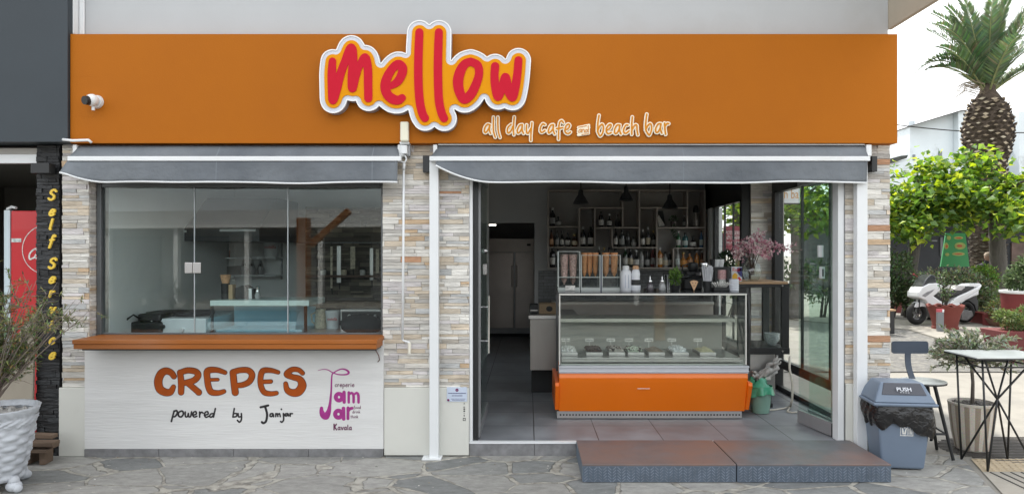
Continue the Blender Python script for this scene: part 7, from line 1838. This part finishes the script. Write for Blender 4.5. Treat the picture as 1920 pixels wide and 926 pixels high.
def shrub(lab, blobs, n, L, W, cols, seed, group="shrubs in the planting beds"):
    t = thing("shrub", lab, "shrub", (blobs[0][0][0], blobs[0][0][1], ZP), 0, group); rg = random.Random(seed)
    b = B()
    for c, r, w_ in blobs:
        c = Vector(c)
        for _ in range(int(n*w_/sum(q[2] for q in blobs)/9)):
            d = Vector((rg.gauss(0,1), rg.gauss(0,1), rg.gauss(0,1))).normalized(); k = rg.uniform(.5, 1.03)
            p0 = c + Vector((d.x*r[0], d.y*r[1], d.z*r[2]))*k
            for _ in range(9):
                p = p0 + Vector((rg.gauss(0,.06), rg.gauss(0,.06), rg.gauss(0,.05)))
                b.leaf(p, d*.6 + Vector((rg.gauss(0,.7), rg.gauss(0,.7), rg.gauss(.25,.6))), (rg.gauss(0,.4), rg.gauss(0,.4), 1), L*rg.uniform(.6,1.25), W*rg.uniform(.7,1.2), 0, tuple(x*rg.uniform(.7,1.3) for x in rg.choice(cols)))
    b.build("foliage", lf_shrub, t)
    b = B()
    for c, r, w_ in blobs:
        for _ in range(5):
            e = Vector(c) + Vector((rg.uniform(-.6,.6)*r[0], rg.uniform(-.6,.6)*r[1], rg.uniform(-.3,.6)*r[2])); g_ = Vector((c[0] + rg.uniform(-.1,.1), c[1], ZP)); b.tube([g_, g_*.5 + e*.5 + Vector((.03,0,0)), e], [.02,.014,.006], 5)
    b.build("stem", m_bark, t, smooth='all')
    return t
DGR = [(.075,.13,.05),(.11,.17,.07),(.055,.09,.035),(.15,.21,.10)]
GRY = [(.16,.20,.10),(.22,.26,.14),(.11,.15,.075),(.27,.30,.18)]
BRI = [(.16,.29,.045),(.22,.36,.06),(.11,.21,.04)]
YH_ = 11.6
s_ = lambda px, py, Y: (X(px, Y), Y, Z(py, Y))
shrub("dense grey-green clipped shrub behind the scooter", [(s_(1742, 545, YH_ - .6), (.48,.5,.46), 1), (s_(1790, 538, YH_ - .6), (.55,.5,.44), 1.1), (s_(1830, 545, YH_ - .6), (.42,.5,.40), .8), (s_(1780, 568, YH_ - .6), (.95,.5,.32), .9)], 9000, .095, .042, GRY, 71)
shrub("bright green shrub beside the thick tree trunk", [(s_(1846, 520, 11.2), (.27,.3,.28), 1), (s_(1840, 548, 11.2), (.32,.3,.3), 1)], 2200, .085, .045, BRI, 72)
shrub("dark green shrub by the stone pillar, above the red wall", [(s_(1672, 500, YH_), (.42,.5,.42), 1), (s_(1668, 545, YH_), (.5,.4,.40), 1.1), (s_(1696, 548, YH_), (.3,.35,.30), .6)], 3200, .10, .05, DGR, 73)
shrub("dark green shrub seen low through the glazed side", [(s_(1480, 520, YH_), (.6,.5,.5), 1), (s_(1540, 530, YH_), (.8,.5,.5), 1.1), (s_(1420, 525, YH_), (.7,.5,.5), 1), (s_(1370, 520, YH_), (.6,.5,.5), .8)], 2600, .12, .06, DGR, 74)
# big red pot at the right edge
YQ = 8.6
t = thing("red_pot_shrub", "dark green shrub in a large red pot with a white rim", "plant", (X(1925, YQ), YQ, ZP))
b = B(); b.lathe([(.36,ZP),(.40,ZP+.02),(.45,Z(550, YQ))], (X(1925, YQ), YQ, 0), 28); b.build("pot", m_red_paint, t, smooth=True)
b = B(); b.lathe([(.455,Z(550, YQ)+.001),(.475,Z(548, YQ)),(.475,Z(544.5, YQ)),(.42,Z(544, YQ)),(.0001,Z(546, YQ))], (X(1925, YQ), YQ, 0), 28); b.build("rim", m_alu, t, smooth=True)
b = B(); rg = random.Random(14); leaves(b, 1500, [(s_(1918, 520, YQ), (.34,.34,.22), 1), (s_(1932, 500, YQ), (.3,.3,.22), .8), (s_(1905, 530, YQ), (.2,.25,.15), .5)], .09, .045, DGR, rg); b.build("foliage", lf_shrub, t)
# terracotta planter and marker post in front of the scooter
def scallop_pot(name, lab, px, py, wpx, hpx, seed, plant):
    q = gz(px, py); s__ = F/(D0 + q.y); r = wpx/s__/2; h_ = hpx/s__
    t = thing(name, lab, "plant", q)
    b = B(); n = 48; pr = [(.66,.0),(.70,.0),(.70,.10),(.66,.11),(.70,.30),(.80,.62),(.93,.86),(1.0,.97),(1.0,1.0),(.92,1.0),(.86,.92)]
    def pp(i, j):
        a = 2*math.pi*j/n; rr_, zz_ = pr[i]; sc_ = .045*h_*math.cos(a*9) if zz_ > .9 else 0
        return (q.x + r*rr_*math.cos(a), q.y + r*rr_*math.sin(a), q.z + h_*zz_ + sc_ + .001)
    for i in range(len(pr)-1):
        for j in range(n): b.add([pp(i,j), pp(i,j+1), pp(i+1,j+1), pp(i+1,j)], [(0,1,2,3)])
    b.build("pot", M("terracotta", lin(118, 56, 48), .7, .1, 5, .1, 40, dirt=lin(136, 80, 70), dscale=3, dlo=.55, dhi=.8), t, smooth='all')
    b = B(); b.lathe([(.0001,h_*.88),(r*.88,h_*.88)], q, 20, caps=False); b.build("soil", M("dry soil", (.10,.08,.06), .95, .3, 30), t)
    rg = random.Random(seed); plant(t, q, r, h_, rg)
    return t
def thin_plant(t, q, r, h_, rg):
    b = B(); fo = B()
    for k in range(12):
        a = rg.uniform(0, 6.28); e = q + Vector((math.cos(a)*rg.uniform(.05,.24), math.sin(a)*.15, h_ + rg.uniform(.25,.62))); s0 = q + Vector((rg.uniform(-.05,.05), 0, h_*.88))
        b.tube([s0, s0*.5 + e*.5 + Vector((0,0,.08)), e], [.010,.007,.003], 5)
        for j in range(16):
            u = rg.uniform(.3, 1.05); p = s0*(1-u) + e*u + Vector((rg.gauss(0,.02), rg.gauss(0,.02), .05*u)); fo.leaf(p, (rg.gauss(0,1), rg.gauss(0,1), rg.gauss(0,.6)), (0,0,1), .075, .035, 0, tuple(x*rg.uniform(.7,1.3) for x in rg.choice(DGR)))
    b.build("stem", m_bark, t, smooth='all'); fo.build("foliage", lf_shrub, t)
scallop_pot("terracotta_planter", "scalloped terracotta planter with a thin dark plant in front of the scooter", 1772, 616, 64, 44, 5, thin_plant)
q = gz(1764, 621); s__ = F/(D0 + q.y)
t = thing("marker_post", "short grey marker post with a red top strip in front of the terracotta planter", "post", q)
wq = 6.2/s__; b = B(); b.box(q.x - wq, q.x + wq, q.y, q.y + .05, ZP, ZP + 36/s__); b.build("post", M("grey post", (.17,.18,.19), .5, .05), t, bevel=.006)
b = B(); b.box(q.x - wq, q.x + wq*.9, q.y + .002, q.y + .048, ZP + 36.1/s__, ZP + 42/s__); b.build("red_cap", M("red cap", (.45,.07,.09), .5), t); b = B(); b.box(q.x + wq*.45, q.x + wq, q.y - .003, q.y + .0, ZP + 36/s__, ZP + 41/s__); b.build("white_tab", m_alu, t)
# rectangular terracotta trough at the right edge, brown pot low at the gravel bed
Yv = G(1890, 690, ZP)[1]
Yv = 4.6
t = thing("terracotta_trough", "deep dark red planter with lush green foliage at the right edge behind the table", "plant", (X(1925, Yv), Yv, 0))
b = B(); x0 = X(1884, Yv); b.prism([(0,0),(1.1,0),(1.1,Z(622, Yv)),(-.06,Z(622, Yv))], lambda u, w_, d: Vector((x0 + .05 + u, Yv + d, w_)), .004, .5); b.box(x0 - .03, x0 + 1.16, Yv - .02, Yv + .52, Z(635, Yv), Z(621, Yv)); b.build("trough", M("dark red planter", lin(108, 42, 42), .55, .08, 4), t, bevel=.01)
b = B(); rg = random.Random(23); LG_ = [(.11,.18,.05),(.16,.24,.07),(.08,.13,.04),(.22,.24,.10)]
leaves(b, 1500, [(s_(1905, 603, Yv + .2), (.20,.24,.14), 1), (s_(1925, 595, Yv + .2), (.24,.24,.16), 1), (s_(1882, 592, Yv + .2), (.10,.2,.10), .45)], .055, .030, LG_, rg); b.build("foliage", lf_shrub, t)
q = gz(1874, 611); t = thing("clay_bowl_plant", "small leafy plant in a brown clay bowl by the gravel bed", "plant", q)
b = B(); b.lathe([(.16,0),(.20,.05),(.27,.16),(.25,.16),(.0001,.13)], q, 20); b.build("pot", M("brown clay", (.22,.13,.09), .7, .15), t, smooth=True)
b = B(); rg = random.Random(24); leaves(b, 420, [(q + Vector((0,0,.36)), (.26,.24,.22), 1)], .08, .04, [(.12,.19,.06),(.17,.24,.08),(.26,.20,.07)], rg); b.build("foliage", lf_shrub, t)
# bench peeping out beside the pillar
q = gz(1674, 626); t = thing("bench", "bench end with pale top and black square leg beside the stone pillar", "bench", q)
s__ = F/(D0 + q.y); b = B(); b.box(q.x - .9, q.x + 5/s__, q.y - .02, q.y + .4, ZP + 43/s__, ZP + 46/s__); b.build("seat", m_wood, t, bevel=.004)
for xx in (q.x - .8, q.x):
    b = B(); b.box(xx - 3.2/s__, xx + 3.2/s__, q.y, q.y + .07, ZP, ZP + 43/s__ - .001); b.build("leg", m_black, t)

# ---------------------------------------------------------------- scooter
fw, rw = gz(1709, 608.3), gz(1815.5, 607)
mid = (fw + rw)/2; ang = math.atan2(rw.y - fw.y, rw.x - fw.x) + R(6)
SU = 490.0
T = Matrix.Translation((mid.x, mid.y, ZP)) @ Matrix.Rotation(ang, 4, 'Z')
L2 = lambda zx, zy: ((zx - 592)/SU, (744 - zy)/SU)
def prof3(pts): return [L2(*p) for p in pts]
fs_ = lambda u, w_, d: T @ Vector((u, d, w_))
sco = thing("scooter", "white maxi scooter with dark windscreen and black seat parked on the plaza", "scooter", (mid.x, mid.y, ZP), ang)
m_sw = M("pearl white fairing", (.74,.75,.76), .25, .02, 2, coat=.5); m_sb = M("black scooter plastic", (.018,.019,.021), .4, .1, 5); m_tyre = M("tyre rubber", (.018,.018,.018), .8, .15, 10)
def part(name, pts, hw, mt, bev=.03, dc=0.0, parent=None, taper=None):
    b = B(); pr = prof3(pts)
    area = sum(pr[i][0]*pr[(i+1) % len(pr)][1] - pr[(i+1) % len(pr)][0]*pr[i][1] for i in range(len(pr)))
    if area > 0: pr = pr[::-1]
    b.prism(pr, fs_, dc - hw, dc + hw); return b.build(name, mt, parent or sco, bevel=bev*.6, seg=3)
def wheel(nm, zx, zy, r, wd):
    c = L2(zx, zy); b = B(); n = 36; pr = []
    for k in range(13): a = 2*math.pi*k/12; pr.append((r - wd*.62 + wd*.62*math.cos(a), wd*.72*math.sin(a)))
    for j in range(n):
        for k in range(12):
            q = lambda j_, k_: T @ Vector((c[0] + pr[k_][0]*math.cos(2*math.pi*j_/n), pr[k_][1], c[1] + pr[k_][0]*math.sin(2*math.pi*j_/n)))
            b.add([q(j,k), q(j+1,k), q(j+1,k+1), q(j,k+1)], [(0,1,2,3)])
    wh = b.build(nm, m_tyre, sco, smooth='all')
    b = B()
    for j in range(5):
        a = 2*math.pi*j/5 + .3; b.cyl(T @ Vector((c[0], 0, c[1])), T @ Vector((c[0] + (r - wd)*math.cos(a), 0, c[1] + (r - wd)*math.sin(a))), .022, .016, 6)
    b.cyl(T @ Vector((c[0], -.05, c[1])), T @ Vector((c[0], .05, c[1])), .045, n=14)
    for j in range(24):
        a0, a1 = 2*math.pi*j/24, 2*math.pi*(j+1)/24; rr_ = r - wd*1.15
        b.cyl(T @ Vector((c[0] + rr_*math.cos(a0), 0, c[1] + rr_*math.sin(a0))), T @ Vector((c[0] + rr_*math.cos(a1), 0, c[1] + rr_*math.sin(a1))), .016, n=5, caps=False)
    b.build("rim", M("grey alloy", (.25,.25,.26), .35, .05, metal=.6), wh)
wheel("front_wheel", 292, 622, .245, .095); wheel("rear_wheel", 902, 610, .255, .11)
part("front_fender", [(232,548),(262,512),(300,492),(350,502),(402,552),(330,545),(262,556)], .075, m_sw, .02)
part("front_fairing", [(240,440),(246,392),(290,335),(380,296),(480,292),(556,322),(535,365),(460,420),(440,432),(520,482),(640,520),(600,545),(470,548),(400,548),(335,478),(262,452)], .17, m_sw, .05)
part("inner_panel", [(440,432),(480,410),(560,400),(640,420),(640,500),(520,478)], .13, m_sb, .02)
part("windscreen", [(284,350),(340,262),(410,198),(462,210),(486,288),(380,312),(300,368)], .15, M("smoked screen", (.05,.053,.058), .12, .1, 4, coat=.4), .03)
part("headlight", [(282,425),(345,388),(455,352),(410,392),(330,440)], .174, M("headlight glass", (.26,.27,.28), .1, .25, 25, coat=.5), .012)
part("belly", [(430,560),(470,548),(600,546),(740,540),(780,600),(520,675),(445,660)], .12, M("grey underside", (.20,.20,.20), .5, .1), .02)
part("floorboard", [(470,548),(600,520),(760,515),(800,540),(740,556),(600,560)], .17, m_sw, .015)
part("rear_body", [(640,520),(700,470),(760,436),(880,392),(1000,345),(1066,318),(1030,372),(930,420),(830,480),(760,524)], .16, m_sw, .035)
part("tail_fairing", [(760,510),(860,455),(935,418),(1024,372),(1022,425),(950,445),(860,480),(800,515)], .15, m_sw, .03)
part("tail_grip", [(860,330),(930,306),(1040,300),(1072,318),(1040,335),(960,345)], .13, m_sw, .02)
part("seat", [(560,420),(620,385),(690,372),(770,325),(840,330),(960,330),(985,345),(880,392),(760,432),(640,440)], .14, m_sb, .04)
part("seat_pale_top", [(702,366),(770,321),(842,326),(850,345),(800,378),(730,376)], .145, M("pale seat top", (.50,.48,.47), .6, .1), .02)  # paler patch laid over the top of the seat
part("engine", [(790,620),(830,590),(930,598),(950,650),(870,705),(805,690)], .10, M("grey engine", (.20,.20,.20), .5, .3, 12), .02, dc=-.06)
part("rear_mudguard", [(880,480),(960,440),(1020,432),(1052,500),(1046,600),(1025,610),(1000,540),(940,500)], .08, m_sb, .02)
part("muffler", [(880,640),(990,580),(1040,590),(1030,625),(930,680)], .05, m_black, .02, dc=.13)
b = B(); a0, a1 = L2(430, 250), L2(470, 225); b.tube([T @ Vector((L2(470,250)[0], y, L2(470,240)[1] + .03*abs(y))) for y in (-.32,-.2,0,.2,.32)], .014, 7); b.build("handlebar", m_sb, sco, smooth='all')
for s_i, y in ((0, -.30), (1, .30)):
    b = B(); p0 = T @ Vector((L2(455,245)[0], y, L2(455,240)[1])); p1 = T @ Vector((L2(420,215)[0], y*1.25, L2(350,205)[1])); b.tube([p0, p1], .007, 6); b.sphere(p1, .036, 12, 8, sx=.5, sy=1, sz=.6); b.build("mirror", m_sb if s_i == 0 else M("red mirror back", (.35,.04,.05), .4), sco, smooth='all')
b = B(); p0 = L2(300, 560); b.cyl(T @ Vector((p0[0], .06, L2(0,470)[1])), T @ Vector((L2(292,0)[0], .06, L2(0,622)[1])), .022, n=8); b.cyl(T @ Vector((p0[0], -.06, L2(0,470)[1])), T @ Vector((L2(292,0)[0], -.06, L2(0,622)[1])), .022, n=8); b.build("fork", m_sb, sco)
b = B(); b.tube([T @ Vector((L2(640,640)[0], -.1, L2(0,660)[1])), T @ Vector((L2(680,730)[0], -.16, .01))], .012, 6); b.build("kickstand", m_sb, sco)

# ---------------------------------------------------------------- person sitting behind the shrubs
YPn = 12.4
hp = Vector((X(1840, YPn), YPn, Z(484, YPn)))
per = thing("person", "person in dark clothes and a pale cap sitting hunched behind the bright green shrub", "person", (hp.x, hp.y, ZP))
me = bpy.data.meshes.new("body"); sk = [Vector(p) for p in (
 (0,0,-.85),(0,0,-.62),(.02,-.03,-.40),(.04,-.08,-.22),(.06,-.12,-.13),(.07,-.15,-.02),      # pelvis..neck..head
 (-.10,-.04,-.85),(-.16,-.42,-.82),(-.17,-.44,-1.22),(-.17,-.55,-1.25),(.10,-.04,-.85),(.17,-.42,-.82),(.18,-.44,-1.22),(.18,-.55,-1.25),
 (-.17,-.07,-.24),(-.24,-.12,-.48),(-.14,-.36,-.58),(.22,-.10,-.25),(.28,-.16,-.48),(.16,-.38,-.58))]
ed_ = [(0,1),(1,2),(2,3),(3,4),(4,5),(0,6),(6,7),(7,8),(8,9),(0,10),(10,11),(11,12),(12,13),(3,14),(14,15),(15,16),(3,17),(17,18),(18,19)]
off = Vector((hp.x, hp.y, hp.z)); me.from_pydata([tuple(v + off) for v in sk], ed_, []); me.update()
po = bpy.data.objects.new("body", me); COL.objects.link(po); po.parent = per; po.matrix_parent_inverse = wm(per).inverted()
md = po.modifiers.new("skin", 'SKIN'); rad = [.15,.14,.15,.13,.055,.085,.10,.085,.055,.04,.10,.085,.055,.04,.075,.05,.035,.075,.05,.035]
for v_, r_ in zip(me.skin_vertices[0].data, rad): v_.radius = (r_, r_)
me.skin_vertices[0].data[0].use_root = True
md2 = po.modifiers.new("sub", 'SUBSURF'); md2.levels = 1; md2.render_levels = 2
me.materials.append(M("dark clothes", (.03,.03,.045), .8, .2, 8))
hc = hp + Vector((.07,-.16,.03))
b = B(); b.sphere(hc, .098, 16, 12, sx=.85, sy=1.0, sz=1.15); b.sphere(hc + Vector((.03,-.098,-.01)), .018, 8, 6); b.sphere(hc + Vector((.085,.0,-.01)), .025, 8, 6, sx=.4); b.sphere(hc + Vector((-.085,.0,-.01)), .025, 8, 6, sx=.4)
b.build("face", M("skin", (.42,.26,.20), .6, .08, 10), per, smooth='all')
b = B()
for dx in (-.03, .045): b.sphere(hc + Vector((dx,-.092,.018)), .010, 8, 5)
b.box(hc.x - .02, hc.x + .035, hc.y - .098, hc.y - .085, hc.z - .058, hc.z - .050); b.build("features", M("dark features", (.06,.03,.03), .6), per)
b = B(); b.lathe([(.094,.03),(.092,.07),(.065,.115),(.0001,.128)], hc, 18, sx=.95, sy=1.08); b.prism([(-.07,-.08),(.07,-.08),(.05,-.165),(-.05,-.165)], lambda u, w_, d: hc + Vector((u, w_, d)), .030, .042); b.build("cap", M("pale cap", (.45,.36,.30), .8, .1), per, smooth=True)
b = B(); b.box(hp.x - .25, hp.x + .25, hp.y - .2, hp.y + .25, hp.z - 1.0, hp.z - .94)
ch = thing("chair", "dark chair under the seated person behind the shrubs", "chair", (hp.x, hp.y, ZP)); b.build("seat", m_black, ch)
for sx_ in (-.2, .2):
    for sy_ in (-.17, .2):
        b = B(); b.cyl((hp.x + sx_, hp.y + sy_, ZP), (hp.x + sx_, hp.y + sy_, hp.z - 1.0), .015, n=8); b.build("leg", m_black, ch)

# ---------------------------------------------------------------- flecks of litter on the paving
b = B(); rg = random.Random(99)
for _ in range(190):
    y = -rg.random()**1.3*2.2 - .06; x = rg.uniform(-3.4, 3.0)
    if .3 < x < 2.6 and y > -.72: continue
    s_ = rg.uniform(.004, .013); a = rg.uniform(0, 6.28); c = rg.choice([(.62,.60,.55),(.55,.52,.46),(.30,.22,.12),(.10,.09,.07),(.66,.64,.62)])
    q = [Vector((x + s_*rg.uniform(.5,1.4)*math.cos(a + k*1.57), y + s_*rg.uniform(.4,1.0)*math.sin(a + k*1.57), .0075 + (.004 if k == 1 else 0))) for k in range(4)]
    b.add(q, [(0,1,2),(0,2,3)], 0, c)
tag(b.build("litter", M("litter flecks", (1,1,1), .8, .1, 20, attr=True)), "small pale flecks of litter and petals scattered on the paving", "litter", kind="stuff")
